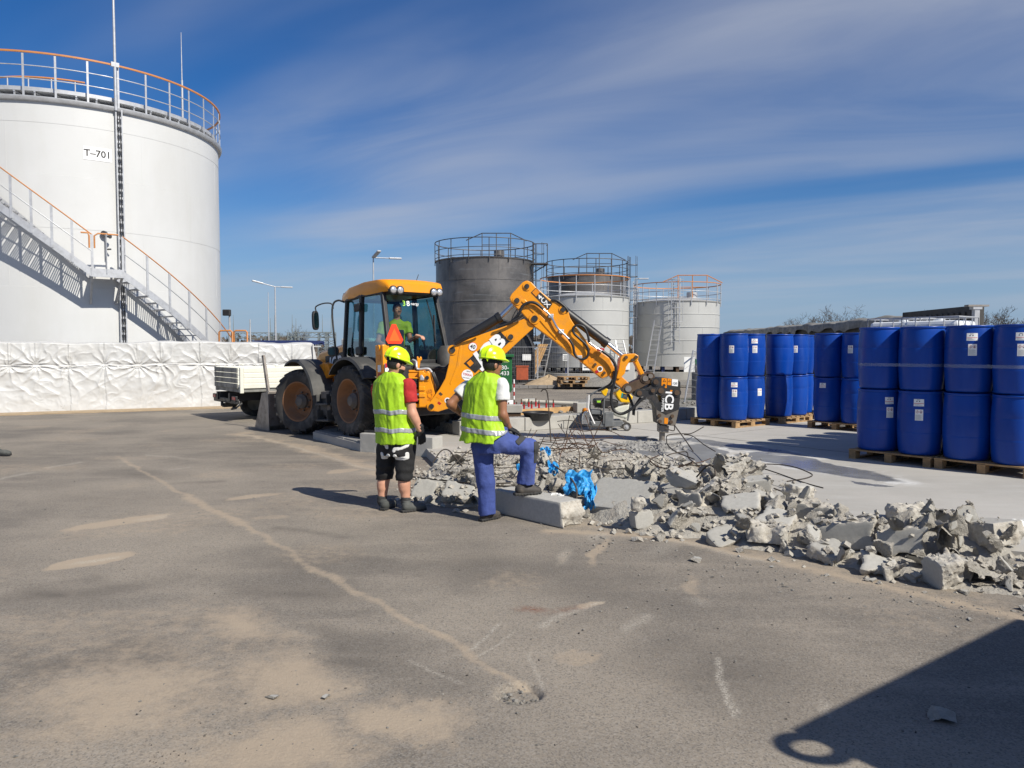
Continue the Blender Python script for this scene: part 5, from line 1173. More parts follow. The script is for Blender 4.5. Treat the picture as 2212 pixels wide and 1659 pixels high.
for y in (.56, .41, -.34, -.47):
    mb = MB(); mb.cyl((-.74, y, 2.69), (-.835, y, 2.68), .078, .078, 20); lh = B('work_lamp', mb, 'machine_black', smooth=40)
    mb = MB(); mb.lathe([(.062, 0), (.055, .012), (.0, .02)], 20, (-.834, y, 2.68), (-1, 0, -.1)); mb.build('lens', 'lamp_glass', lh, smooth=60)
mb = MB(); mb.box((1.0, .5, 2.80), (.12, .1, .05)); mb.box((1.0, -.5, 2.80), (.12, .1, .05)); B('front_lamp', mb, 'machine_black', bevel=.01)
mb = MB(); mb.tube([(-.2, -.35, 2.92), (-.32, -.35, 3.08)], .006, 5); B('antenna', mb, 'machine_black')
# door hinges, handles, wiper
for z in (2.45, 1.62): mb = MB(); mb.box((.2, .72, z), (.22, .07, .16)); B('hinge', mb, 'machine_black', bevel=.03)
mb = MB(); mb.tube([(-.66, -.28, 2.55), (-.72, -.34, 2.2), (-.80, -.36, 1.75)], .012, 6); mb.box((-.77, -.36, 1.95), (.03, .03, .6)); B('wiper', mb, 'machine_black')
mb = MB(); mb.tube([(.60, .62, 2.0), (.58, .68, 1.6), (.3, .69, 1.2)], .014, 6); B('grab_rail', mb, 'machine_black')
# mirrors on tubular brackets
mb = MB(); mb.tube(spline([(.84, .64, 2.62), (.92, .74, 2.66), (.98, .82, 2.58), (.99, .84, 2.3), (.96, .80, 1.55), (.95, .74, 1.25), (.95, .70, 1.12)], 6), .02, 8); B('mirror_bracket', mb, 'machine_black', smooth=60)
mb = MB(); mb.tube(spline([(.98, .82, 2.50), (1.0, .85, 2.60), (1.09, .97, 2.61), (1.18, 1.09, 2.55), (1.18, 1.09, 2.46)], 6), .014, 7); B('mirror_arm', mb, 'machine_black', smooth=60)
def mirror(c, n, w_, h_):
    n = V(n).normalized(); e = n.cross(V((0, 0, 1))).normalized(); mb = MB(); pl = [V(c) + e * (w_ * math.copysign(abs(math.cos(a)) ** .6, math.cos(a))) + V((0, 0, 1)) * (h_ * math.copysign(abs(math.sin(a)) ** .6, math.sin(a))) for a in np.linspace(0, 2 * math.pi, 24, endpoint=False)]
    mb.prism(pl, -n * .06); m_ = B('mirror', mb, 'machine_black', bevel=.015)
    g_ = MB(); cc = V(c); g_.add([cc + (p - cc) * .82 + n * .004 for p in pl], [tuple(range(24))]); g_.build('mirror_glass', 'glass_teal', m_)
mirror((1.18, 1.09, 2.28), (-1, -.25, 0), .075, .19); mirror((1.02, .84, 1.66), (-.8, .6, 0), .11, .09); mirror((.86, -.62, 2.25), (-1, 0, 0), .09, .16)
# seat, steering column, console
mb = MB(); mb.box((.05, .02, 1.32), (.5, .5, .14)); mb.box((.28, .02, 1.68), (.14, .48, .66)); mb.box((.05, 0, 1.12), (.36, .36, .3)); B('seat', mb, 'black_cloth', bevel=.05)
mb = MB(); mb.cyl((.75, 0, 1.05), (.6, 0, 1.65), .05, n=10); mb.tube(arc((.58, 0, 1.7), .18, 0, 2 * math.pi, 24, (.3, 0, .95), (0, 1, 0))[:-1], .016, 6, True); mb.box((.82, 0, 1.3), (.2, .9, .5)); B('steering_column', mb, 'machine_black', smooth=40)
for s in (1, -1): mb = MB(); mb.box((-.42, s * .42, 1.35), (.3, .2, .5)); mb.cyl((-.45, s * .36, 1.58), (-.48, s * .3, 1.78), .02, n=8); mb.cyl((-.48, s * .3, 1.76), (-.49, s * .29, 1.84), .035, n=10); B('control_console', mb, 'machine_black', bevel=.03)
# rear frame and stabiliser housings
mb = MB(); mb.box((-1.12, 0, .82), (.22, 2.0, .9)); B('rear_frame', mb, 'machine_black', bevel=.02)
for s in (1, -1):
    mb = MB(); mb.box((-1.2, s * 1.02, 1.05), (.26, .24, 1.2)); hs_ = B('stabiliser_housing', mb, 'machine_yellow', bevel=.02)
    mb = MB(); mb.box((-1.2, s * 1.02, .40), (.2, .18, .3)); B('stabiliser_leg', mb, 'bare_steel', bevel=.01)
    mb = MB(); mb.box((-1.2, s * 1.02, .23), (.34, .3, .05)); B('stabiliser_pad', mb, 'bare_steel', bevel=.01)
    for z in (1.6,): mb = MB(); mb.cyl((-1.2, s * 1.13, z), (-1.2, s * 1.16, z), .05, n=14); B('pin', mb, 'machine_yellow', hs_, smooth=40)
    for q, z in enumerate((1.42, 1.24, 1.10)):
        mb = MB(); mb.box((-1.2, s * 1.143, z), (.10, .004, .12)); B('warning_label', mb, ['amber', 'white_ink', 'dark_red'][q], hs_)
def rear_panel(name, y0, y1, z0, z1, m, th=.02, x=-1.36): mb = MB(); mb.box((x, (y0 + y1) / 2, (z0 + z1) / 2), (th, abs(y1 - y0), z1 - z0)); return B(name, mb, m)
bd_ = rear_panel('stripe_board', .86, 1.13, .75, 1.32, 'white_ink')
def stripe(ps):
    mb = MB(); mb.prism([(-1.372, y, z) for y, z in ps], (-.004, 0, 0)); mb.build('stripe', 'dark_red', bd_)
for z in (.72, .98, 1.24):
    ps = [(1.13, max(z, .75)), (1.13, min(z + .14, 1.32)), (.86, min(z + .14 + .20, 1.32)), (.86, min(z + .20, 1.32))]
    if ps[1][1] > ps[0][1]: stripe(ps)
pb_ = rear_panel('plate_holder', .70, 1.02, 1.33, 1.60, 'machine_black', .06, -1.38); pl_ = rear_panel('number_plate', .73, 1.0, 1.37, 1.565, 'plate_teal', .01, -1.415); mb = MB(); mb.box((-1.422, .975, 1.52), (.006, .045, .07)); B('plate_badge', mb, 'eu_blue', pl_)
mb = MB(); text_on(mb, 'Z 1', (-1.423, .86, 1.515), (0, -1, 0), (0, 0, 1), .085, .004); text_on(mb, 'Z 48', (-1.423, .87, 1.42), (0, -1, 0), (0, 0, 1), .085, .004); mb.build('lettering', 'ink', pl_)
hx = [(-.085, .0), (.085, .0), (.20, .10 - .02), (.24, .13)]
def tri(sc, rc): # truncated triangle
    return [( -.5 * sc + rc, 0), (.5 * sc - rc, 0), (.5 * sc - rc * .2, rc * 1.1), (rc * .7, sc * .9), (-rc * .7, sc * .9), (-.5 * sc + rc * .2, rc * 1.1)]
ty, tz = .92, 1.66; mb = MB(); mb.prism([(-1.36, ty - a, tz + b) for a, b in tri(.38, .06)], (-.012, 0, 0)); tg = B('slow_vehicle_triangle', mb, 'red_reflect')
mb = MB(); mb.prism([(-1.373, ty - a, tz + .045 + b) for a, b in ((-.12, 0), (.12, 0), (0, .225))], (-.004, 0, 0)); mb.build('inner_triangle', 'orange_red', tg)
mb = MB(); mb.box((-1.33, .95, 1.68), (.04, .12, .12)); B('triangle_bracket', mb, 'machine_black')
mb = MB(); mb.lathe([(.0, .0), (.16, .0), (.19, .2), (.17, .5), (.10, .6), (.0, .6)], 20, (-1.0, -.45, 1.05)); B('hydraulic_tank', mb, 'dusty_plastic', smooth=40)
mb = MB(); mb.prism([(-.75, -.9, 1.28), (-1.05, -.95, 1.2), (-1.05, .6, 1.2), (-.75, .75, 1.28)], (0, 0, .09)); B('rear_cowl', mb, 'dusty_plastic', bevel=.02)
# ---------------- backhoe arm, in the upright plane of the boom
Y0 = 13.62
def Z2(x, y, Y=Y0): return P(884.8 + .275 * x, 553 + .275 * y, Y)
def plate(name, pts, th, m, par=dg, Y=Y0, bevel=.012, zf=Z2):
    mb = MB(); mb.prism([zf(x, y, Y) + V((0, -th / 2, 0)) for x, y in pts], (0, th, 0)); o = link(name, mb.mesh(name, m), par, bevel)
    o.matrix_parent_inverse = (dg.matrix_basis.inverted() if par is dg else Matrix.Identity(4)); return o
def W(name, mb, m, par=dg, smooth=None, bevel=0):
    o = mb.build(name, m, par, smooth=smooth, bevel=bevel, local=True); o.matrix_parent_inverse = (dg.matrix_basis.inverted() if par is dg else Matrix.Identity(4)); return o
def pin(x, y, r, par, th, m='machine_black', ring='machine_yellow', zf=Z2, Y=Y0):
    c = zf(x, y, Y); mb = MB(); mb.cyl(c + V((0, -th / 2 - .035, 0)), c + V((0, th / 2 + .035, 0)), r, n=18); W('pin', mb, m, par, 40)
    if ring: mb = MB(); mb.cyl(c + V((0, -th / 2 - .014, 0)), c + V((0, th / 2 + .014, 0)), r * 1.75, n=22); W('pin_boss', mb, ring, par, 40)
BOOM = [(160, 1150), (240, 1040), (285, 960), (312, 850), (325, 735), (350, 712), (470, 652), (600, 605), (760, 550), (905, 493), (985, 555), (880, 650), (745, 775), (600, 880), (500, 985), (440, 1075), (390, 1140), (320, 1190), (230, 1218), (180, 1212), (155, 1190)]
boom = plate('boom', BOOM, .30, 'machine_yellow')
for x, y, r in ((180, 1175, .045), (343, 738, .05), (795, 636, .045)): pin(x, y, r, boom, .30)
plate('boom_rib', [(395, 700), (420, 690), (400, 860), (330, 1010), (318, 1000), (372, 860)], .315, 'machine_yellow', boom)
yf = lambda th: V((0, -th / 2 - .006, 0))
def decal(name, pts, m, par, th, lift=.004, zf=Z2, Y=Y0):
    mb = MB(); mb.prism([zf(x, y, Y) + V((0, -th / 2 - lift, 0)) for x, y in pts], (0, .003, 0)); return W(name, mb, m, par)
jl = decal('logo_panel', [(430, 842), (712, 592), (788, 672), (518, 917)], 'machine_black', boom, .30)
ax_ = (Z2(745, 635) - Z2(480, 870)).normalized(); ay_ = V((-ax_.z, 0, ax_.x))
mb = MB(); text_on(mb, 'JCB', Z2(630, 740) + V((0, -.16, 0)), ax_, ay_, .335, .05, 1.17, .1); W('lettering', mb, 'white_ink', jl)
decal('emblem', [(452, 838), (482, 812), (508, 840), (478, 868)], 'amber', boom, .30, .009)
def disc(x, y, r, m, par, th, lift, n=24): mb = MB(); c = Z2(x, y) + V((0, -th / 2 - lift, 0)); mb.cyl(c, c + V((0, .003, 0)), r, n=n); return W('sticker', mb, m, par)
disc(500, 713, .078, 'red_ink', boom, .30, .004); disc(500, 713, .070, 'white_ink', boom, .30, .007); mb = MB(); text_on(mb, '40', Z2(500, 713) + V((0, -.161, 0)), (1, 0, -.25), (.25, 0, 1), .095, .012); W('lettering', mb, 'ink', boom)
disc(457, 933, .098, 'white_ink', boom, .30, .004); mb = MB(); text_on(mb, 'TERRA', Z2(457, 930) + V((0, -.157, 0)), (1, 0, -.2), (.2, 0, 1), .055, .004); W('lettering', mb, 'red_ink', boom)
mb = MB(); text_on(mb, 'RENT', Z2(468, 905) + V((0, -.157, 0)), (1, 0, -.2), (.2, 0, 1), .03, .002); text_on(mb, 'MACHINERY', Z2(450, 955) + V((0, -.157, 0)), (1, 0, -.2), (.2, 0, 1), .022, .001); W('lettering', mb, 'ink', boom)
for (x, y, m_, s_) in ((235, 1100, 'amber', 22), (268, 1120, 'amber', 20), (240, 1150, 'dark_red', 16), (250, 1078, 'brown_steel', 18)): decal('warning_label', [(x - s_, y), (x - 4, y - s_ * .8), (x + s_, y + 4), (x + 3, y + s_)], m_, boom, .30, .003)
disc(303, 1130, .05, 'white_ink', boom, .30, .004); disc(303, 1130, .032, 'ink', boom, .30, .006)
DIP = [(785, 335), (800, 305), (885, 215), (905, 203), (925, 200), (955, 213), (1000, 262), (1110, 352), (1205, 392), (1238, 425), (1255, 490), (1290, 545), (1400, 690), (1425, 712), (1390, 790), (1335, 822), (1240, 757), (1140, 672), (985, 560), (885, 455), (800, 372)]
dip = plate('dipper_arm', DIP, .36, 'machine_yellow')
for x, y, r in ((920, 245, .042), (843, 355, .045), (980, 495, .055), (1200, 425, .042)): pin(x, y, r, dip, .36)
plate('dipper_channel', [(870, 385), (985, 375), (1120, 500), (1190, 610), (1290, 720), (1330, 800), (1300, 790), (1170, 665), (1090, 520), (960, 420)], .372, 'machine_yellow_worn', dip)
plate('dipper_flange', [(860, 350), (905, 345), (1080, 520), (1160, 640), (1150, 660), (1060, 560), (960, 440)], .392, 'machine_yellow', dip)
xl = decal('logo_panel', [(950, 293), (990, 255), (1117, 382), (1085, 430)], 'machine_black', dip, .36)
decal('emblem', [(960, 292), (990, 262), (1020, 292), (990, 325)], 'amber', xl, .36, .008)
ax_ = (Z2(1090, 395) - Z2(1010, 318)).normalized(); ay_ = V((-ax_.z, 0, ax_.x)); mb = MB()
for ch_, (gx, gy) in zip('4CX', ((1022, 330), (1050, 358), (1078, 387))): text_on(mb, ch_, Z2(gx, gy) + V((0, -.19, 0)), -ay_ * -1, -ax_, .125, .02, 1.0)
W('lettering', mb, 'white_ink', xl)
ext = plate('dipper_extension', [(1420, 705), (1560, 800), (1605, 885), (1555, 940), (1505, 962), (1335, 825), (1392, 790)], .30, 'machine_yellow_worn')
for x, y in ((1450, 850), (1520, 915)): pin(x, y, .025, ext, .30, 'brown_steel', None)
disc(1488, 885, .05, 'white_ink', ext, .30, .004); disc(1488, 885, .034, 'brown_steel', ext, .30, .006); decal('warning_label', [(1362, 842), (1392, 822), (1385, 850)], 'amber', ext, .30); decal('warning_label', [(1395, 800), (1435, 800), (1435, 838), (1400, 838)], 'amber', ext, .30); decal('warning_label', [(1448, 900), (1470, 893), (1480, 912), (1455, 922)], 'dark_red', ext, .30)
plate('inner_dipper', [(1560, 930), (1600, 890), (1720, 1000), (1742, 1022), (1690, 1062), (1600, 985)], .24, 'machine_yellow_worn')
lev = plate('tipping_lever', [(1615, 960), (1635, 880), (1648, 800), (1665, 772), (1760, 765), (1788, 783), (1785, 815), (1750, 832), (1712, 838), (1692, 870), (1682, 920), (1640, 965)], .30, 'machine_yellow')
for x, y in ((1690, 795), (1740, 816), (1768, 793)): pin(x, y, .03, lev, .30, 'brown_steel', None)
plate('tipping_link', [(1755, 828), (1785, 815), (1840, 930), (1812, 945)], .22, 'machine_yellow')
hl = plate('breaker_link', [(1688, 1022), (1720, 998), (1860, 932), (1890, 926), (1912, 938), (1918, 960), (1895, 985), (1760, 1060), (1715, 1066), (1692, 1050)], .34, 'brown_steel')
for x, y, r in ((1705, 1038, .055), (1838, 958, .05), (1877, 940, .04)): pin(x, y, r, hl, .34, 'bare_steel', 'brown_steel')
HM = [(1915, 968), (1940, 950), (1990, 953), (2095, 972), (2110, 990), (2110, 1060), (2100, 1190), (2070, 1330), (1927, 1306), (1922, 1250), (1915, 1180), (1890, 1135), (1845, 1106), (1775, 1090), (1762, 1072), (1772, 1052), (1812, 1042), (1915, 1068), (1948, 1142), (1960, 1142), (1962, 1080), (1915, 1067), (1816, 1040), (1862, 1025), (1892, 1000)]
hm = plate('breaker', HM, .36, 'worn_black', bevel=0)
for x, y, r in ((1790, 1072, .045), (1918, 985, .045), (1958, 1052, .05), (2080, 1068, .045), (1895, 1052, .035)): pin(x, y, r, hm, .36, 'brown_steel', 'worn_black')
for x, y in ((1945, 1245), (2045, 1250), (1950, 1290), (2035, 1295)): pin(x, y, .03, hm, .37, 'brown_steel', None)
decal('wear_plate', [(1923, 1200), (1995, 1243), (2096, 1200), (2069, 1329), (1928, 1305)], 'hub_grey', hm, .36, .008)
decal('label', [(1965, 955), (2005, 958), (2003, 1033), (1962, 1030)], 'amber', hm, .36); decal('label', [(2010, 958), (2040, 962), (2038, 1012), (2009, 1009)], 'amber', hm, .36); wl_ = decal('label', [(2044, 963), (2092, 968), (2089, 1020), (2043, 1015)], 'white_ink', hm, .36); decal('label', [(1985, 1262), (2013, 1266), (2011, 1312), (1983, 1308)], 'amber', hm, .36, .014)
mb = MB(); text_on(mb, '120', Z2(2066, 997) + V((0, -.189, 0)), (1, 0, -.05), (.05, 0, 1), .055, .004); W('lettering', mb, 'ink', wl_)
for (x, y, s_) in ((1985, 975, 13), (2025, 977, 10)):
    decal('warning_mark', [(x, y - s_), (x + s_, y + s_ * .8), (x - s_, y + s_ * .8)], 'ink', hm, .36, .007); decal('warning_mark', [(x, y - s_ * .45), (x + s_ * .55, y + s_ * .5), (x - s_ * .55, y + s_ * .5)], 'amber', hm, .36, .0095)
disc(1983, 1012, .026, 'ink', hm, .36, .007)
mb = MB(); text_on(mb, 'JCB', Z2(2020, 1130) + V((0, -.19, 0)), (-.08, 0, -1), (1, 0, -.08), .21, .022, 1.05); text_on(mb, 'HAMMER', Z2(1972, 1165) + V((0, -.19, 0)), (-.08, 0, -1), (1, 0, -.08), .06, .004); W('lettering', mb, 'white_ink', hm); decal('emblem', [(2030, 1048), (2052, 1050), (2051, 1072), (2029, 1070)], 'amber', hm, .36)
plate('chisel_bush', [(1950, 1318), (2030, 1330), (2026, 1388), (1950, 1380)], .2, 'bare_steel')
cb_, ct_ = Z2(1985, 1320), Z2(1982, 1472); mb = MB(); mb.cyl(cb_, ct_, .052, n=16); W('chisel', mb, 'bare_steel', smooth=40)
# rams
def ram(a, b, c, r0, r1, nm='ram'):
    mb = MB(); A, Bm, C_ = Z2(*a), Z2(*b), Z2(*c); mb.cyl(A, Bm, r0, n=18); mb.cyl(Bm - (Bm - A).normalized() * .08, Bm, r0 * 1.15, n=18); o = W('hydraulic_ram', mb, 'hose', smooth=40); mb = MB(); mb.cyl(Bm, C_, r1, n=14); W('ram_rod', mb, 'chrome', o, 40)
ram((360, 690), (718, 475), (838, 358), .085, .045); ram((1205, 425), (1555, 690), (1685, 795), .085, .045)
def hose(pts, r, m='hose', dy=-.24, nm='hose'):
    mb = MB(); mb.tube(spline([Z2(x, y, Y0) + V((0, dy + (p[0] if p else 0), 0)) for x, y, *p in pts], 5), r, 8); return W(nm, mb, m, smooth=60)
hose([(800, 525, .05), (860, 455), (885, 400), (935, 372), (990, 378), (1050, 425)], .026); hose([(1050, 425), (1105, 480), (1150, 560), (1200, 610), (1243, 652)], .02, 'chrome', nm='hydraulic_pipe'); hose([(1243, 652), (1275, 705), (1288, 770), (1330, 806), (1375, 800), (1394, 760), (1380, 705), (1325, 650), (1283, 610), (1275, 572), (1310, 546), (1360, 563), (1388, 620), (1400, 680)], .022)
hose([(1400, 680), (1450, 718), (1500, 745)], .018, 'chrome', nm='hydraulic_pipe'); hose([(1500, 745), (1560, 790), (1600, 850), (1605, 910), (1590, 1000), (1570, 1080), (1575, 1170), (1600, 1212), (1655, 1230), (1730, 1190), (1800, 1125), (1835, 1108)], .026); hose([(1560, 920, .4), (1640, 930, .4), (1690, 1010, .4), (1740, 1120, .4), (1768, 1200, .4), (1770, 1255, .4), (1780, 1190, .4), (1830, 1115, .4)], .026); hose([(1600, 900, .1), (1590, 960, .1), (1560, 1010, .1), (1480, 1060, .2)], .02)
hose([(360, 690), (420, 650), (520, 620), (560, 600)], .02); hose([(690, 560), (740, 545), (800, 520), (840, 500), (890, 470)], .022); hose([(1110, 355, .05), (1150, 355, .05), (1210, 400, .05), (1240, 440, .05)], .025)
for x, y in ((1105, 475), (1185, 595), (1325, 795)): mb = MB(); c = Z2(x, y) + V((0, -.22, 0)); mb.box(c, (.09, .07, .07)); W('hose_clamp', mb, 'galv', bevel=.01)
mb = MB(); mb.box(Z2(1490, 735) + V((0, -.22, 0)), (.12, .07, .05)); W('valve', mb, 'dark_red', bevel=.01)
# kingpost
def K2(x, y, Y=13.78): return P(774.2 + .1333 * x, 718.9 + .1333 * y, Y)
kp = plate('kingpost', [(995, 612), (1075, 612), (1085, 650), (1110, 650), (1118, 618), (1160, 622), (1182, 665), (1260, 1000), (1250, 1120), (1180, 1190), (1000, 1195)], .36, 'machine_yellow', zf=K2, Y=13.78, bevel=.02)
pin(1132, 722, .035, kp, .36, zf=K2, Y=13.78); pin(1205, 1180, .05, kp, .40, 'bare_steel', 'machine_yellow', zf=K2, Y=13.70)
mb = MB(); text_on(mb, 'JCB', K2(1165, 1000, 13.59), (-.1, 0, 1), (-1, 0, -.1), .13, .012); W('lettering', mb, 'machine_yellow_worn', kp)
for (x0, x1, y0_, y1_, m_, th, yy) in ((720, 1000, 650, 718, 'machine_yellow', .3, 13.85), (830, 1000, 715, 740, 'machine_yellow', .34, 13.8), (860, 1000, 905, 960, 'machine_yellow_worn', .3, 13.85), (870, 1100, 1050, 1080, 'machine_yellow', .38, 13.8), (880, 1120, 1140, 1200, 'machine_yellow', .34, 13.82), (830, 1060, 600, 640, 'machine_yellow', .3, 13.85), (1000, 1100, 860, 930, 'machine_yellow', .40, 13.78), (1000, 1105, 965, 1035, 'machine_yellow', .40, 13.78)):
    plate('carriage_plate', [(x0, y0_), (x1, y0_), (x1, y1_), (x0, y1_)], th, m_, zf=K2, Y=yy)
plate('carriage_back', [(560, 560), (1000, 600), (1000, 1200), (560, 1200)], .12, 'machine_black', zf=K2, Y=14.0)
mb = MB(); mb.cyl(K2(850, 1000), K2(1000, 1000), .055, n=14); W('slew_ram', mb, 'chrome', smooth=40); mb = MB(); mb.cyl(K2(600, 1000), K2(850, 1000), .07, n=14); W('slew_ram', mb, 'machine_black', smooth=40)
for k_, y in enumerate((765, 800, 835, 862)):
    mb = MB(); mb.tube(spline([K2(760, y - 30, 13.75), K2(830, y, 13.68), K2(920, y + 4 * (k_ % 2), 13.66), K2(990, y + 10, 13.68)], 6), .022, 8); W('hose', mb, 'hose', smooth=60)
plate('transport_hook', [(948, 385), (968, 380), (972, 410), (995, 412), (1000, 382), (1022, 390), (1030, 440), (1005, 460), (985, 585), (950, 585), (958, 470)], .1, 'machine_yellow', zf=K2, Y=13.8)
mb = MB(); mb.tube(spline([K2(880, 440, 13.8), K2(935, 470, 13.75), K2(940, 540, 13.7), K2(965, 590, 13.7), K2(1100, 580, 13.7), K2(1160, 600, 13.7), K2(1215, 700, 13.65), K2(1255, 830, 13.65), K2(1290, 950, 13.7)], 5), .022, 8); W('hydraulic_pipe', mb, 'galv', smooth=60)
for k_ in range(3): mb = MB(); mb.tube(spline([K2(1220 + k_ * 12, 600 + k_ * 10, 13.9), K2(1300, 560 + 20 * k_, 13.9), K2(1400, 570 + 30 * k_, 14), K2(1500, 480 + 30 * k_, 14.1)], 6), .022, 8); W('hose', mb, 'hose', smooth=60)
for k_ in range(3): mb = MB(); mb.tube(spline([K2(1190 + 15 * k_, 640, 13.6), K2(1230 + 15 * k_, 740, 13.58), K2(1275 + 12 * k_, 860, 13.6), K2(1285 + 10 * k_, 985, 13.65)], 6), .018, 8); W('hose', mb, 'hose', smooth=60)
plate('tool_block', [(1020, 690), (1050, 670), (1090, 730), (1085, 765), (1020, 760)], .42, 'galv', zf=K2, Y=13.78)
plate('valve_block', [(790, 520), (900, 500), (910, 590), (800, 600)], .3, 'machine_black', zf=K2, Y=13.9); 
# ================================================================== PEOPLE
f32 = np.float32
def A3(p): return np.array([p[0], p[1], p[2]], f32)
def rcone(p, a, b, r1, r2):
    a, b = A3(a), A3(b); ba = b - a; pa = p - a; h = np.clip((pa @ ba) / (ba @ ba), 0, 1)
    return np.sqrt(((pa - h[..., None] * ba) ** 2).sum(-1)) - (r1 + (r2 - r1) * h)
def ellip(p, c, r, F_=None):
    q = p - A3(c)
    if F_ is not None: q = q @ F_.T
    r = np.array(r, f32); k0 = np.sqrt(((q / r) ** 2).sum(-1)); k1 = np.sqrt(((q / (r * r)) ** 2).sum(-1)) + 1e-6
    return k0 * (k0 - 1) / k1
def smin(a, b, k): h = np.clip(.5 + .5 * (b - a) / k, 0, 1); return b * (1 - h) + a * h - k * h * (1 - h)
def smax(a, b, k): return -smin(-a, -b, k)
def frame(fwd, up=(0, 0, 1)):
    f_ = V(fwd).normalized(); u_ = V(up); r_ = f_.cross(u_).normalized(); u_ = r_.cross(f_); return np.array([list(r_), list(f_), list(u_)], f32)
def sec(p, rows, F_, ex=2.4):
    """stacked rounded sections: rows of (z, centre x, centre y, half width, half depth); F_ gives the width and depth directions"""
    zs = [r[0] for r in rows]; z = p[..., 2]; g_ = [np.interp(z, zs, [r[i] for r in rows]).astype(f32) for i in (1, 2, 3, 4)]
    dx, dy = p[..., 0] - g_[0], p[..., 1] - g_[1]; x = dx * F_[0, 0] + dy * F_[0, 1]; y = dx * F_[1, 0] + dy * F_[1, 1]
    k = (np.abs(x / g_[2]) ** ex + np.abs(y / g_[3]) ** ex) ** (1 / ex); d = (k - 1) * np.minimum(g_[2], g_[3]); ang = np.arctan2(y / g_[3], x / g_[2])
    return np.maximum(d, np.maximum(zs[0] - z, z - zs[-1])), ang
def sn(fn, lo, hi, h): return surfnet(lambda q: fn(q.astype(f32)).astype(np.float64), lo, hi, h)
def solid(name, fn, lo, hi, h, m, par, local=False, smooth=180):
    vs, fs = sn(fn, lo, hi, h); o = link(name, np_mesh(name, vs, fs, m, smooth), par, local=local)
    if par is not None and par.type == 'EMPTY': o.matrix_parent_inverse = par.matrix_basis.inverted()
    return o
def bb(pts, pad): a = np.array([list(q) for q in pts]); return a.min(0) - pad, a.max(0) + pad
def head_sdf(p, hc, HF):
    q = (p - A3(hc)) @ HF.T
    d = ellip(q, (0, -.005, .01), (.076, .098, .108)); d = smin(d, ellip(q, (0, .040, -.065), (.056, .062, .066)), .03)
    d = smin(d, rcone(q, (0, .092, .005), (0, .112, -.028), .010, .014), .012)
    for s in (-1, 1):
        d = smin(d, ellip(q, (s * .080, -.008, -.022), (.010, .022, .034)), .008); d = smax(d, -ellip(q, (s * .032, .098, .012), (.018, .014, .010)), .012)
        d = smin(d, ellip(q, (s * .04, .07, -.03), (.025, .03, .03)), .02)
    d = smin(d, ellip(q, (0, .094, -.062), (.024, .012, .007)), .008); d = smin(d, ellip(q, (0, .086, -.098), (.022, .02, .018)), .015)
    return d
def make_helmet(par, hc, HF, m='helmet_y'):
    c = V(hc)
    def fn(p):
        q = (p - A3(hc)) @ HF.T
        d = ellip(q, (0, 0, .045), (.117, .143, .118)); d = smax(d, .028 - q[..., 2], .01)
        rd = ellip(q, (0, -.01, .060), (.022, .140, .115)); d = smin(d, rd, .02)
        for s in (-1, 1): d = smin(d, ellip(q, (s * .062, -.01, .056), (.014, .120, .108)), .015)
        br = ellip(q, (0, .012, .032), (.131, .162, .020)); pk = ellip(q, (0, .095, .024), (.095, .105, .013)); d = smin(d, smin(br, pk, .02), .010)
        return smax(d, -ellip(q, (0, 0, .018), (.106, .130, .122)), .004)
    lo, hi = bb([c], .23); o = solid('helmet', fn, lo, hi, .0055, m, par); 
    def hb(p):
        q = (p - A3(hc)) @ HF.T; d = np.abs(ellip(q, (0, -.004, .0), (.088, .110, .12))) - .006; return np.maximum(d, np.abs(q[..., 2] - .012) - .018)
    solid('helmet_harness', hb, lo, hi, .006, 'black_cloth', o)
def make_hair(par, hc, HF):
    def fn(p):
        q = (p - A3(hc)) @ HF.T; d = ellip(q, (0, -.008, .012), (.082, .102, .112)); d = np.maximum(d, q[..., 1] - .035 - .25 * np.maximum(q[..., 2], 0)); return np.maximum(d, -.072 - q[..., 2] + .25 * np.maximum(q[..., 1], 0))
    lo, hi = bb([hc], .14); solid('hair', fn, lo, hi, .006, 'hair', par)
def make_eyes(par, hc, HF):
    for s in (-1, 1):
        c = V(hc) + V((np.array([s * .032, .086, .012]) @ HF).tolist()); mb = MB(); mb.lathe([(.0001, -.011), (.008, -.008), (.011, 0), (.008, .008), (.0001, .011)], 10, c); o = mb.build('eye', 'white_ink', par, smooth=80); o.matrix_parent_inverse = par.matrix_basis.inverted()
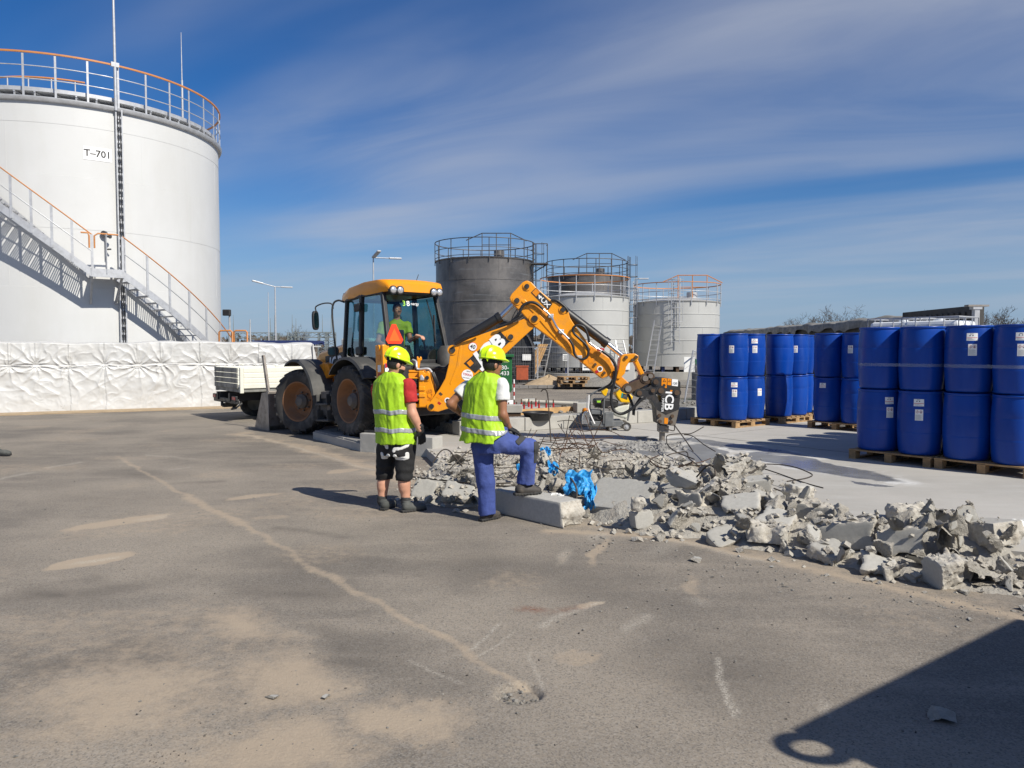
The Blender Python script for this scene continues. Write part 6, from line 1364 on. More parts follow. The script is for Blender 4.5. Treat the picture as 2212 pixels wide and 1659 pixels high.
def hand(par, wrist, tip_dir, palm_n, m, curl=.5, sc=1.0, name='glove', thumb=1, spread=.2):
    """palm and five bent fingers; tip_dir runs from the wrist to the fingertips, palm_n is the side the fingers curl to"""
    w_ = V(wrist); d = V(tip_dir).normalized(); n = V(palm_n); n = (n - d * n.dot(d)).normalized(); e = d.cross(n) * thumb
    prim = [(w_ - d * .05, w_ + d * .01, .034, .030)]
    for i in range(4): o_ = (i - 1.5) * .021; prim.append((w_ + d * .005 + e * o_ * .8, w_ + d * .085 * sc + e * o_, .018, .0135))
    for i, ln in enumerate((.070, .080, .074, .058)):
        o_ = (1.5 - i) * .021; p = w_ + d * .085 * sc + e * o_; dd = (d + e * (1.5 - i) * spread * .12).normalized(); a = 0; r = .0125
        for k_, f_ in enumerate((.45, .32, .23)):
            a += curl * (.7, .9, .6)[k_]; q = p + (dd * math.cos(a) + n * math.sin(a)) * ln * f_ * sc * 1.05; prim.append((p, q, r, r * .92)); p = q; r *= .92
    p = w_ + d * .02 + e * .030; q = p + (d * .6 + e * .62 + n * .35).normalized() * .042; r_ = q + (d * .85 + e * .15 + n * .5).normalized() * .034; s_ = r_ + (d * .8 - e * .1 + n * .6).normalized() * .026
    prim += [(p, q, .019, .016), (q, r_, .0150, .0135), (r_, s_, .0130, .0115)]
    def fn(x):
        D = None
        for k_, (a_, b_, r1, r2) in enumerate(prim):
            dk = rcone(x, a_, b_, r1, r2); D = dk if D is None else smin(D, dk, .010 if k_ < 5 else .004)
        return D
    lo, hi = bb([a for q_ in prim for a in q_[:2]], .03); return solid(name, fn, lo, hi, .0045, m, par)
def boot(par, heel, toe, ankle, m, h=.17, sock=None):
    """heel and toe are points on the ground"""
    H, T, K = V(heel), V(toe), V(ankle); f_ = (T - H); f_.z = 0; ln = f_.length; f_.normalize(); up = V((0, 0, 1)); s_ = f_.cross(up)
    FF = np.array([list(s_), list(f_), list(up)], f32)
    def fn(p):
        q = (p - A3(H)) @ FF.T
        d = rcone(q, (0, .055, .055), (.0, ln * .62, .050), .044, .046); d = smin(d, ellip(q, (.0, ln * .78, .042), (.050, ln * .24, .042)), .03)
        d = smin(d, rcone(p, H + f_ * .06 + up * .07, K + up * .02, .046, .050), .03); d = smax(d, (p[..., 2] - (K.z + .03)), .006)
        kk = q[..., 1]; d = d + .003 * np.sin(q[..., 2] * 190) * np.clip((q[..., 2] - .07) / .03, 0, 1)
        return smax(d, .016 - q[..., 2], .006)
    lo, hi = bb([H, T, K], .10); o = solid('boot', fn, lo, hi, .007, m, par)
    def so(p):
        q = (p - A3(H)) @ FF.T; x, y, z = q[..., 0], q[..., 1], q[..., 2]; wv = np.interp(y, [0, ln * .15, ln * .45, ln * .75, ln], [.032, .043, .038, .052, .030]); d = np.maximum(np.abs(x) - wv, np.maximum(-.008 - y, y - ln - .006)); d = smax(d, np.maximum(z - .032, .001 - z), .006)
        return np.maximum(d, -(np.maximum(np.abs((y * 28) % 1 - .5) - .18, z - .010)) * .02)
    solid('sole', so, lo, hi, .006, 'sole', o); return o
def limb(J, ks, rs): return [(J[ks[i]], J[ks[i + 1]], rs[i], rs[i + 1]) for i in range(len(ks) - 1)]
def union(prims, k=.02):
    def fn(p):
        D = None
        for a, b, r1, r2 in prims: d = rcone(p, a, b, r1, r2); D = d if D is None else smin(D, d, k)
        return D
    return fn
def wrinkle(p, am, fx=14, fz=5, seed=3): return am * fbm(p * np.array([fx, fx, fz], f32), seed, 3)

# ---------- worker in shorts
w1 = thing('person', 'worker in yellow vest, red shirt and black shorts watching the rubble', 'person', tuple(G(858, 1104)), 0, 'workers in yellow helmets and vests')
J = dict(head=P(856, 786, 8.44), neck=P(847, 806, 8.45), chest=P(846, 850, 8.47), belly=P(852, 910, 8.47), pelv=P(856, 955, 8.46),
         shR=P(882, 833, 8.36), elR=P(890, 892, 8.33), wrR=P(908, 929, 8.34), shL=P(817, 841, 8.62), elL=P(826, 890, 8.80), wrL=P(852, 912, 8.90),
         hpR=P(876, 962, 8.42), hpL=P(836, 962, 8.54), knR=P(873, 1030, 8.40), knL=P(830, 1028, 8.55), anR=P(877, 1086, 8.40), anL=P(825, 1083, 8.52))
fw = V((.62, .78, 0)); BF = frame(fw); hf = V((.80, .52, -.30)); HF = frame(hf)
mid = lambda a, b, t=.5: J[a] + (J[b] - J[a]) * t
prims = limb(J, ('shR', 'elR', 'wrR'), (.064, .050, .036)) + limb(J, ('shL', 'elL', 'wrL'), (.064, .050, .036)) + limb(J, ('hpR', 'knR', 'anR'), (.105, .070, .046)) + limb(J, ('hpL', 'knL', 'anL'), (.105, .070, .046))
prims += [(mid('knR', 'anR', .3) - fw * .018, mid('knR', 'anR', .42) - fw * .018, .060, .056), (mid('knL', 'anL', .3) - fw * .018, mid('knL', 'anL', .42) - fw * .018, .060, .056), (J['neck'] - V((0, 0, .03)), J['head'] - V((0, 0, .05)), .064, .060), (mid('elR', 'wrR', .15), mid('elR', 'wrR', .4), .050, .046)]
TRS = [(J['pelv'].z - .10, J['pelv'].x, J['pelv'].y, .165, .13), (J['belly'].z, J['belly'].x, J['belly'].y, .185, .15), (J['chest'].z, J['chest'].x, J['chest'].y, .20, .135), (J['neck'].z - .09, J['neck'].x, J['neck'].y, .17, .10), (J['neck'].z, J['neck'].x, J['neck'].y, .06, .06)]
ub = union(prims, .025)
def body(p): return smin(smin(ub(p), sec(p, TRS, BF)[0], .04), head_sdf(p, J['head'], HF), .02)
lo, hi = bb(list(J.values()), .13); solid('body', body, lo, hi, .0105, 'skin_a', w1)
make_hair(w1, J['head'], HF); make_eyes(w1, J['head'], HF); make_helmet(w1, J['head'] + V((0, 0, .02)), HF)
def beard(p):
    q = (p - A3(J['head'])) @ HF.T; return np.maximum(np.maximum(head_sdf(p, J['head'], HF) - .004, q[..., 2] + .045), -q[..., 1] + .02)
solid('beard', beard, *bb([J['head']], .16), .006, 'hair', w1)
def vest(rows, F_, holes, seed, am=.011, inner=.014):
    z0 = rows[0][0]
    def fn(p):
        d, ang = sec(p, rows, F_, 2.6); z = p[..., 2]
        wv = np.stack([np.cos(ang) * 3.2, np.sin(ang) * 3.2, z * 1.7], -1).astype(f32); fold = fbm(wv, seed, 3); ks = np.stack([np.cos(ang) * 5 + z * 9, np.sin(ang) * 5 - z * 6, z * 3], -1).astype(f32)
        d = d + am * fold + am * .8 * (np.abs(vnoise(ks, seed + 9)) - .35)
        for h_ in holes: d = smax(d, -h_(p), .008)
        ci = sec(p, [(r[0] - .02, r[1], r[2], r[3] - inner, r[4] - inner) for r in rows[:3]], F_, 2.6)[0] + am * fold; return np.maximum(d, -ci)
    return fn
def vrows(J, hem, ws):
    c = [J['pelv'] + V((0, 0, hem)), J['pelv'] + V((0, 0, .05)), J['belly'], J['chest'], J['chest'] + (J['neck'] - J['chest']) * .55, J['neck'] + V((0, 0, -.035)), J['neck'] + V((0, 0, .012))]
    return [(c[i].z, c[i].x, c[i].y, *ws[i]) for i in range(len(c))]
vr = vrows(J, -.01, [(.225, .19), (.225, .188), (.222, .182), (.232, .158), (.225, .135), (.155, .105), (.075, .080)])
hole = lambda a, b, r: (lambda p: rcone(p, a, b, r, r))
vf = vest(vr, BF, [hole(J['neck'] + V((0, 0, .0)), J['neck'] + V((0, 0, .2)), .066)], 5)
lo, hi = bb([J['pelv'] + V((0, 0, -.05)), J['neck'], J['shL'], J['shR']], .2); vst = solid('safety_vest', vf, lo, hi, .0085, 'hivis', w1)
for z_, tl in ((889, 0), (928, 0)):
    zc = P(850, z_, 8.4).z; solid('reflective_band', lambda p: np.maximum(vf(p) - .004, np.abs(p[..., 2] - zc - .006 * np.sin(p[..., 0] * 30)) - .026), np.array([lo[0], lo[1], zc - .06]), np.array([hi[0], hi[1], zc + .06]), .0075, 'hivis_tape', vst)
def sleeve(a, b, r1, r2, seed): 
    def fn(p):
        d = rcone(p, a, b, r1, r2) + wrinkle(p, .006, 18, 18, seed); ax = (V(b) - V(a)).normalized(); t = (p - A3(b)) @ A3(ax); return smax(d, t, .004)
    return fn
for k_ in 'RL':
    a, b = J['sh' + k_], J['sh' + k_] + (J['el' + k_] - J['sh' + k_]) * .62; solid('shirt_sleeve', sleeve(a, b, .082, .080, 7), *bb([a, b], .12), .008, 'red_cloth', w1)
def shorts(p):
    d = sec(p, [(J['pelv'].z - .14, J['pelv'].x, J['pelv'].y, .185, .155), (J['pelv'].z, J['pelv'].x, J['pelv'].y, .20, .165), (J['pelv'].z + .06, J['pelv'].x, J['pelv'].y, .19, .16)], BF)[0]
    for k_ in 'RL':
        e = J['kn' + k_] + V((0, 0, -.035)); l_ = rcone(p, J['hp' + k_] - V((0, 0, .02)), e, .118, .092); d = smin(d, np.maximum(l_, e.z - p[..., 2]), .035)
    return d + wrinkle(p, .006, 12, 12, 11) + .004 * np.sin(p[..., 2] * 70 + 3 * p[..., 0]) * np.clip((J['knR'].z + .16 - p[..., 2]) / .08, 0, 1)
lo, hi = bb([J['knR'], J['knL'], J['hpR'], J['hpL'], J['pelv']], .22); shp = solid('shorts', shorts, lo, hi, .0095, 'black_cloth', w1)
def mark(pts, wd, nm='print_mark'):                                        # white printed figures on the seat of the shorts
    g_ = [P(u, v, 8.33) for u, v in pts]
    def fn(p):
        D = None
        for a, b in zip(g_[:-1], g_[1:]):
            a2, b2 = V((a.x, 0, a.z)), V((b.x, 0, b.z)); q = p.copy(); q[..., 1] = 0; d = rcone(q, a2, b2, wd, wd); D = d if D is None else np.minimum(D, d)
        return np.maximum(np.maximum(D, shorts(p) - .004), p[..., 1] - J['pelv'].y + .02)
    l_, h_ = bb(g_, .09); l_[1] -= .15; h_[1] += .25; solid(nm, fn, l_, h_, .0075, 'white_cloth', shp)
mark([(883, 955), (880, 962), (868, 967), (854, 969), (852, 973)], .020); mark([(854, 984), (856, 990), (874, 990), (880, 988), (880, 980)], .022); mark([(824, 957), (834, 960), (836, 966)], .022); mark([(823, 982), (824, 991), (834, 990), (839, 984)], .022)
hand(w1, J['wrR'] + V((.008, 0, -.01)), (.10, .12, -1), (-.35, .9, .1), 'glove', .42, 1.0, 'glove', -1); hand(w1, J['wrL'], (.7, .5, -.3), (.3, .2, -1), 'glove', .5)
for k_, (hu, hv_, tu, tv) in {'R': (868, 1108, 919, 1101), 'L': (826, 1104, 838, 1088)}.items():
    boot(w1, G(hu, hv_), G(tu, tv) if k_ == 'R' else G(826, 1104) + V((.09, .27, 0)), J['an' + k_], 'boot_grey')
    a = J['an' + k_]; solid('sock', lambda p: np.maximum(rcone(p, a, a + (J['kn' + k_] - a) * .2, .054, .053) + wrinkle(p, .004, 20, 30, 2), p[..., 2] - a.z - .07), *bb([a, a + V((0, 0, .08))], .09), .008, 'grey_patch', w1)

# ---------- worker in blue trousers, one foot on the block
w2 = thing('person', 'worker in yellow vest and blue trousers resting one boot on the block', 'person', tuple(G(1052, 1125)), 0, 'workers in yellow helmets and vests')
J = dict(head=P(1063, 786, 7.92), neck=P(1052, 806, 7.93), chest=P(1047, 850, 7.94), belly=P(1048, 908, 7.93), pelv=P(1060, 952, 7.92),
         shR=P(1084, 832, 7.84), elR=P(1086, 896, 7.80), wrR=P(1100, 925, 7.92), shL=P(1010, 836, 8.06), elL=P(973, 872, 8.00), wrL=P(1000, 896, 8.16),
         hpR=P(1078, 956, 7.86), hpL=P(1042, 962, 7.98), knR=P(1143, 966, 7.98), knL=P(1050, 1040, 7.96), anR=P(1134, 1046, 8.03), anL=P(1053, 1108, 7.96))
fw = V((.55, .835, 0)); BF = frame(fw); HF = frame((.78, .60, -.12))
prims = limb(J, ('shR', 'elR', 'wrR'), (.056, .042, .031)) + limb(J, ('shL', 'elL', 'wrL'), (.056, .042, .031)) + limb(J, ('hpR', 'knR', 'anR'), (.09, .06, .042)) + limb(J, ('hpL', 'knL', 'anL'), (.09, .06, .042))
prims += [(J['neck'] - V((0, 0, .03)), J['head'] - V((0, 0, .05)), .054, .052), (mid('elR', 'wrR', .12), mid('elR', 'wrR', .38), .046, .041), (mid('elL', 'wrL', .12), mid('elL', 'wrL', .38), .046, .041)]
TRS = [(J['pelv'].z - .06, J['pelv'].x, J['pelv'].y, .15, .11), (J['belly'].z, J['belly'].x, J['belly'].y, .16, .12), (J['chest'].z, J['chest'].x, J['chest'].y, .18, .12), (J['neck'].z - .09, J['neck'].x, J['neck'].y, .15, .09), (J['neck'].z, J['neck'].x, J['neck'].y, .05, .05)]
ub = union(prims, .025)
def body(p): return smin(smin(ub(p), sec(p, TRS, BF)[0], .04), head_sdf(p, J['head'], HF), .02)
lo, hi = bb(list(J.values()), .12); solid('body', body, lo, hi, .0105, 'skin_b', w2)
make_hair(w2, J['head'], HF); make_eyes(w2, J['head'], HF); make_helmet(w2, J['head'] + V((0, 0, .02)), HF)
vr = vrows(J, -.005, [(.262, .185), (.255, .18), (.222, .168), (.205, .15), (.200, .13), (.14, .10), (.068, .074)])
vr[0] = (vr[0][0], vr[0][1] - .065, vr[0][2], *vr[0][3:]); vr[1] = (vr[1][0], vr[1][1] - .055, vr[1][2], *vr[1][3:]); vr[2] = (vr[2][0], vr[2][1] - .02, vr[2][2], *vr[2][3:])
vf2 = vest(vr, BF, [hole(J['neck'], J['neck'] + V((0, 0, .2)), .058), lambda p: (p[..., 2] - (J['pelv'].z + .025 + .55 * (p[..., 0] - J['pelv'].x - .04))) * np.where(p[..., 0] > J['pelv'].x + .04, 1, 0) + np.where(p[..., 0] > J['pelv'].x + .04, 0, 9.)], 15, .013)
lo, hi = bb([J['pelv'] + V((-.06, 0, -.05)), J['neck'], J['shL'], J['shR']], .22); vst = solid('safety_vest', vf2, lo, hi, .0085, 'hivis', w2)
for v_ in (901, 931):
    zc = P(1045, v_, 7.9).z; sl = -.08; solid('reflective_band', lambda p: np.maximum(vf2(p) - .004, np.abs(p[..., 2] - zc - sl * (p[..., 0] - J['pelv'].x)) - .027), np.array([lo[0], lo[1], zc - .09]), np.array([hi[0], hi[1], zc + .09]), .0075, 'hivis_tape', vst)
for k_ in 'RL':
    a, b = J['sh' + k_], J['sh' + k_] + (J['el' + k_] - J['sh' + k_]) * .52; solid('shirt_sleeve', sleeve(a, b, .074, .076, 7), *bb([a, b], .12), .008, 'white_cloth', w2)
hemR, hemL = J['anR'] + V((0, 0, .01)), J['anL'] + V((0, 0, -.005))
def trousers(p):
    d = sec(p, [(J['pelv'].z - .12, J['pelv'].x, J['pelv'].y, .165, .135), (J['pelv'].z, J['pelv'].x, J['pelv'].y, .185, .15), (J['pelv'].z + .15, J['pelv'].x, J['pelv'].y, .18, .145)], BF)[0]
    l1 = smin(rcone(p, J['hpL'], J['knL'], .120, .094), rcone(p, J['knL'], hemL - V((0, 0, .03)), .094, .090), .03); d = smin(d, np.maximum(l1, hemL.z - .01 - p[..., 2]), .03)
    l2 = smin(rcone(p, J['hpR'], J['knR'], .112, .086), rcone(p, J['knR'], hemR - V((0, 0, .03)), .088, .092), .03); d = smin(d, np.maximum(l2, hemR.z - .005 - p[..., 2]), .035)
    kn = np.exp(-((p - A3(J['knR'])) ** 2).sum(-1) / .02)
    return d + wrinkle(p, .009, 9, 4, 21) + wrinkle(p, .006, 16, 20, 23) * (.4 + kn) + .006 * (np.abs(vnoise(p * np.array([14, 14, 7], f32), 29)) - .3)
lo, hi = bb([J['anL'], J['anR'], J['knR'], J['hpL'], J['hpR'], J['pelv']], .21); trs = solid('trousers', trousers, lo, hi, .0095, 'blue_cloth', w2)
kc = J['knR'] + V((.05, 0, -.05)); solid('knee_patch', lambda p: np.maximum(trousers(p) - .005, np.maximum(np.abs(p[..., 2] - kc.z) - .115, J['knR'].x + .045 - p[..., 0])), *bb([kc], .19), .008, 'grey_patch', trs)
pc = P(1128, 946, 7.9); solid('pocket_flap', lambda p: np.maximum(trousers(p) - .007, np.maximum(np.abs((p[..., 0] - pc.x) * .75 + (p[..., 2] - pc.z) * .66) - .075, np.abs(-(p[..., 0] - pc.x) * .66 + (p[..., 2] - pc.z) * .75) - .030)), *bb([pc], .16), .008, 'grey_patch', trs)
hand(w2, J['wrR'], (.85, .25, -.42), (.2, .3, -1), 'glove', .32, 1.0, 'glove', 1); hand(w2, J['wrL'], (.7, .3, -.5), (0, .6, -1), 'glove', .5)
BZ = .262
hb_, tb_ = G(1112, 1071, BZ), G(1168, 1066, BZ); boot(w2, hb_, tb_, J['anR'], 'boot_brown'); boot(w2, G(1038, 1127), G(1038, 1127) + V((.19, .20, 0)), J['anL'], 'boot_brown')

# ---------- operator in the cab, turned towards the arm
w3 = thing('person', 'machine operator in a yellow shirt and dark bib seated in the cab', 'person', tuple(P(858, 790, 14.75)))
Yc_ = 14.62
J = dict(head=P(858, 668, Yc_ - .03), neck=P(857, 690, Yc_), chest=P(853, 716, Yc_), belly=P(850, 758, Yc_), pelv=P(848, 790, Yc_ + .02), shR=P(826, 702, Yc_ - .05), elR=P(816, 738, Yc_ - .18), wrR=P(845, 752, Yc_ - .28), shL=P(880, 702, Yc_ + .08), elL=P(886, 735, Yc_ - .05), wrL=P(904, 726, Yc_ - .22), hpR=P(836, 792, Yc_ - .02), hpL=P(862, 792, Yc_ + .04), knR=P(858, 800, Yc_ - .42), knL=P(888, 800, Yc_ - .36), anR=P(862, 845, Yc_ - .38), anL=P(890, 845, Yc_ - .3))
fw = V((.50, -.86, 0)); BF = frame(fw); HF = frame((.45, -.88, -.12))
prims = limb(J, ('shR', 'elR', 'wrR'), (.056, .044, .032)) + limb(J, ('shL', 'elL', 'wrL'), (.056, .044, .032)) + limb(J, ('hpR', 'knR', 'anR'), (.10, .07, .045)) + limb(J, ('hpL', 'knL', 'anL'), (.10, .07, .045)) + [(J['neck'] - V((0, 0, .03)), J['head'] - V((0, 0, .05)), .056, .054)]
TRS = [(J['pelv'].z - .08, J['pelv'].x, J['pelv'].y, .16, .13), (J['belly'].z, J['belly'].x, J['belly'].y, .19, .15), (J['chest'].z, J['chest'].x, J['chest'].y, .20, .14), (J['neck'].z - .08, J['neck'].x, J['neck'].y, .17, .10), (J['neck'].z, J['neck'].x, J['neck'].y, .06, .06)]
ub = union(prims, .025)
lo, hi = bb(list(J.values()), .12); solid('body', lambda p: smin(smin(ub(p), sec(p, TRS, BF)[0], .04), head_sdf(p, J['head'], HF), .02), lo, hi, .013, 'skin_a', w3)
make_hair(w3, J['head'], HF); make_eyes(w3, J['head'], HF)
sh3 = lambda p: smin(sec(p, TRS[1:], BF)[0] - .012, smin(sleeve(J['shR'], mid('shR', 'elR', .6), .075, .078, 3)(p), sleeve(J['shL'], mid('shL', 'elL', .6), .075, .078, 4)(p), .03), .04) + wrinkle(p, .006, 12, 12, 5)
lo, hi = bb([J['shR'], J['shL'], J['belly'], J['neck']], .16); solid('shirt', lambda p: np.maximum(sh3(p), p[..., 2] - J['neck'].z - .01), lo, hi, .011, 'hivis', w3)
solid('bib', lambda p: np.maximum(sh3(p) - .008, np.maximum(p[..., 2] - J['chest'].z - .03, np.abs((p[..., 0] - J['chest'].x) * BF[0, 0] + (p[..., 1] - J['chest'].y) * BF[0, 1]) - .13)), lo - np.array([0, 0, .2]), hi, .011, 'navy_cloth', w3)
lg = union(limb(J, ('hpR', 'knR', 'anR'), (.12, .09, .075)) + limb(J, ('hpL', 'knL', 'anL'), (.12, .09, .075)) + [(J['pelv'], J['belly'], .15, .16)], .04); lo, hi = bb([J['hpR'], J['hpL'], J['knR'], J['knL'], J['anR'], J['anL'], J['belly']], .2); solid('overalls', lg, lo, hi, .014, 'navy_cloth', w3)
hand(w3, J['wrR'], (.6, -.6, -.2), (0, 0, -1), 'skin_a', .5, 1, 'hand'); hand(w3, J['wrL'], (.7, -.6, -.1), (0, 0, -1), 'skin_a', .6, 1, 'hand')
for k_ in 'RL': boot(w3, J['an' + k_] + V((-.03, .06, -.10)), J['an' + k_] + V((.1, -.18, -.10)), J['an' + k_], 'boot_brown')
# ---------- passer-by, of whom the picture shows one shoe
w4 = thing('person', 'person in dark clothes walking off past the tarpaulin, one shoe showing', 'person', (-8.85, 12.9, 0))
o_ = V((-9.0, 12.85, 0)); q = lambda x, y, z: o_ + V((x, y, z))
J = dict(head=q(-.02, 0, 1.60), neck=q(-.02, 0, 1.45), chest=q(-.02, 0, 1.25), belly=q(0, 0, 1.05), pelv=q(0, 0, .92), shR=q(-.02, -.19, 1.38), elR=q(-.14, -.24, 1.12), wrR=q(-.06, -.24, .90), shL=q(-.02, .19, 1.38), elL=q(-.08, .24, 1.10), wrL=q(-.02, .24, .88), hpR=q(0, -.09, .88), hpL=q(0, .09, .88), knR=q(.16, -.09, .50), knL=q(-.10, .09, .48), anR=q(.34, -.09, .14), anL=q(-.32, .09, .14))
fw = V((1, 0, 0)); BF = frame(fw); HF = frame(fw)
prims = limb(J, ('shR', 'elR', 'wrR'), (.058, .044, .032)) + limb(J, ('shL', 'elL', 'wrL'), (.058, .044, .032)) + limb(J, ('hpR', 'knR', 'anR'), (.09, .06, .045)) + limb(J, ('hpL', 'knL', 'anL'), (.09, .06, .045)) + [(J['neck'] - V((0, 0, .03)), J['head'] - V((0, 0, .05)), .056, .054)]
TRS = [(.85, o_.x, o_.y, .15, .11), (1.05, o_.x, o_.y, .16, .12), (1.25, o_.x, o_.y, .18, .12), (1.38, o_.x, o_.y, .16, .09), (1.45, o_.x, o_.y, .06, .06)]; ub = union(prims, .025)
lo, hi = bb(list(J.values()), .12); solid('body', lambda p: smin(smin(ub(p), sec(p, TRS, BF)[0], .04), head_sdf(p, J['head'], HF), .02), lo, hi, .014, 'skin_a', w4); make_hair(w4, J['head'], HF)
lg = union(limb(J, ('hpR', 'knR', 'anR'), (.115, .088, .075)) + limb(J, ('hpL', 'knL', 'anL'), (.115, .088, .075)), .04); solid('trousers', lg, *bb([J['hpR'], J['hpL'], J['anR'], J['anL']], .16), .014, 'black_cloth', w4)
jk = lambda p: smin(sec(p, TRS, BF)[0] - .02, union(limb(J, ('shR', 'elR', 'wrR'), (.075, .06, .05)) + limb(J, ('shL', 'elL', 'wrL'), (.075, .06, .05)), .03)(p), .05); solid('jacket', lambda p: np.maximum(jk(p), p[..., 2] - 1.46), *bb([J['wrR'], J['wrL'], J['shR'], J['shL'], J['pelv']], .14), .014, 'navy_cloth', w4)
for k_ in 'RL': hand(w4, J['wr' + k_], (.1, 0, -1), (1, 0, 0), 'skin_a', .4, 1, 'hand')
boot(w4, V((J['anR'].x + .03, o_.y - .09, .012)), V((J['anR'].x + .30, o_.y - .09, .012)), J['anR'], 'boot_grey'); boot(w4, V((J['anL'].x - .05, o_.y + .09, 0)), V((J['anL'].x + .22, o_.y + .09, 0)), J['anL'], 'boot_grey')
# ================================================================== BROKEN CONCRETE
def rubble_mat(name='rubble', kk=1.0):
    m = bpy.data.materials.new(name); m.use_nodes = True; nt = m.node_tree; b = nt.nodes['Principled BSDF']
    tc = N(nt, 'ShaderNodeTexCoord'); ob = tc.outputs['Object']; oi = N(nt, 'ShaderNodeObjectInfo')
    at = N(nt, 'ShaderNodeAttribute', attribute_name='cast')
    ad = N(nt, 'ShaderNodeVectorMath', operation='ADD'); L(nt, ob, ad.inputs[0]); cb = N(nt, 'ShaderNodeCombineXYZ'); L(nt, math_(nt, 'MULTIPLY', oi.outputs['Random'], 37.0), cb.inputs[0]); L(nt, cb.outputs[0], ad.inputs[1]); v = mapping(nt, ad.outputs[0], sc=(kk, kk, kk))
    n1 = noise(nt, v, 2.6, 5, .6); n2 = noise(nt, v, 9, 6, .7)
    vo = N(nt, 'ShaderNodeTexVoronoi'); vo.inputs['Scale'].default_value = 14; L(nt, v, vo.inputs['Vector']); vs_ = N(nt, 'ShaderNodeSeparateColor'); L(nt, vo.outputs['Color'], vs_.inputs[0])
    br = mixc(nt, ramp(nt, n1, .3, .7), (.47, .44, .385), (.37, .35, .31)); br = mixc(nt, math_(nt, 'MULTIPLY', ramp(nt, vs_.outputs[0], .6, .85), .3), br, (.28, .235, .19)); br = mixc(nt, math_(nt, 'MULTIPLY', ramp(nt, n2, .55, .75), .5), br, (.58, .555, .50))
    br = mixc(nt, math_(nt, 'MULTIPLY', ramp(nt, noise(nt, v, 1.3, 3, .5), .58, .75), .35), br, (.40, .33, .24))
    ca = mixc(nt, ramp(nt, n2, .3, .7), (.39, .38, .35), (.33, .32, .295))
    c = mixc(nt, at.outputs['Fac'], br, ca)
    hv = N(nt, 'ShaderNodeHueSaturation'); L(nt, c, hv.inputs['Color']); L(nt, math_(nt, 'ADD', math_(nt, 'MULTIPLY', oi.outputs['Random'], .30), .85), hv.inputs['Value'])
    L(nt, hv.outputs[0], b.inputs['Base Color']); b.inputs['Roughness'].default_value = .92; b.inputs['Specular IOR Level'].default_value = .2
    bp = N(nt, 'ShaderNodeBump'); bp.inputs['Distance'].default_value = .03 / kk; L(nt, math_(nt, 'SUBTRACT', .9, math_(nt, 'MULTIPLY', at.outputs['Fac'], .75)), bp.inputs['Strength'])
    L(nt, math_(nt, 'ADD', math_(nt, 'MULTIPLY', vo.outputs['Distance'], .3), math_(nt, 'ADD', n2, math_(nt, 'MULTIPLY', noise(nt, v, 26, 5, .7), .6))), bp.inputs['Height']); L(nt, bp.outputs[0], b.inputs['Normal']); MATS[name] = m
rubble_mat(); rubble_mat('rubble_metre', 4.0)
def chunk(seed, n=26, flat=2, asp=(1, .8, .65), rough=.045):
    r = np.random.default_rng(seed); pl = []
    for k in range(9):
        d = r.normal(size=3); d /= np.linalg.norm(d); pl.append((d, r.uniform(.30, .46)))
    fl = []
    for k in range(flat):
        d = [np.array([0, 0, 1.]), np.array([0, 1., 0]) * r.choice([-1, 1]), np.array([1., 0, 0])][k % 3]; fl.append((d, r.uniform(.26, .36)))
    asp = np.array(asp) * r.uniform(.8, 1.15, 3)
    def parts(p):
        q = p / asp; nb = fbm(q * 3.2, seed, 4, .6) * rough + np.maximum(fbm(q * 6, seed + 5, 2), 0) * rough * .5
        d = np.full(p.shape[:-1], -9.)
        for v, o in pl: d = np.maximum(d, q @ v - o)
        d = d + nb; f_ = np.full(p.shape[:-1], -9.)
        for v, o in fl: f_ = np.maximum(f_, q @ v - o + .02 * np.maximum(nb, 0))
        return d, f_
    vs, fs = surfnet(lambda p: np.maximum(*parts(p)), (-.62,) * 3, (.62,) * 3, 1.24 / n); d, f_ = parts(vs)
    return vs, fs, np.clip((f_ - d) / .03 + .5, 0, 1)
CH = []
for k in range(18):
    vs, fs, ca = chunk(100 + k, 30 if k < 10 else 22, flat=[2, 3, 1, 2, 0, 1][k % 6], asp=[(1, .8, .65), (1.1, .8, .58), (.9, .85, .8), (1.1, .9, .48), (1, .75, .7), (1.2, .62, .55)][k % 6], rough=.05 if k % 3 else .07)
    me = np_mesh('concrete_chunk', vs, fs, 'rubble', 38); me.attributes.new('cast', 'FLOAT', 'POINT').data.foreach_set('value', ca.astype(np.float32)); CH.append((me, vs))
# heap outline on the ground
front = [(884, 1086), (960, 1092), (1062, 1092), (1085, 1080), (1240, 1118), (1275, 1112), (1345, 1140), (1420, 1158), (1520, 1160), (1610, 1182), (1700, 1194), (1790, 1218), (1900, 1238), (2000, 1262), (2110, 1275), (2300, 1300)]
back = [(2300, 1180), (2212, 1168), (2080, 1128), (1990, 1122), (1800, 1104), (1700, 1085), (1650, 1050), (1648, 1006), (1560, 990), (1430, 974), (1300, 962), (1180, 956), (1040, 956), (960, 966), (905, 992)]
HP = np.array([list(G(u, v, .02))[:2] for u, v in front] + [list(G(u, v, .24))[:2] for u, v in back])
cell = .025; hx0, hy0 = -2.6, 4.6; nxh, nyh = int(8.6 / cell), int(9.6 / cell)
gx, gy = np.meshgrid(hx0 + cell * (np.arange(nxh) + .5), hy0 + cell * (np.arange(nyh) + .5), indexing='ij')
def inside(px, py, poly):
    c = np.zeros(px.shape, bool); n = len(poly)
    for i in range(n):
        x0, y0 = poly[i]; x1, y1 = poly[(i + 1) % n]
        c ^= ((y0 > py) != (y1 > py)) & (px < (x1 - x0) * (py - y0) / (y1 - y0 + 1e-12) + x0)
    return c
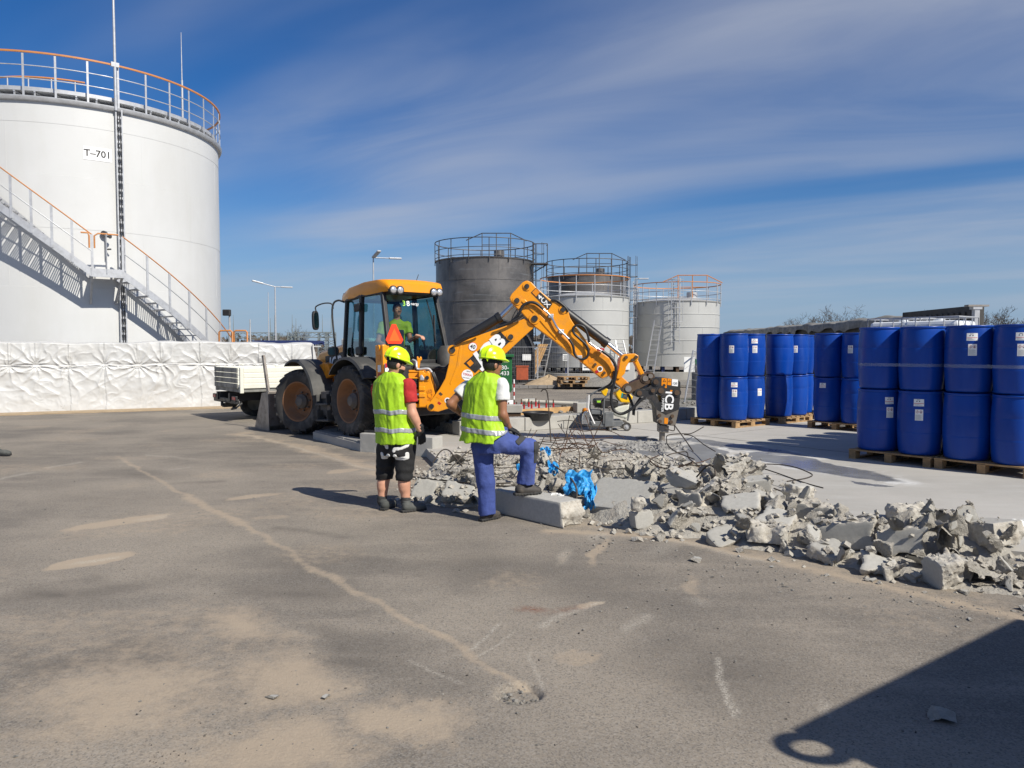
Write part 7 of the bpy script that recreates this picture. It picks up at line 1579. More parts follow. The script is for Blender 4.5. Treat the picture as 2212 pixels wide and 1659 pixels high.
def pdist(px, py, poly):
    D = np.full(px.shape, 9.); n = len(poly)
    for i in range(n):
        a, b = np.array(poly[i]), np.array(poly[(i + 1) % n]); e = b - a; t = np.clip(((px - a[0]) * e[0] + (py - a[1]) * e[1]) / (e @ e), 0, 1); D = np.minimum(D, np.hypot(px - a[0] - t * e[0], py - a[1] - t * e[1]))
    return D
inh = inside(gx, gy, HP); dh = pdist(gx, gy, HP) * np.where(inh, 1, -1)
Hf = np.where(inside(gx, gy, np.array(SP)), SLAB, 0.0)
base0 = Hf.copy()
def blur(a, r):
    for ax in (0, 1):
        c = np.cumsum(np.pad(a, [(r + 1, r) if k == ax else (0, 0) for k in (0, 1)], mode='edge'), ax); n = a.shape[ax]
        a = (np.take(c, np.arange(2 * r + 1, 2 * r + 1 + n), ax) - np.take(c, np.arange(n), ax)) / (2 * r + 1)
    return a
ramp0 = np.maximum(np.minimum(blur(base0, 10) * 2.1, SLAB), base0)
nearf = np.clip((10.6 - gy) / 2.4, .22, 1)
Tg = np.where(inh, (.04 + np.minimum(.165, .40 * dh)) * nearf, 0) * (1 + .35 * vnoise(np.stack([gx * 1.1, gy * 1.1, gx * 0], -1), 77))
# bed of fines under the chunks
edge_ = np.clip((dh + .10) / .2, 0, 1); bedz = base0 + (ramp0 - base0 + np.clip(Tg * .40, 0, .3) + .020 * fbm(np.stack([gx * 9, gy * 9, gx * 0], -1), 81, 4, .6)) * edge_ - .02 * (1 - edge_)
k_ = 2; bx, by, bz = gx[::k_, ::k_], gy[::k_, ::k_], bedz[::k_, ::k_]; msk = (dh[::k_, ::k_] > -.16)
ii = np.arange(bx.size).reshape(bx.shape); fq = np.stack([ii[:-1, :-1], ii[1:, :-1], ii[1:, 1:], ii[:-1, 1:]], -1); mq = msk[:-1, :-1] & msk[1:, :-1] & msk[1:, 1:] & msk[:-1, 1:]
used = np.unique(fq[mq]); remap = -np.ones(bx.size, int); remap[used] = np.arange(len(used))
bedv = np.stack([bx, by, bz - .004], -1).reshape(-1, 3)[used]
tag(link('rubble_bed', np_mesh('rubble_bed', bedv, remap[fq[mq]], 'rubble')), kind='stuff')
Hf = np.maximum(Hf, np.where(dh > -.1, bedz, -1))
def rest(vs, x, y, pc=84, sink=.015):
    ix = ((vs[:, 0] + x - hx0) / cell).astype(int); iy = ((vs[:, 1] + y - hy0) / cell).astype(int); ok = (ix >= 0) & (ix < nxh) & (iy >= 0) & (iy < nyh)
    if ok.sum() < 10: return None
    lo_ = vs[ok, 2] < np.median(vs[ok, 2]); z = np.percentile((Hf[ix[ok], iy[ok]] - vs[ok, 2])[lo_], pc) - sink
    np.maximum.at(Hf, (ix[ok], iy[ok]), vs[ok, 2] + z); return z
def hloc(x, y): return Hf[min(max(int((x - hx0) / cell), 0), nxh - 1), min(max(int((y - hy0) / cell), 0), nyh - 1)]
rr_ = random.Random(42)
def put_chunk(i, x, y, s, q, label, group, z=None, name='concrete_chunk'):
    me, vs = CH[i]; Rm = np.array(q.to_matrix()); w_ = (vs * np.array(s)) @ Rm.T
    zz_ = rest(w_, x, y) if z is None else z
    if zz_ is None: return None
    o = link(name, me); o.rotation_mode = 'QUATERNION'; o.rotation_quaternion = q; o.scale = s; o.location = (x, y, zz_); tag(o, label, 'concrete chunk', group); return o
def special_block(name, c, size, eul, label, nz=.02, seed=1, sub=.022, cast=(), m='rubble_metre', ctype='concrete chunk'):
    """block of cast concrete: faces named in cast keep their smooth surface, the others are broken"""
    hs_ = np.array(size) / 2; Rm = np.array(eul if isinstance(eul, Matrix) else Matrix.Rotation(eul[2], 3, 'Z') @ Matrix.Rotation(eul[1], 3, 'Y') @ Matrix.Rotation(eul[0], 3, 'X'))
    fcs = {'x+': (0, 1), 'x-': (0, -1), 'y+': (1, 1), 'y-': (1, -1), 'z+': (2, 1), 'z-': (2, -1)}
    def dd(p):
        nb = nz * 1.1 * fbm(p * 9, seed, 5, .62) + nz * 1.3 * np.maximum(fbm(p * 4.1, seed + 3, 2), 0); b_ = np.full(p.shape[:-1], -9.); c_ = np.full(p.shape[:-1], -9.)
        for k, (a, s) in fcs.items():
            d = s * p[..., a] - hs_[a]
            if k in cast: c_ = np.maximum(c_, d + .12 * np.maximum(nb, 0))
            else: b_ = np.maximum(b_, d + nb * 1.6)
        return b_, c_
    vs, fs = surfnet(lambda p: np.maximum(*dd(p)), -hs_ - .05, hs_ + .05, sub); b_, c_ = dd(vs); ca = np.clip((c_ - b_) / .012 + .5, 0, 1)
    w_ = vs @ Rm.T; me = np_mesh(name, w_ if False else vs, fs, m, 38); me.attributes.new('cast', 'FLOAT', 'POINT').data.foreach_set('value', ca.astype(np.float32))
    z = rest(w_, c[0], c[1]) if len(c) < 3 else c[2]
    if len(c) >= 3: rest(w_, c[0], c[1])
    o = link(name, me); o.rotation_mode = 'QUATERNION'; o.rotation_quaternion = Matrix(Rm.tolist()).to_quaternion(); o.location = (c[0], c[1], z if z is not None else .2); tag(o, label, ctype); return o
# the block under the worker's boot
e0, e1 = G(1064, 1108), G(1203, 1141); e = e1 - e0; an = math.atan2(e.y, e.x); nn = V((-e.y, e.x, 0)).normalized(); c = (e0 + e1) / 2 + nn * .15
special_block('kerb_block', (c.x + .03, c.y, .128), (e.length + .08, .30, .262), (0, 0, an), 'broken kerb block with a smooth dark face under the worker\'s boot', .014, 5, .016, ('y-', 'z+', 'z-', 'x-'), ctype='concrete block')
sA, sB, sC = G(1262, 1106, .04), G(1378, 1120, .05), P(1320, 1046, 8.42); sx_ = (sB - sA); sy_ = sC - sA; sy_ = sy_ - sx_.normalized() * sy_.dot(sx_.normalized()) * .6; sz_ = sx_.cross(sy_).normalized(); sy_ = sz_.cross(sx_).normalized() * sy_.length; SLC = sA + sx_ * .55 + sy_ * .5 - sz_ * .07 + V((.0, -.07, .085))
sm_ = Matrix([list(sx_.normalized()), list(sy_.normalized()), list(sz_)]).transposed()
special_block('flat_concrete_piece', tuple(SLC), (sx_.length * 1.12, sy_.length, .15), sm_, 'large smooth tilted slab piece beside the blue plastic sheet', .012, 8, .016, ('z+', 'y-'))
q = G(918, 1076); special_block('flat_concrete_piece', (q.x, q.y + .05, .10), (.30, .07, .26), (R(-30), R(8), R(-18)), 'dark flat slab piece leaning at the heap edge behind the worker in shorts', .012, 9, .015, ('y-', 'y+'))
for (u, v, sz, rz, lab, sd_, cs) in (
    (1845, 1205, (.50, .27, .26), -28, 'long squared kerb lump with a pitted top and smooth side', 11, ('y-', 'z-')), (1962, 1222, (.42, .26, .25), -30, 'squared kerb lump lying end to end with the long kerb lump', 12, ('y-', 'x-')),
    (1768, 1168, (.48, .25, .24), -26, 'rough kerb lump at the narrow waist of the rubble', 13, ('z-', 'y-')), (2055, 1275, (.27, .24, .25), 12, 'cube-like chunk standing out in front of the rubble tail', 14, ('x-',)), (1942, 1258, (.19, .17, .17), -15, 'small square chunk with a sharp shadow in front of the rubble tail', 15, ('x-',)),
    (2165, 1225, (.42, .32, .24), 25, 'bulky flat-topped chunk at the end of the rubble tail', 16, ('z+',)), (2075, 1190, (.32, .26, .24), 40, 'chunk with a dark hollow side next to the bulky flat-topped chunk', 17, ('x-',)), (1975, 1160, (.40, .28, .18), -10, 'flat pitted chunk with a bent bar sticking up behind it', 18, ('z-',)),
    (1672, 1188, (.42, .26, .22), -20, 'wide humped chunk with a dark overhang in the rubble front', 19, ('z-',)), (1636, 1098, (.38, .27, .20), -12, 'flat-topped chunk at the slab side of the rubble waist', 20, ('z+', 'y-')), (1735, 1112, (.34, .24, .22), 30, 'tilted chunk with a smooth grey top by the rubble waist', 21, ('z+',)),
    (1390, 1148, (.26, .2, .20), 15, 'smooth sided chunk in front of the large tilted slab piece', 22, ('y-', 'x-')), (1500, 1140, (.27, .22, .20), -35, 'smooth faced wedge chunk at the front foot of the heap', 23, ('y-',)), (1455, 1168, (.17, .14, .12), 35, 'loose small wedge lying on the asphalt before the heap', 24, ('z+',)), (1378, 1152, (.13, .12, .13), 10, 'loose fist-sized cube lying on the asphalt before the heap', 25, ())):
    q = G(u, v); sz = tuple(x_ * .86 for x_ in sz); yy_ = q.y + sz[1] / 2; special_block('concrete_chunk', (q.x, yy_, hloc(q.x, yy_) + sz[2] * .40), sz, (R(rr_.uniform(-12, 12)), R(rr_.uniform(-10, 10)), R(rz)), lab, .018, sd_, .014, cs)
for k_, (u, v, sx, sy, tx, ty, rz) in enumerate(((1440, 1085, .42, .30, 22, -14, -30), (1480, 1050, .34, .26, 30, 5, 10), (1530, 1095, .38, .28, 18, 20, 45), (1600, 1120, .36, .26, 28, -8, -15), (1200, 1040, .34, .26, 24, 8, 30), (990, 1062, .36, .26, 32, 6, -20), (955, 1040, .30, .24, 26, -10, 15), (1410, 1030, .34, .26, 20, 14, 75), (1560, 1140, .30, .24, 32, -12, 25), (1680, 1135, .32, .24, 26, 10, -40), (1800, 1175, .30, .24, 24, -10, 30), (1900, 1200, .28, .22, 30, 8, -20))):
    q = G(u, v, .15); special_block('flat_concrete_piece', (q.x, q.y, hloc(q.x, q.y) + .06), (sx, sy, .085), (R(tx), R(ty), R(rz)), 'flat broken slab piece with a smooth grey top tilted in the heap', .013, 60 + k_, .015, ('z+',))['group'] = 'flat slab pieces in the heap'
q = G(1590, 1046, SLAB); special_block('concrete_chunk', (q.x, q.y + .1, SLAB + .12), (.58, .34, .24), (R(10), R(-8), R(12)), 'big rough lump with a bar through it on the slab side of the heap', .03, 31, .02, ())
# general chunks
lab_s = [('jagged pale concrete boulder among the biggest loose lumps of the heap', 'large chunks in the rubble heap'), ('head-sized pale concrete chunk in the rubble heap', 'medium chunks in the rubble heap'), ('fist-sized pale concrete fragment in the rubble heap', 'small chunks in the rubble heap')]
hp_lo, hp_hi = HP.min(0), HP.max(0)
def rq(): return Quaternion((rr_.gauss(0, 1), rr_.gauss(0, 1), rr_.gauss(0, 1), rr_.gauss(0, 1))).normalized()
for cls, cnt, s0, s1 in ((0, 20, .22, .30), (1, 120, .13, .22), (2, 150, .08, .14)):
    for _ in range(cnt):
        best = None
        for t in range(14):
            x, y = rr_.uniform(hp_lo[0], min(hp_hi[0], 4.9)), rr_.uniform(hp_lo[1], hp_hi[1]); ix, iy = int((x - hx0) / cell), int((y - hy0) / cell)
            if not (0 <= ix < nxh and 0 <= iy < nyh) or dh[ix, iy] < (.10, .04, -.10)[cls]: continue
            if (x - c.x) ** 2 + (y - c.y) ** 2 < .16 and cls < 2: continue
            if abs(x - (-.1)) < .45 and abs(y - 7.95) < .28: continue
            if (x - SLC.x) ** 2 + (y - SLC.y) ** 2 < .16: continue
            if cls == 0 and y > 11.2: continue
            base = ramp0[ix, iy]; sc_ = Hf[ix, iy] - base - Tg[ix, iy] + rr_.uniform(0, .06) + (.08 if y > 11.0 else 0)
            if best is None or sc_ < best[0]: best = (sc_, x, y)
        if best is None: continue
        s = rr_.uniform(s0, s1); put_chunk(rr_.randrange(18), best[1], best[2], (s * rr_.uniform(.85, 1.2), s * rr_.uniform(.8, 1.1), s * rr_.uniform(.75, 1.0)), rq() if cls else Quaternion((rr_.gauss(1, .3), rr_.gauss(0, .35), rr_.gauss(0, .35), rr_.gauss(0, 1))).normalized(), *lab_s[cls])
# loose fragments lying clear of the heap
for k_, (u, v, s, lab) in enumerate(((1505, 1212, .15, 'flat ragged fragment lying alone on the dusty asphalt'), (1668, 1226, .06, 'pebble-sized white fragment lying past the ragged one'), (2085, 1282, .11, 'thin fragment beside the cube-like chunk'), (1880, 1255, .10, 'fragment lying just before the small square chunk'), (2030, 1545, .14, 'pale flat flake lying in the big shadow'), (590, 1507, .07, 'tan stone lying on the sandy asphalt'), (705, 1240 + 265, .055, 'grey pebble lying beside the tan stone'), (2095, 1340, .07, 'small fragment lying at the shadow edge'))):
    q = G(u, v); put_chunk(k_, q.x, q.y, (s, s * .8, s * .45), Quaternion((0, 0, 1), rr_.random() * 6), lab, None, z=s * .12, name='concrete_fragment')
# small stones: one mass
def stones(name, pts, m, seed, label=None):
    r = random.Random(seed); mb = MB()
    ico = [V(p).normalized() for p in ((0, 0, 1), (.9, 0, .4), (-.4, .8, .45), (-.5, -.8, .35), (.5, .75, -.4), (-.9, .1, -.4), (.4, -.8, -.4), (0, 0, -1))]
    F8 = [(0, 1, 2), (0, 2, 3), (0, 3, 1), (1, 4, 2), (2, 5, 3), (3, 6, 1), (1, 6, 4), (2, 4, 5), (3, 5, 6), (4, 6, 7), (5, 4, 7), (6, 5, 7)]
    for (x, y, z, s) in pts:
        a = r.random() * 6.28; ca, sa = math.cos(a), math.sin(a); sx, sy, sz = s * r.uniform(.7, 1.3), s * r.uniform(.6, 1.1), s * r.uniform(.4, .8); vs = []
        for p in ico:
            k = r.uniform(.75, 1.2); px, py = p.x * sx * k, p.y * sy * k; vs.append((x + px * ca - py * sa, y + px * sa + py * ca, z + p.z * sz * k + sz * .4))
        mb.add(vs, F8)
    return tag(mb.build(name, m), kind='stuff')
pts = []
for _ in range(7000):
    x, y = rr_.uniform(hp_lo[0] - .3, 5), rr_.uniform(hp_lo[1] - .3, hp_hi[1] + .2); ix, iy = int((x - hx0) / cell), int((y - hy0) / cell)
    if not (0 <= ix < nxh and 0 <= iy < nyh) or dh[ix, iy] < -.30 or (dh[ix, iy] < 0 and rr_.random() < .55 + 1.2 * -dh[ix, iy]): continue
    if (x - SLC.x) ** 2 + (y - SLC.y) ** 2 < .12: continue
    pts.append((x, y, Hf[ix, iy] if dh[ix, iy] < 0 else Hf[ix, iy] - .004, rr_.choice((.008, .012, .018, .026, .036, .05))))
stones('rubble_fines', pts, 'rubble', 5)
# dark chips knocked loose round the breaker point
q0 = G(1395, 965, SLAB); pts = [(q0.x + rr_.gauss(0, .32), q0.y + rr_.gauss(0, .28), SLAB - .004, rr_.choice((.015, .025, .04, .055))) for _ in range(420)] ; stones('breaker_chips', pts, 'concrete_dark', 6)
for k_, (u, v, s) in enumerate(((1385, 948, .22), (1402, 952, .17), (1368, 957, .15), (1350, 962, .13), (1412, 950, .13))):
    q = G(u, v, SLAB); put_chunk(3 + 2 * k_, q.x, q.y, (s, s * .8, s * .5), Quaternion((0, 0, 1), k_ * 1.3), ['largest dark lump lifted at the breaker point', 'dark lump wedged against the breaker chisel', 'flat dark lump between the chisel and the heap', 'dark lump furthest from the chisel on the broken patch', 'small dark lump behind the chisel'][k_], 'dark lumps at the breaker point', z=SLAB + s * .14)
# grit on the asphalt and gravel in the hole
pts = []
for _ in range(520):
    u, v = rr_.uniform(-60, 2270), 960 + 690 * rr_.random() ** 1.3; q = G(u, v)
    if inside(np.array([q.x]), np.array([q.y]), np.array(SP))[0]: continue
    pts.append((q.x, q.y, 0, rr_.choice((.003, .004, .005, .006, .010)) * (1 if v > 1150 else 1.4)))
for _ in range(300): u = rr_.uniform(1240, 2260); q = G(u, 1150 + (u - 1240) * .175 + abs(rr_.gauss(0, 34))); pts.append((q.x, q.y, 0, rr_.choice((.004, .006, .009, .016))))
stones('loose_grit', pts, 'gravel', 8)
q0 = G(1118, 1503); pts = [(q0.x + rr_.gauss(0, .055), q0.y + rr_.gauss(0, .05), -.05 + rr_.random() * .02, rr_.choice((.010, .014, .019))) for _ in range(150)] + [(G(900 + rr_.random() * 250, 1430 + rr_.random() * 90).x, G(900, 1430 + rr_.random() * 90).y, 0, .007) for _ in range(26)]
stones('hole_gravel', pts, 'gravel', 9)
pts = [(lambda q: (q.x, q.y, -.002, rr_.choice((.003, .004, .006, .009))))(G(rr_.uniform(100, 2100), 1180 + 470 * rr_.random())) for _ in range(170)] + [(lambda q: (q.x + rr_.gauss(0, .05), q.y + rr_.gauss(0, .05), -.002, rr_.choice((.003, .005))))(G(u_, v_)) for u_, v_ in ((672, 1545), (760, 1375), (900, 1620), (370, 1635)) for _ in range(16)]
stones('dark_litter', pts, 'boot_brown', 33)
# ================================================================== REINFORCING BARS
def bar(pts, label, r=.008, m='rebar', group='bent reinforcing bars in the heap', n=5):
    mb = MB(); mb.tube(spline(pts, n), r, 6); return tag(mb.build('reinforcing_bar', m, smooth=60), label, 'rebar', group)
bar([P(1440, 1107, 7.55), P(1600, 1118, 7.35), P(1760, 1146, 7.1), P(1900, 1182, 6.75), P(2050, 1212, 6.5), P(2240, 1246, 6.25)], 'long nearly straight bar lying along the rubble tail', .009, group=None)
bar([P(1440, 1125, 7.7), P(1555, 1062, 8.6), P(1640, 1010, 9.3)], 'long straight bar rising over the big rough lump', .011, group=None)
bar([P(1190, 955, 11.3), P(1187, 908, 11.3), P(1184, 862, 11.3), P(1181, 845, 11.3), P(1175, 841, 11.3), P(1168, 846, 11.3)], 'tall upright bar with a hooked top at the bar tangle', .009, group=None)
bar([P(1457, 918, 12.6), P(1456, 930, 12.6), P(1444, 928, 12.6), P(1436, 925, 12.6)], 'short hooked bar right beside the breaker chisel', .009, group=None); bar([P(1458, 920, 12.5), P(1480, 950, 11.6), P(1497, 975, 10.9)], 'straight bar slanting down from the breaker chisel', .009, group=None)
bar([P(1520, 922, 14.2), P(1494, 936, 13.4), P(1474, 937, 13.2), P(1443, 940, 12.9), P(1440, 952, 12.4), P(1444, 963, 11.9), P(1462, 977, 11.2), P(1500, 992, 10.4)], 'long kinked bar running from the drum pallet to the heap', .009, group=None)
bar([P(1478, 939, 13.0), P(1496, 942, 12.8), P(1520, 960, 12.0), P(1545, 975, 11.0)], 'curved bar lying on the wet side of the slab', .008, group=None); bar([P(1440, 985, 10.9), P(1452, 980, 10.9), P(1482, 976, 11.0), P(1488, 990, 10.7), P(1505, 1003, 10.2)], 'stepped bent bar at the slab edge of the heap', .009, group=None)
bar([P(1560, 1000, 10.2), P(1640, 1010, 9.7), P(1735, 1042, 8.8), P(1778, 1054, 8.5)], 'long thin bar stretched out over the slab', .008, group=None); bar([P(1575, 1002, 10.1), P(1690, 1004, 10.0), P(1750, 1022, 9.4), P(1745, 1032, 9.2), P(1700, 1040, 9.0)], 'bar bent back into a loop on the slab', .008, group=None)
bar([P(1625, 1048, 9.0), P(1655, 1050, 8.8), P(1662, 1062, 8.6), P(1664, 1080, 8.5)], 'short bar bent down at a right angle over the rubble', .009, group=None); bar([P(1672, 1055, 8.6), P(1712, 1072, 8.3), P(1714, 1088, 8.2)], 'short angled bar next to the right-angled one', .009, group=None)
bar([P(2022, 1122, 7.0), P(2022, 1108, 7.0), P(2026, 1101, 7.0), P(2065, 1105, 7.0)], 'bar stub bent flat over the pitted chunk', .009, group=None); bar([P(2095, 1135, 6.8), P(2140, 1150, 6.6)], 'short straight bar stub beside the bulky chunk', .008, group=None)
bar([P(1240, 1120, 7.9), P(1245, 1080, 8.0), P(1245, 1055, 8.05), P(1230, 1030, 8.3), P(1195, 1005, 8.9)], 'upright bent bar sticking out of the broken kerb block', .010, group=None); bar([P(1545, 1085, 8.4), P(1545, 1020, 8.5), P(1540, 1008, 8.6), P(1528, 1006, 8.7), P(1505, 1030, 8.9)], 'arched bar standing up in the middle of the heap', .010, group=None)
bar([P(890, 1030, 9.6), P(960, 1038, 9.2), P(1040, 1045, 8.8), P(1120, 1042, 8.9)], 'long bar running behind both workers', .010, group=None); bar([P(905, 1035, 9.7), P(985, 1045, 9.3), P(1075, 1050, 8.8), P(1150, 1050, 8.6)], 'second long bar running behind both workers', .010, group=None)
bar([P(935, 1000, 10.2), P(952, 975, 10.3), P(968, 972, 10.3), P(985, 990, 10.2), P(1000, 1010, 10)], 'arched bar over the chunks between the workers', .009, group=None); bar([P(965, 1020, 10), P(1000, 985, 10.2), P(1032, 962, 10.5)], 'straight bar leaning between the workers', .009, group=None)
tl = 'thin rusty bar caught in the bar tangle on the heap'
for k_ in range(36):
    u0, v0 = rr_.gauss(1205, 48), rr_.gauss(932, 22); Yb = rr_.uniform(10.0, 11.9); p = P(u0, v0, Yb); an = rr_.uniform(0, 6.28); L_ = rr_.uniform(.35, 1.15); pts = [p]; d = V((math.cos(an), .5 * math.sin(an), rr_.gauss(0, .45))).normalized()
    for t in range(4):
        d = (d + V((rr_.gauss(0, .28), rr_.gauss(0, .25), rr_.gauss(-.05, .30)))).normalized(); q = pts[-1] + d * L_ / 4; q.z = min(max(q.z, SLAB + .05), .45 + .45 * (k_ % 7 == 0)); pts.append(q)
    pts[0].z = max(pts[0].z, SLAB + .05); bar(pts, tl, rr_.uniform(.0045, .0065), 'rebar_rust' if k_ % 2 else 'rebar', 'thin bars in the tangle')
for k_ in range(58):
    x, y = rr_.uniform(hp_lo[0], 4.2), rr_.uniform(6.2, 11.4); ix, iy = int((x - hx0) / cell), int((y - hy0) / cell)
    if not (0 <= ix < nxh and 0 <= iy < nyh) or dh[ix, iy] < .08 or (x > 2.6 and k_ % 3): continue
    an = rr_.uniform(0, 6.28); L_ = rr_.uniform(.3, .9); pts = []; hm_ = max(hloc(x, y), hloc(x + math.cos(an) * L_ / 2, y + math.sin(an) * L_ / 2)) + .02
    if dh[min(max(int((x + math.cos(an) * L_ - hx0) / cell), 0), nxh - 1), min(max(int((y + math.sin(an) * L_ - hy0) / cell), 0), nyh - 1)] < .05: continue
    for t in range(5):
        an += rr_.gauss(0, .25); px, py = x + math.cos(an) * L_ * t / 4, y + math.sin(an) * L_ * t / 4; pts.append(V((px, py, hm_ + rr_.uniform(-.03, .03) + (.07 * rr_.random() if t in (0, 4) else 0))))
    bar(pts, 'short bent bar poking out between the heap chunks', rr_.uniform(.0055, .008), 'rebar_rust' if k_ % 3 == 0 else 'rebar', 'short bars among the chunks')
# ================================================================== PLASTIC SCRAPS
def sheet(name, c, w_, h_, label, m, seed, tilt=(R(60), 0, 0), am=.05, n=30):
    Rm = Matrix.Rotation(tilt[2], 3, 'Z') @ Matrix.Rotation(tilt[1], 3, 'Y') @ Matrix.Rotation(tilt[0], 3, 'X'); mb = MB()
    def fn(a, b):
        q = np.array([[a * 3.1, b * 3.1, seed]]); k = float(fbm(q, seed, 3)[0]); k2 = abs(float(vnoise(q * 2.7, seed + 3)[0])); ex = 1 + .18 * math.sin(a * 9 + seed) * (b - .5)
        return V(c) + Rm @ V(((a - .5) * w_ * ex + .05 * math.sin(b * 11 + seed) * w_, (b - .5) * h_ * (1 + .15 * math.sin(a * 13)), am * k + am * .7 * k2))
    mb.grid(fn, n, n); o = mb.build(name, m, smooth=50); so = o.modifiers.new('solid', 'SOLIDIFY'); so.thickness = .002; return tag(o, label, 'plastic sheet')
sheet('plastic_sheet', P(1250, 1042, 8.2), .29, .26, 'crumpled bright blue plastic sheet caught in the heap beside the kerb block', 'blue_plastic', 3, (R(60), 0, R(-15)), .035); sheet('plastic_sheet', P(1275, 1072, 8.1), .12, .26, 'hanging tail of blue plastic below the bright blue sheet', 'blue_plastic', 6, (R(80), 0, R(-20)), .05, 14)
sheet('plastic_scrap', P(1195, 1012, 9.2), .12, .16, 'torn blue plastic scrap under the bar tangle', 'blue_plastic', 8, (R(60), 0, 0), .05, 12); sheet('plastic_scrap', P(1178, 976, 10.2), .14, .12, 'pale blue plastic scrap in the middle of the bar tangle', 'blue_plastic', 9, (R(50), 0, 0), .05, 12); sheet('plastic_scrap', P(1125, 1010, 9.2), .10, .10, 'small blue plastic scrap beside the raised knee', 'blue_plastic', 12, (R(50), 0, 0), .04, 12)
sheet('plastic_wrap', G(2185, 1146, SLAB) + V((0, 0, .05)), .32, .12, 'crumpled white plastic wrap lying on the slab by the rubble tail', 'white_cloth', 14, (R(15), 0, R(-8)), .05, 16); sheet('plastic_wrap', P(1205, 1075, 8.0), .14, .10, 'white paper scrap beside the boot on the kerb block', 'white_cloth', 17, (R(45), 0, 0), .04, 12)
# ================================================================== FLOOR SAW
YS = 15.45
def S2(x, y, Y=YS): return P(1216.6 + .1375 * x, 774.2 + .1375 * y, Y)
sw = thing('floor_saw', 'yellow and grey walk-behind floor saw on small wheels by the bund wall', 'floor saw', tuple(V((S2(800, 1140).x, YS, SLAB))))
def sp_(name, pts, y0, y1, m, bev=.012, par=sw): mb = MB(); mb.prism([S2(x, y) + V((0, y0, 0)) for x, y in pts], (0, y1 - y0, 0)); o = mb.build(name, m, par, bevel=bev); return o
sp_('chassis', [(420, 985), (930, 975), (940, 1065), (640, 1080), (420, 1050)], -.05, .42, 'saw_grey'); sp_('engine', [(495, 640), (640, 635), (870, 660), (868, 770), (700, 790), (500, 770), (488, 700)], .0, .36, 'machine_black', .03)
sp_('air_filter', [(500, 650), (600, 645), (600, 720), (500, 720)], -.05, .0, 'machine_black', .02); sp_('filter_label', [(525, 660), (585, 660), (585, 690), (528, 690)], -.056, -.051, 'lime', 0)
sp_('gearbox', [(440, 815), (620, 820), (615, 885), (440, 875)], -.02, .3, 'saw_grey'); sp_('belt_guard', [(645, 850), (785, 835), (785, 1070), (640, 1078)], -.08, .05, 'saw_grey', .02); sp_('engine_bed', [(440, 880), (640, 890), (640, 985), (440, 985)], .02, .34, 'machine_black')
sp_('tank_cover', [(820, 545), (890, 475), (1000, 515), (1095, 600), (1062, 695), (905, 690), (835, 590)], -.04, .40, 'saw_yellow', .02); sp_('tank_cover', [(620, 535), (700, 480), (730, 500), (690, 610), (655, 590)], .2, .42, 'saw_yellow', .01)
lb = sp_('label_panel', [(918, 540), (1012, 570), (1000, 645), (905, 610)], -.046, -.041, 'machine_black', 0); sp_('label_edge', [(918, 540), (935, 545), (922, 615), (905, 610)], -.050, -.047, 'plate_teal', 0); mb = MB()
for k_ in range(3): text_on(mb, ['CARDI', 'SAWS', 'DIAMOND'][k_] if False else '- - -', S2(965, 578 + k_ * 18) + V((0, -.052, 0)), (1, 0, -.28), (.28, 0, 1), .04, .004)
mb.build('print', 'white_ink', lb); sp_('water_tank', [(800, 775), (990, 715), (1060, 705), (1005, 960), (900, 930), (790, 895)], .0, .36, 'tank_plastic', .04)
def st_(pts, r, dy, nm='frame_tube', m='saw_grey'): mb = MB(); mb.tube(spline([S2(x, y) + V((0, dy, 0)) for x, y in pts], 5), r, 8); mb.build(nm, m, sw, smooth=60)
st_([(450, 830), (452, 640), (475, 585), (540, 540), (700, 455), (860, 400)], .017, .38); st_([(628, 1020), (635, 700), (650, 620), (700, 570), (800, 510), (880, 470)], .017, -.06); st_([(780, 400), (880, 460)], .015, .15); st_([(1085, 600), (1060, 750), (1012, 980)], .017, .0); st_([(1085, 600), (1060, 750), (1012, 980)], .017, .38); st_([(395, 570), (392, 700), (390, 790), (430, 900), (485, 1020)], .015, -.1, 'guide_rod', 'white_ink'); st_([(372, 590), (372, 820)], .008, .0, 'guide_rod', 'galv')
mb = MB(); a_, b_ = S2(345, 935) + V((0, -.08, 0)), S2(345, 935) + V((0, .1, 0)); sp_('blade_guard', [(310, 870), (335, 835), (375, 835), (405, 870), (405, 1030), (290, 1025), (292, 960)], -.06, .06, 'chrome', .01)
for (x, y, r, dy) in ((990, 1060, .088, -.08), (735, 1117, .045, -.10), (990, 1060, .088, .40), (735, 1117, .045, .40)):
    c_ = S2(x, y) + V((0, dy, 0)); c_.z = SLAB + r; mb = MB(); mb.lathe([(r * .62, -.022), (r * .9, -.025), (r, -.015), (r, .015), (r * .9, .025), (r * .62, .022)], 28, c_, (0, 1, 0)); wh = mb.build('wheel', 'tyre', sw, smooth=40)
    mb = MB(); mb.lathe([(.0, -.02), (r * .3, -.02), (r * .3, -.008), (r * .64, -.008), (r * .64, .008), (.0, .008)], 24, c_, (0, 1, 0)); mb.build('rim', 'galv', wh, smooth=40)
mb = MB(); c_ = S2(520, 1040) + V((0, .16, 0)); mb.cyl(c_ + V((0, -.004, 0)), c_ + V((0, .004, 0)), .17, n=36); mb.build('saw_blade', 'galv', sw); st_([(560, 900), (600, 930), (560, 960), (520, 940)], .008, -.04, 'hose', 'hose'); st_([(700, 770), (740, 760), (740, 800), (720, 830)], .012, -.02, 'exhaust', 'bare_steel')
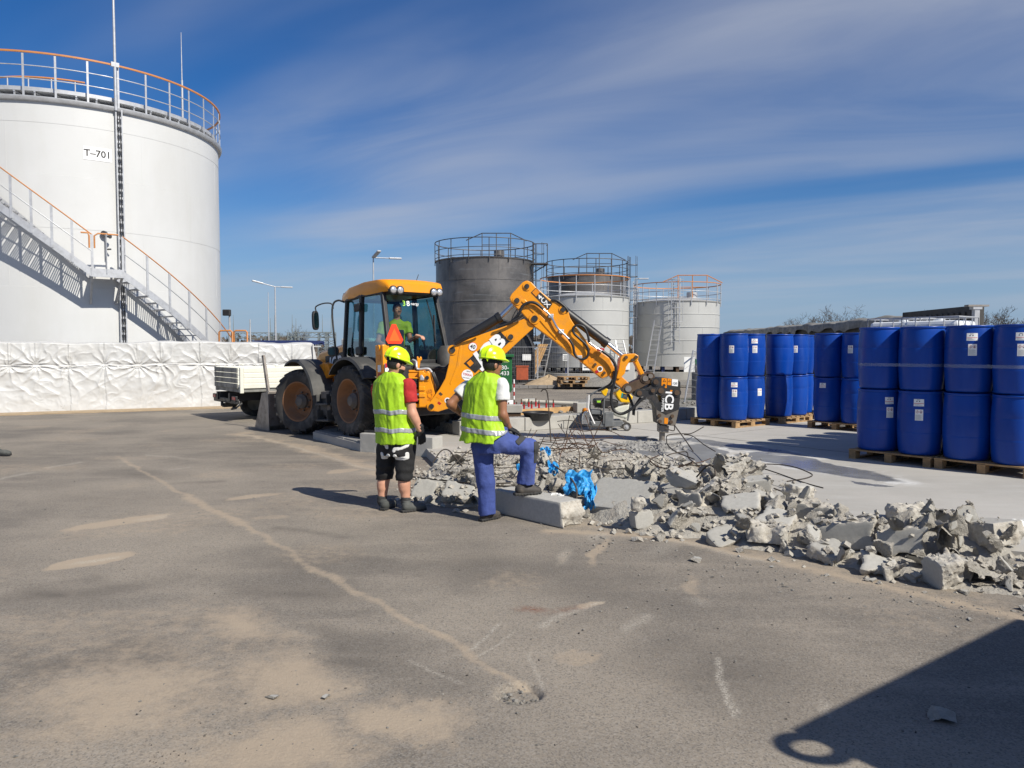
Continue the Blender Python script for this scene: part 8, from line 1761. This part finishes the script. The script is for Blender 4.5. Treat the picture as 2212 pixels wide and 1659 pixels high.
# ================================================================== WHITE DROPSIDE TRUCK
TO = V((-6.58, 18.5, 0)); ta = math.atan2(.61, .79); tk = thing('dropside_truck', 'white dropside truck with a grey tailgate parked behind the digger', 'truck', tuple(TO), ta)
def TB(name, mb, m, par=tk, bevel=0, smooth=None): return mb.build(name, m, par, local=True, bevel=bevel, smooth=smooth)
BL, BWd, zf0, zs = 3.3, 1.84, .78, .50
TB('bed', MB().box((BL / 2, BWd / 2, zf0), (BL, BWd, .10)), 'truck_grey', bevel=.01)
for y, nm in ((-.02, 0), (BWd + .02, 1)):
    for k_ in range(4): TB('side_board', MB().box((BL / 2 + .03, y, zf0 + .10 + k_ * .128), (BL - .16, .03 if k_ % 2 else .036, .118)), 'truck_white', bevel=.012)
    for x in (.06, BL * .5, BL): TB('stake_post', MB().box((x, y, zf0 + .24), (.09, .07, .62)), 'truck_white', bevel=.01)
for k_ in range(4): TB('tailgate_board', MB().box((-.02, BWd / 2, zf0 + .10 + k_ * .128), (.034, BWd - .06, .118)), 'truck_grey', bevel=.012)
for y in (.0, BWd): mb = MB(); mb.tube(arc((.06, y, zf0 + .58), .05, 0, math.pi, 10, (1, 0, 0), (0, 0, 1)), .012, 6); TB('lashing_loop', mb, 'truck_white', smooth=60)
TB('headboard', MB().box((BL, BWd / 2, zf0 + .5), (.05, BWd, .9)), 'truck_white', bevel=.01)
for y in (.45, BWd - .45): TB('chassis_rail', MB().box((BL / 2 + .5, y, .60), (BL + 1.2, .09, .2)), 'machine_black')
TB('underrun_bar', MB().box((-.02, BWd / 2, .50), (.1, BWd - .1, .12)), 'machine_black', bevel=.02); TB('tow_hitch', MB().box((.05, BWd / 2, .38), (.3, .14, .1)).cyl((-.12, BWd / 2, .36), (-.12, BWd / 2, .48), .035, n=10), 'machine_black')
for y in (.16, BWd - .16): lmp = TB('tail_lamp', MB().box((-.05, y, .58), (.06, .28, .11)), 'machine_black', bevel=.01); MB().box((-.083, y, .58), (.01, .22, .07)).build('lens', 'dark_red', lmp)
mb = MB(); mb.tube([(.15, .25, .45), (-.02, .2, .34), (-.02, .5, .30), (.2, .7, .42)], .025, 7); TB('spare_bracket', mb, 'machine_black', smooth=60)
for x in (.95, 4.2):
    for y in (.08, BWd - .08):
        mb = MB(); mb.lathe([(.19, -.1), (.31, -.11), (.34, -.08), (.34, .08), (.31, .11), (.19, .1)], 32, (x, y, .34), (0, 1, 0)); wh = TB('wheel', mb, 'tyre', smooth=40); mb = MB(); mb.lathe([(.0, -.05), (.12, -.05), (.19, -.09), (.19, .09), (.0, .05)], 24, (x, y, .34), (0, 1, 0)); TB('rim', mb, 'truck_grey', wh, smooth=40)
mb = MB(); mb.prism([(3.5, .05, .62), (5.25, .05, .62), (5.25, .05, 1.25), (4.95, .05, 1.98), (3.5, .05, 2.08)], (0, BWd - .1, 0)); cb_ = TB('cab', mb, 'truck_white', bevel=.05)
mb = MB(); mb.prism([(3.75, .044, 1.32), (4.95, .044, 1.32), (4.75, .044, 1.88), (3.75, .044, 1.92)], (0, -.004, 0)); TB('side_window', mb, 'machine_black', cb_); mb = MB(); mb.prism([(5.24, .2, 1.3), (5.24, BWd - .2, 1.3), (4.98, BWd - .25, 1.95), (4.98, .25, 1.95)], (.012, 0, 0)); TB('windscreen', mb, 'machine_black', cb_)
# ================================================================== THINGS ON THE RAISED PAD
PZ0 = SLAB + .20
def C4(x, y): return (1850 + x / 2.458) * .553, (1350 + y / 2.458) * .553
def onpad(x, y, z=PZ0): return G(*C4(x, y), z)
a_, b_ = onpad(330, 640, .40), onpad(880, 600, .40); e = (b_ - a_); ang = math.atan2(e.y, e.x); nn = V((-e.y, e.x, 0)).normalized()
mb = MB(); mb.prism([V((a_.x, a_.y, PZ0 - .02)), V((b_.x, b_.y, PZ0 - .02)), V((b_.x, b_.y, PZ0 - .02)) + nn * 1.1, V((a_.x, a_.y, PZ0 - .02)) + nn * 1.1], (0, 0, .08)); tag(mb.build('footing_slab', 'concrete', bevel=.01), 'new pale concrete footing with rows of capped starter stubs', 'concrete footing')
for k_ in range(14):
    row, i = divmod(k_, 7); q = a_ + e * (.10 + i * .13) + nn * (.18 + row * .6); q.z = PZ0 + .06; t = thing('starter_stub', 'starter stub with a red cap standing on the pale footing', 'stub', tuple(q), 0, 'starter stubs on the footing')
    if k_ == 0: first = (MB().cyl((0, 0, 0), (0, 0, .12), .022, n=10).mesh('cap', 'dark_red', 40), MB().cyl((0, 0, .12), (0, 0, .20), .015, n=8).mesh('bar_end', 'brown_steel', 40))
    link('cap', first[0], t, local=True); link('bar_end', first[1], t, local=True)
q0, q1 = onpad(425, 668), onpad(1010, 632); mb = MB(); mb.beam(q0 + V((0, 0, .06)), q1 + V((0, 0, .06)), .035, .13); tag(mb.build('form_board', 'plank_wood'), 'yellow formwork board edging the footing', 'board')
q0, q1 = onpad(480, 575), onpad(1000, 600); mb = MB(); mb.cyl(q0 + V((0, 0, .10)), q1 + V((0, 0, .10)), .055, n=16); mb.cyl(q0 + V((0, 0, .10)) - (q1 - q0).normalized() * .02, q0 + V((0, 0, .10)) + (q1 - q0).normalized() * .12, .066, n=16); tag(mb.build('plastic_pipe', 'pvc', smooth=40), 'cream plastic pipe lying across the back of the footing', 'pipe')
q = onpad(615, 712); bs = thing('black_basin', 'round black rubber basin lying in front of the form board', 'basin', tuple(q)); mb = MB(); mb.lathe([(.0, .01), (.24, .01), (.28, .14), (.31, .16), (.31, .135), (.29, .12), (.25, 0), (0, 0)], 32, q); mb.build('bowl', 'hose', bs, smooth=40); mb = MB(); mb.tube(arc(q + V((0, 0, .15)), .31, 0, 2 * math.pi, 32)[:-1], .014, 6, True); mb.build('rim', 'machine_black', bs, smooth=60)
q = onpad(372, 690); tb = thing('block_on_timber', 'grey concrete block resting on a timber packer', 'concrete block', tuple(q)); MB().box(q + V((0, .05, .05)), (.36, .2, .10)).build('timber', 'brown_steel', tb, bevel=.01); MB().box(q + V((0, .05, .185)), (.42, .26, .165)).build('block', 'concrete', tb, bevel=.012)
q = onpad(1040, 640); mb = MB(); mb.box(q + V((0, 0, .11)), (.34, .26, .22), .3); tag(mb.build('paving_block', 'concrete', bevel=.012), 'grey block tilted against the end of the form board', 'concrete block'); q = onpad(540, 560); mb = MB(); mb.box(q + V((0, 0, .07)), (.3, .2, .14), .2); tag(mb.build('paving_block', 'concrete', bevel=.01), 'grey block lying behind the cream plastic pipe', 'concrete block')
q = onpad(345, 570); mb = MB(); mb.box(q + V((0, 0, .06)), (.24, .16, .12), .1); tag(mb.build('white_box', 'white_ink', bevel=.01), 'small white box beside the red and white ranging rod', 'box')
q = onpad(388, 600); rd = thing('ranging_rod', 'thin red and white ranging rod standing upright', 'rod', tuple(q))
for k_ in range(7): MB().cyl(q + V((0, 0, k_ * .10)), q + V((0, 0, (k_ + 1) * .10)), .017, n=8).build('band', 'white_ink' if k_ % 2 == 0 else 'dark_red', rd, smooth=40)
q = b0 + bd * 3.15 + bn * .15; q.z = SLAB + .27; bc = thing('warning_beacon', 'small amber warning beacon standing on the bund wall', 'beacon', tuple(q)); MB().lathe([(.0, 0), (.085, 0), (.085, .03), (0, .03)], 20, q).build('base', 'machine_black', bc, smooth=40); MB().lathe([(.07, .03), (.075, .07), (.06, .11), (0, .12)], 20, q).build('lens', 'amber', bc, smooth=40)
q = V((-2.45, 13.28, .332)); lv = thing('spirit_level', 'red and dark level tool lying on the kerb block by the digger', 'tool', tuple(q)); MB().box(q + V((0, .05, .02)), (.26, .04, .04), -.4).build('handle', 'machine_black', lv); MB().box(q + V((.27, -.06, .02)), (.3, .03, .03), -.4).build('blade', 'red_reflect', lv)
# gravel lumps along the pad
pts = []
for _ in range(900):
    s = random.random() * 8.6; d = random.random() ** 1.4 * 2.6 + .34; q = b0 + bd * s + bn * d; pts.append((q.x, q.y, PZ0, random.choice((.015, .025, .04, .055))))
stones('pad_gravel', pts, 'gravel', 21)
# ================================================================== TALL CONTAINER THAT SHADES THE NEAR ASPHALT
hC = 2.6; off = hC / math.tan(R(SUN_EL)); sh_ = lambda u, v: V((G(u, v).x + SUNH.x * off, G(u, v).y + SUNH.y * off, 0))
CA, CB_ = sh_(1712, 1571), sh_(2178, 1343); cdv = (CB_ - CA).normalized(); away = V((cdv.y, -cdv.x, 0))
cn = thing('steel_container', 'tall dark steel container whose shadow falls over the near asphalt', 'container', tuple((CA + CB_) / 2))
mb = MB(); mb.prism([CA, CB_, CB_ + away * 2.3, CA + away * 2.3], (0, 0, hC - .08)); mb.build('body', 'container_dark', cn, bevel=.03)
mb = MB(); mb.prism([CA - cdv * .03 + V((0, 0, hC - .08)), CB_ + cdv * .10 + V((0, 0, hC - .08)), CB_ + cdv * .10 + away * 2.34 + V((0, 0, hC - .08)), CA - cdv * .03 + away * 2.34 + V((0, 0, hC - .08))], (0, 0, .08)); mb.build('rim', 'container_dark', cn, bevel=.01)
Lc_ = (CB_ - CA).length
for k_ in range(7): q = CA + cdv * (.2 + k_ * (Lc_ - .4) / 6) - away * .03; mb = MB(); mb.obox(q + V((0, 0, 1.25)), cdv * .05, away * .035, (0, 0, 1.2)); mb.build('rib', 'container_dark', cn)
mb = MB(); mb.tube(arc(CA - cdv * .13 + V((0, 0, hC - .15)), .11, 0, 2 * math.pi, 24, cdv, (0, 0, 1))[:-1], .034, 8, True); mb.build('lifting_eye', 'container_dark', cn, smooth=60)
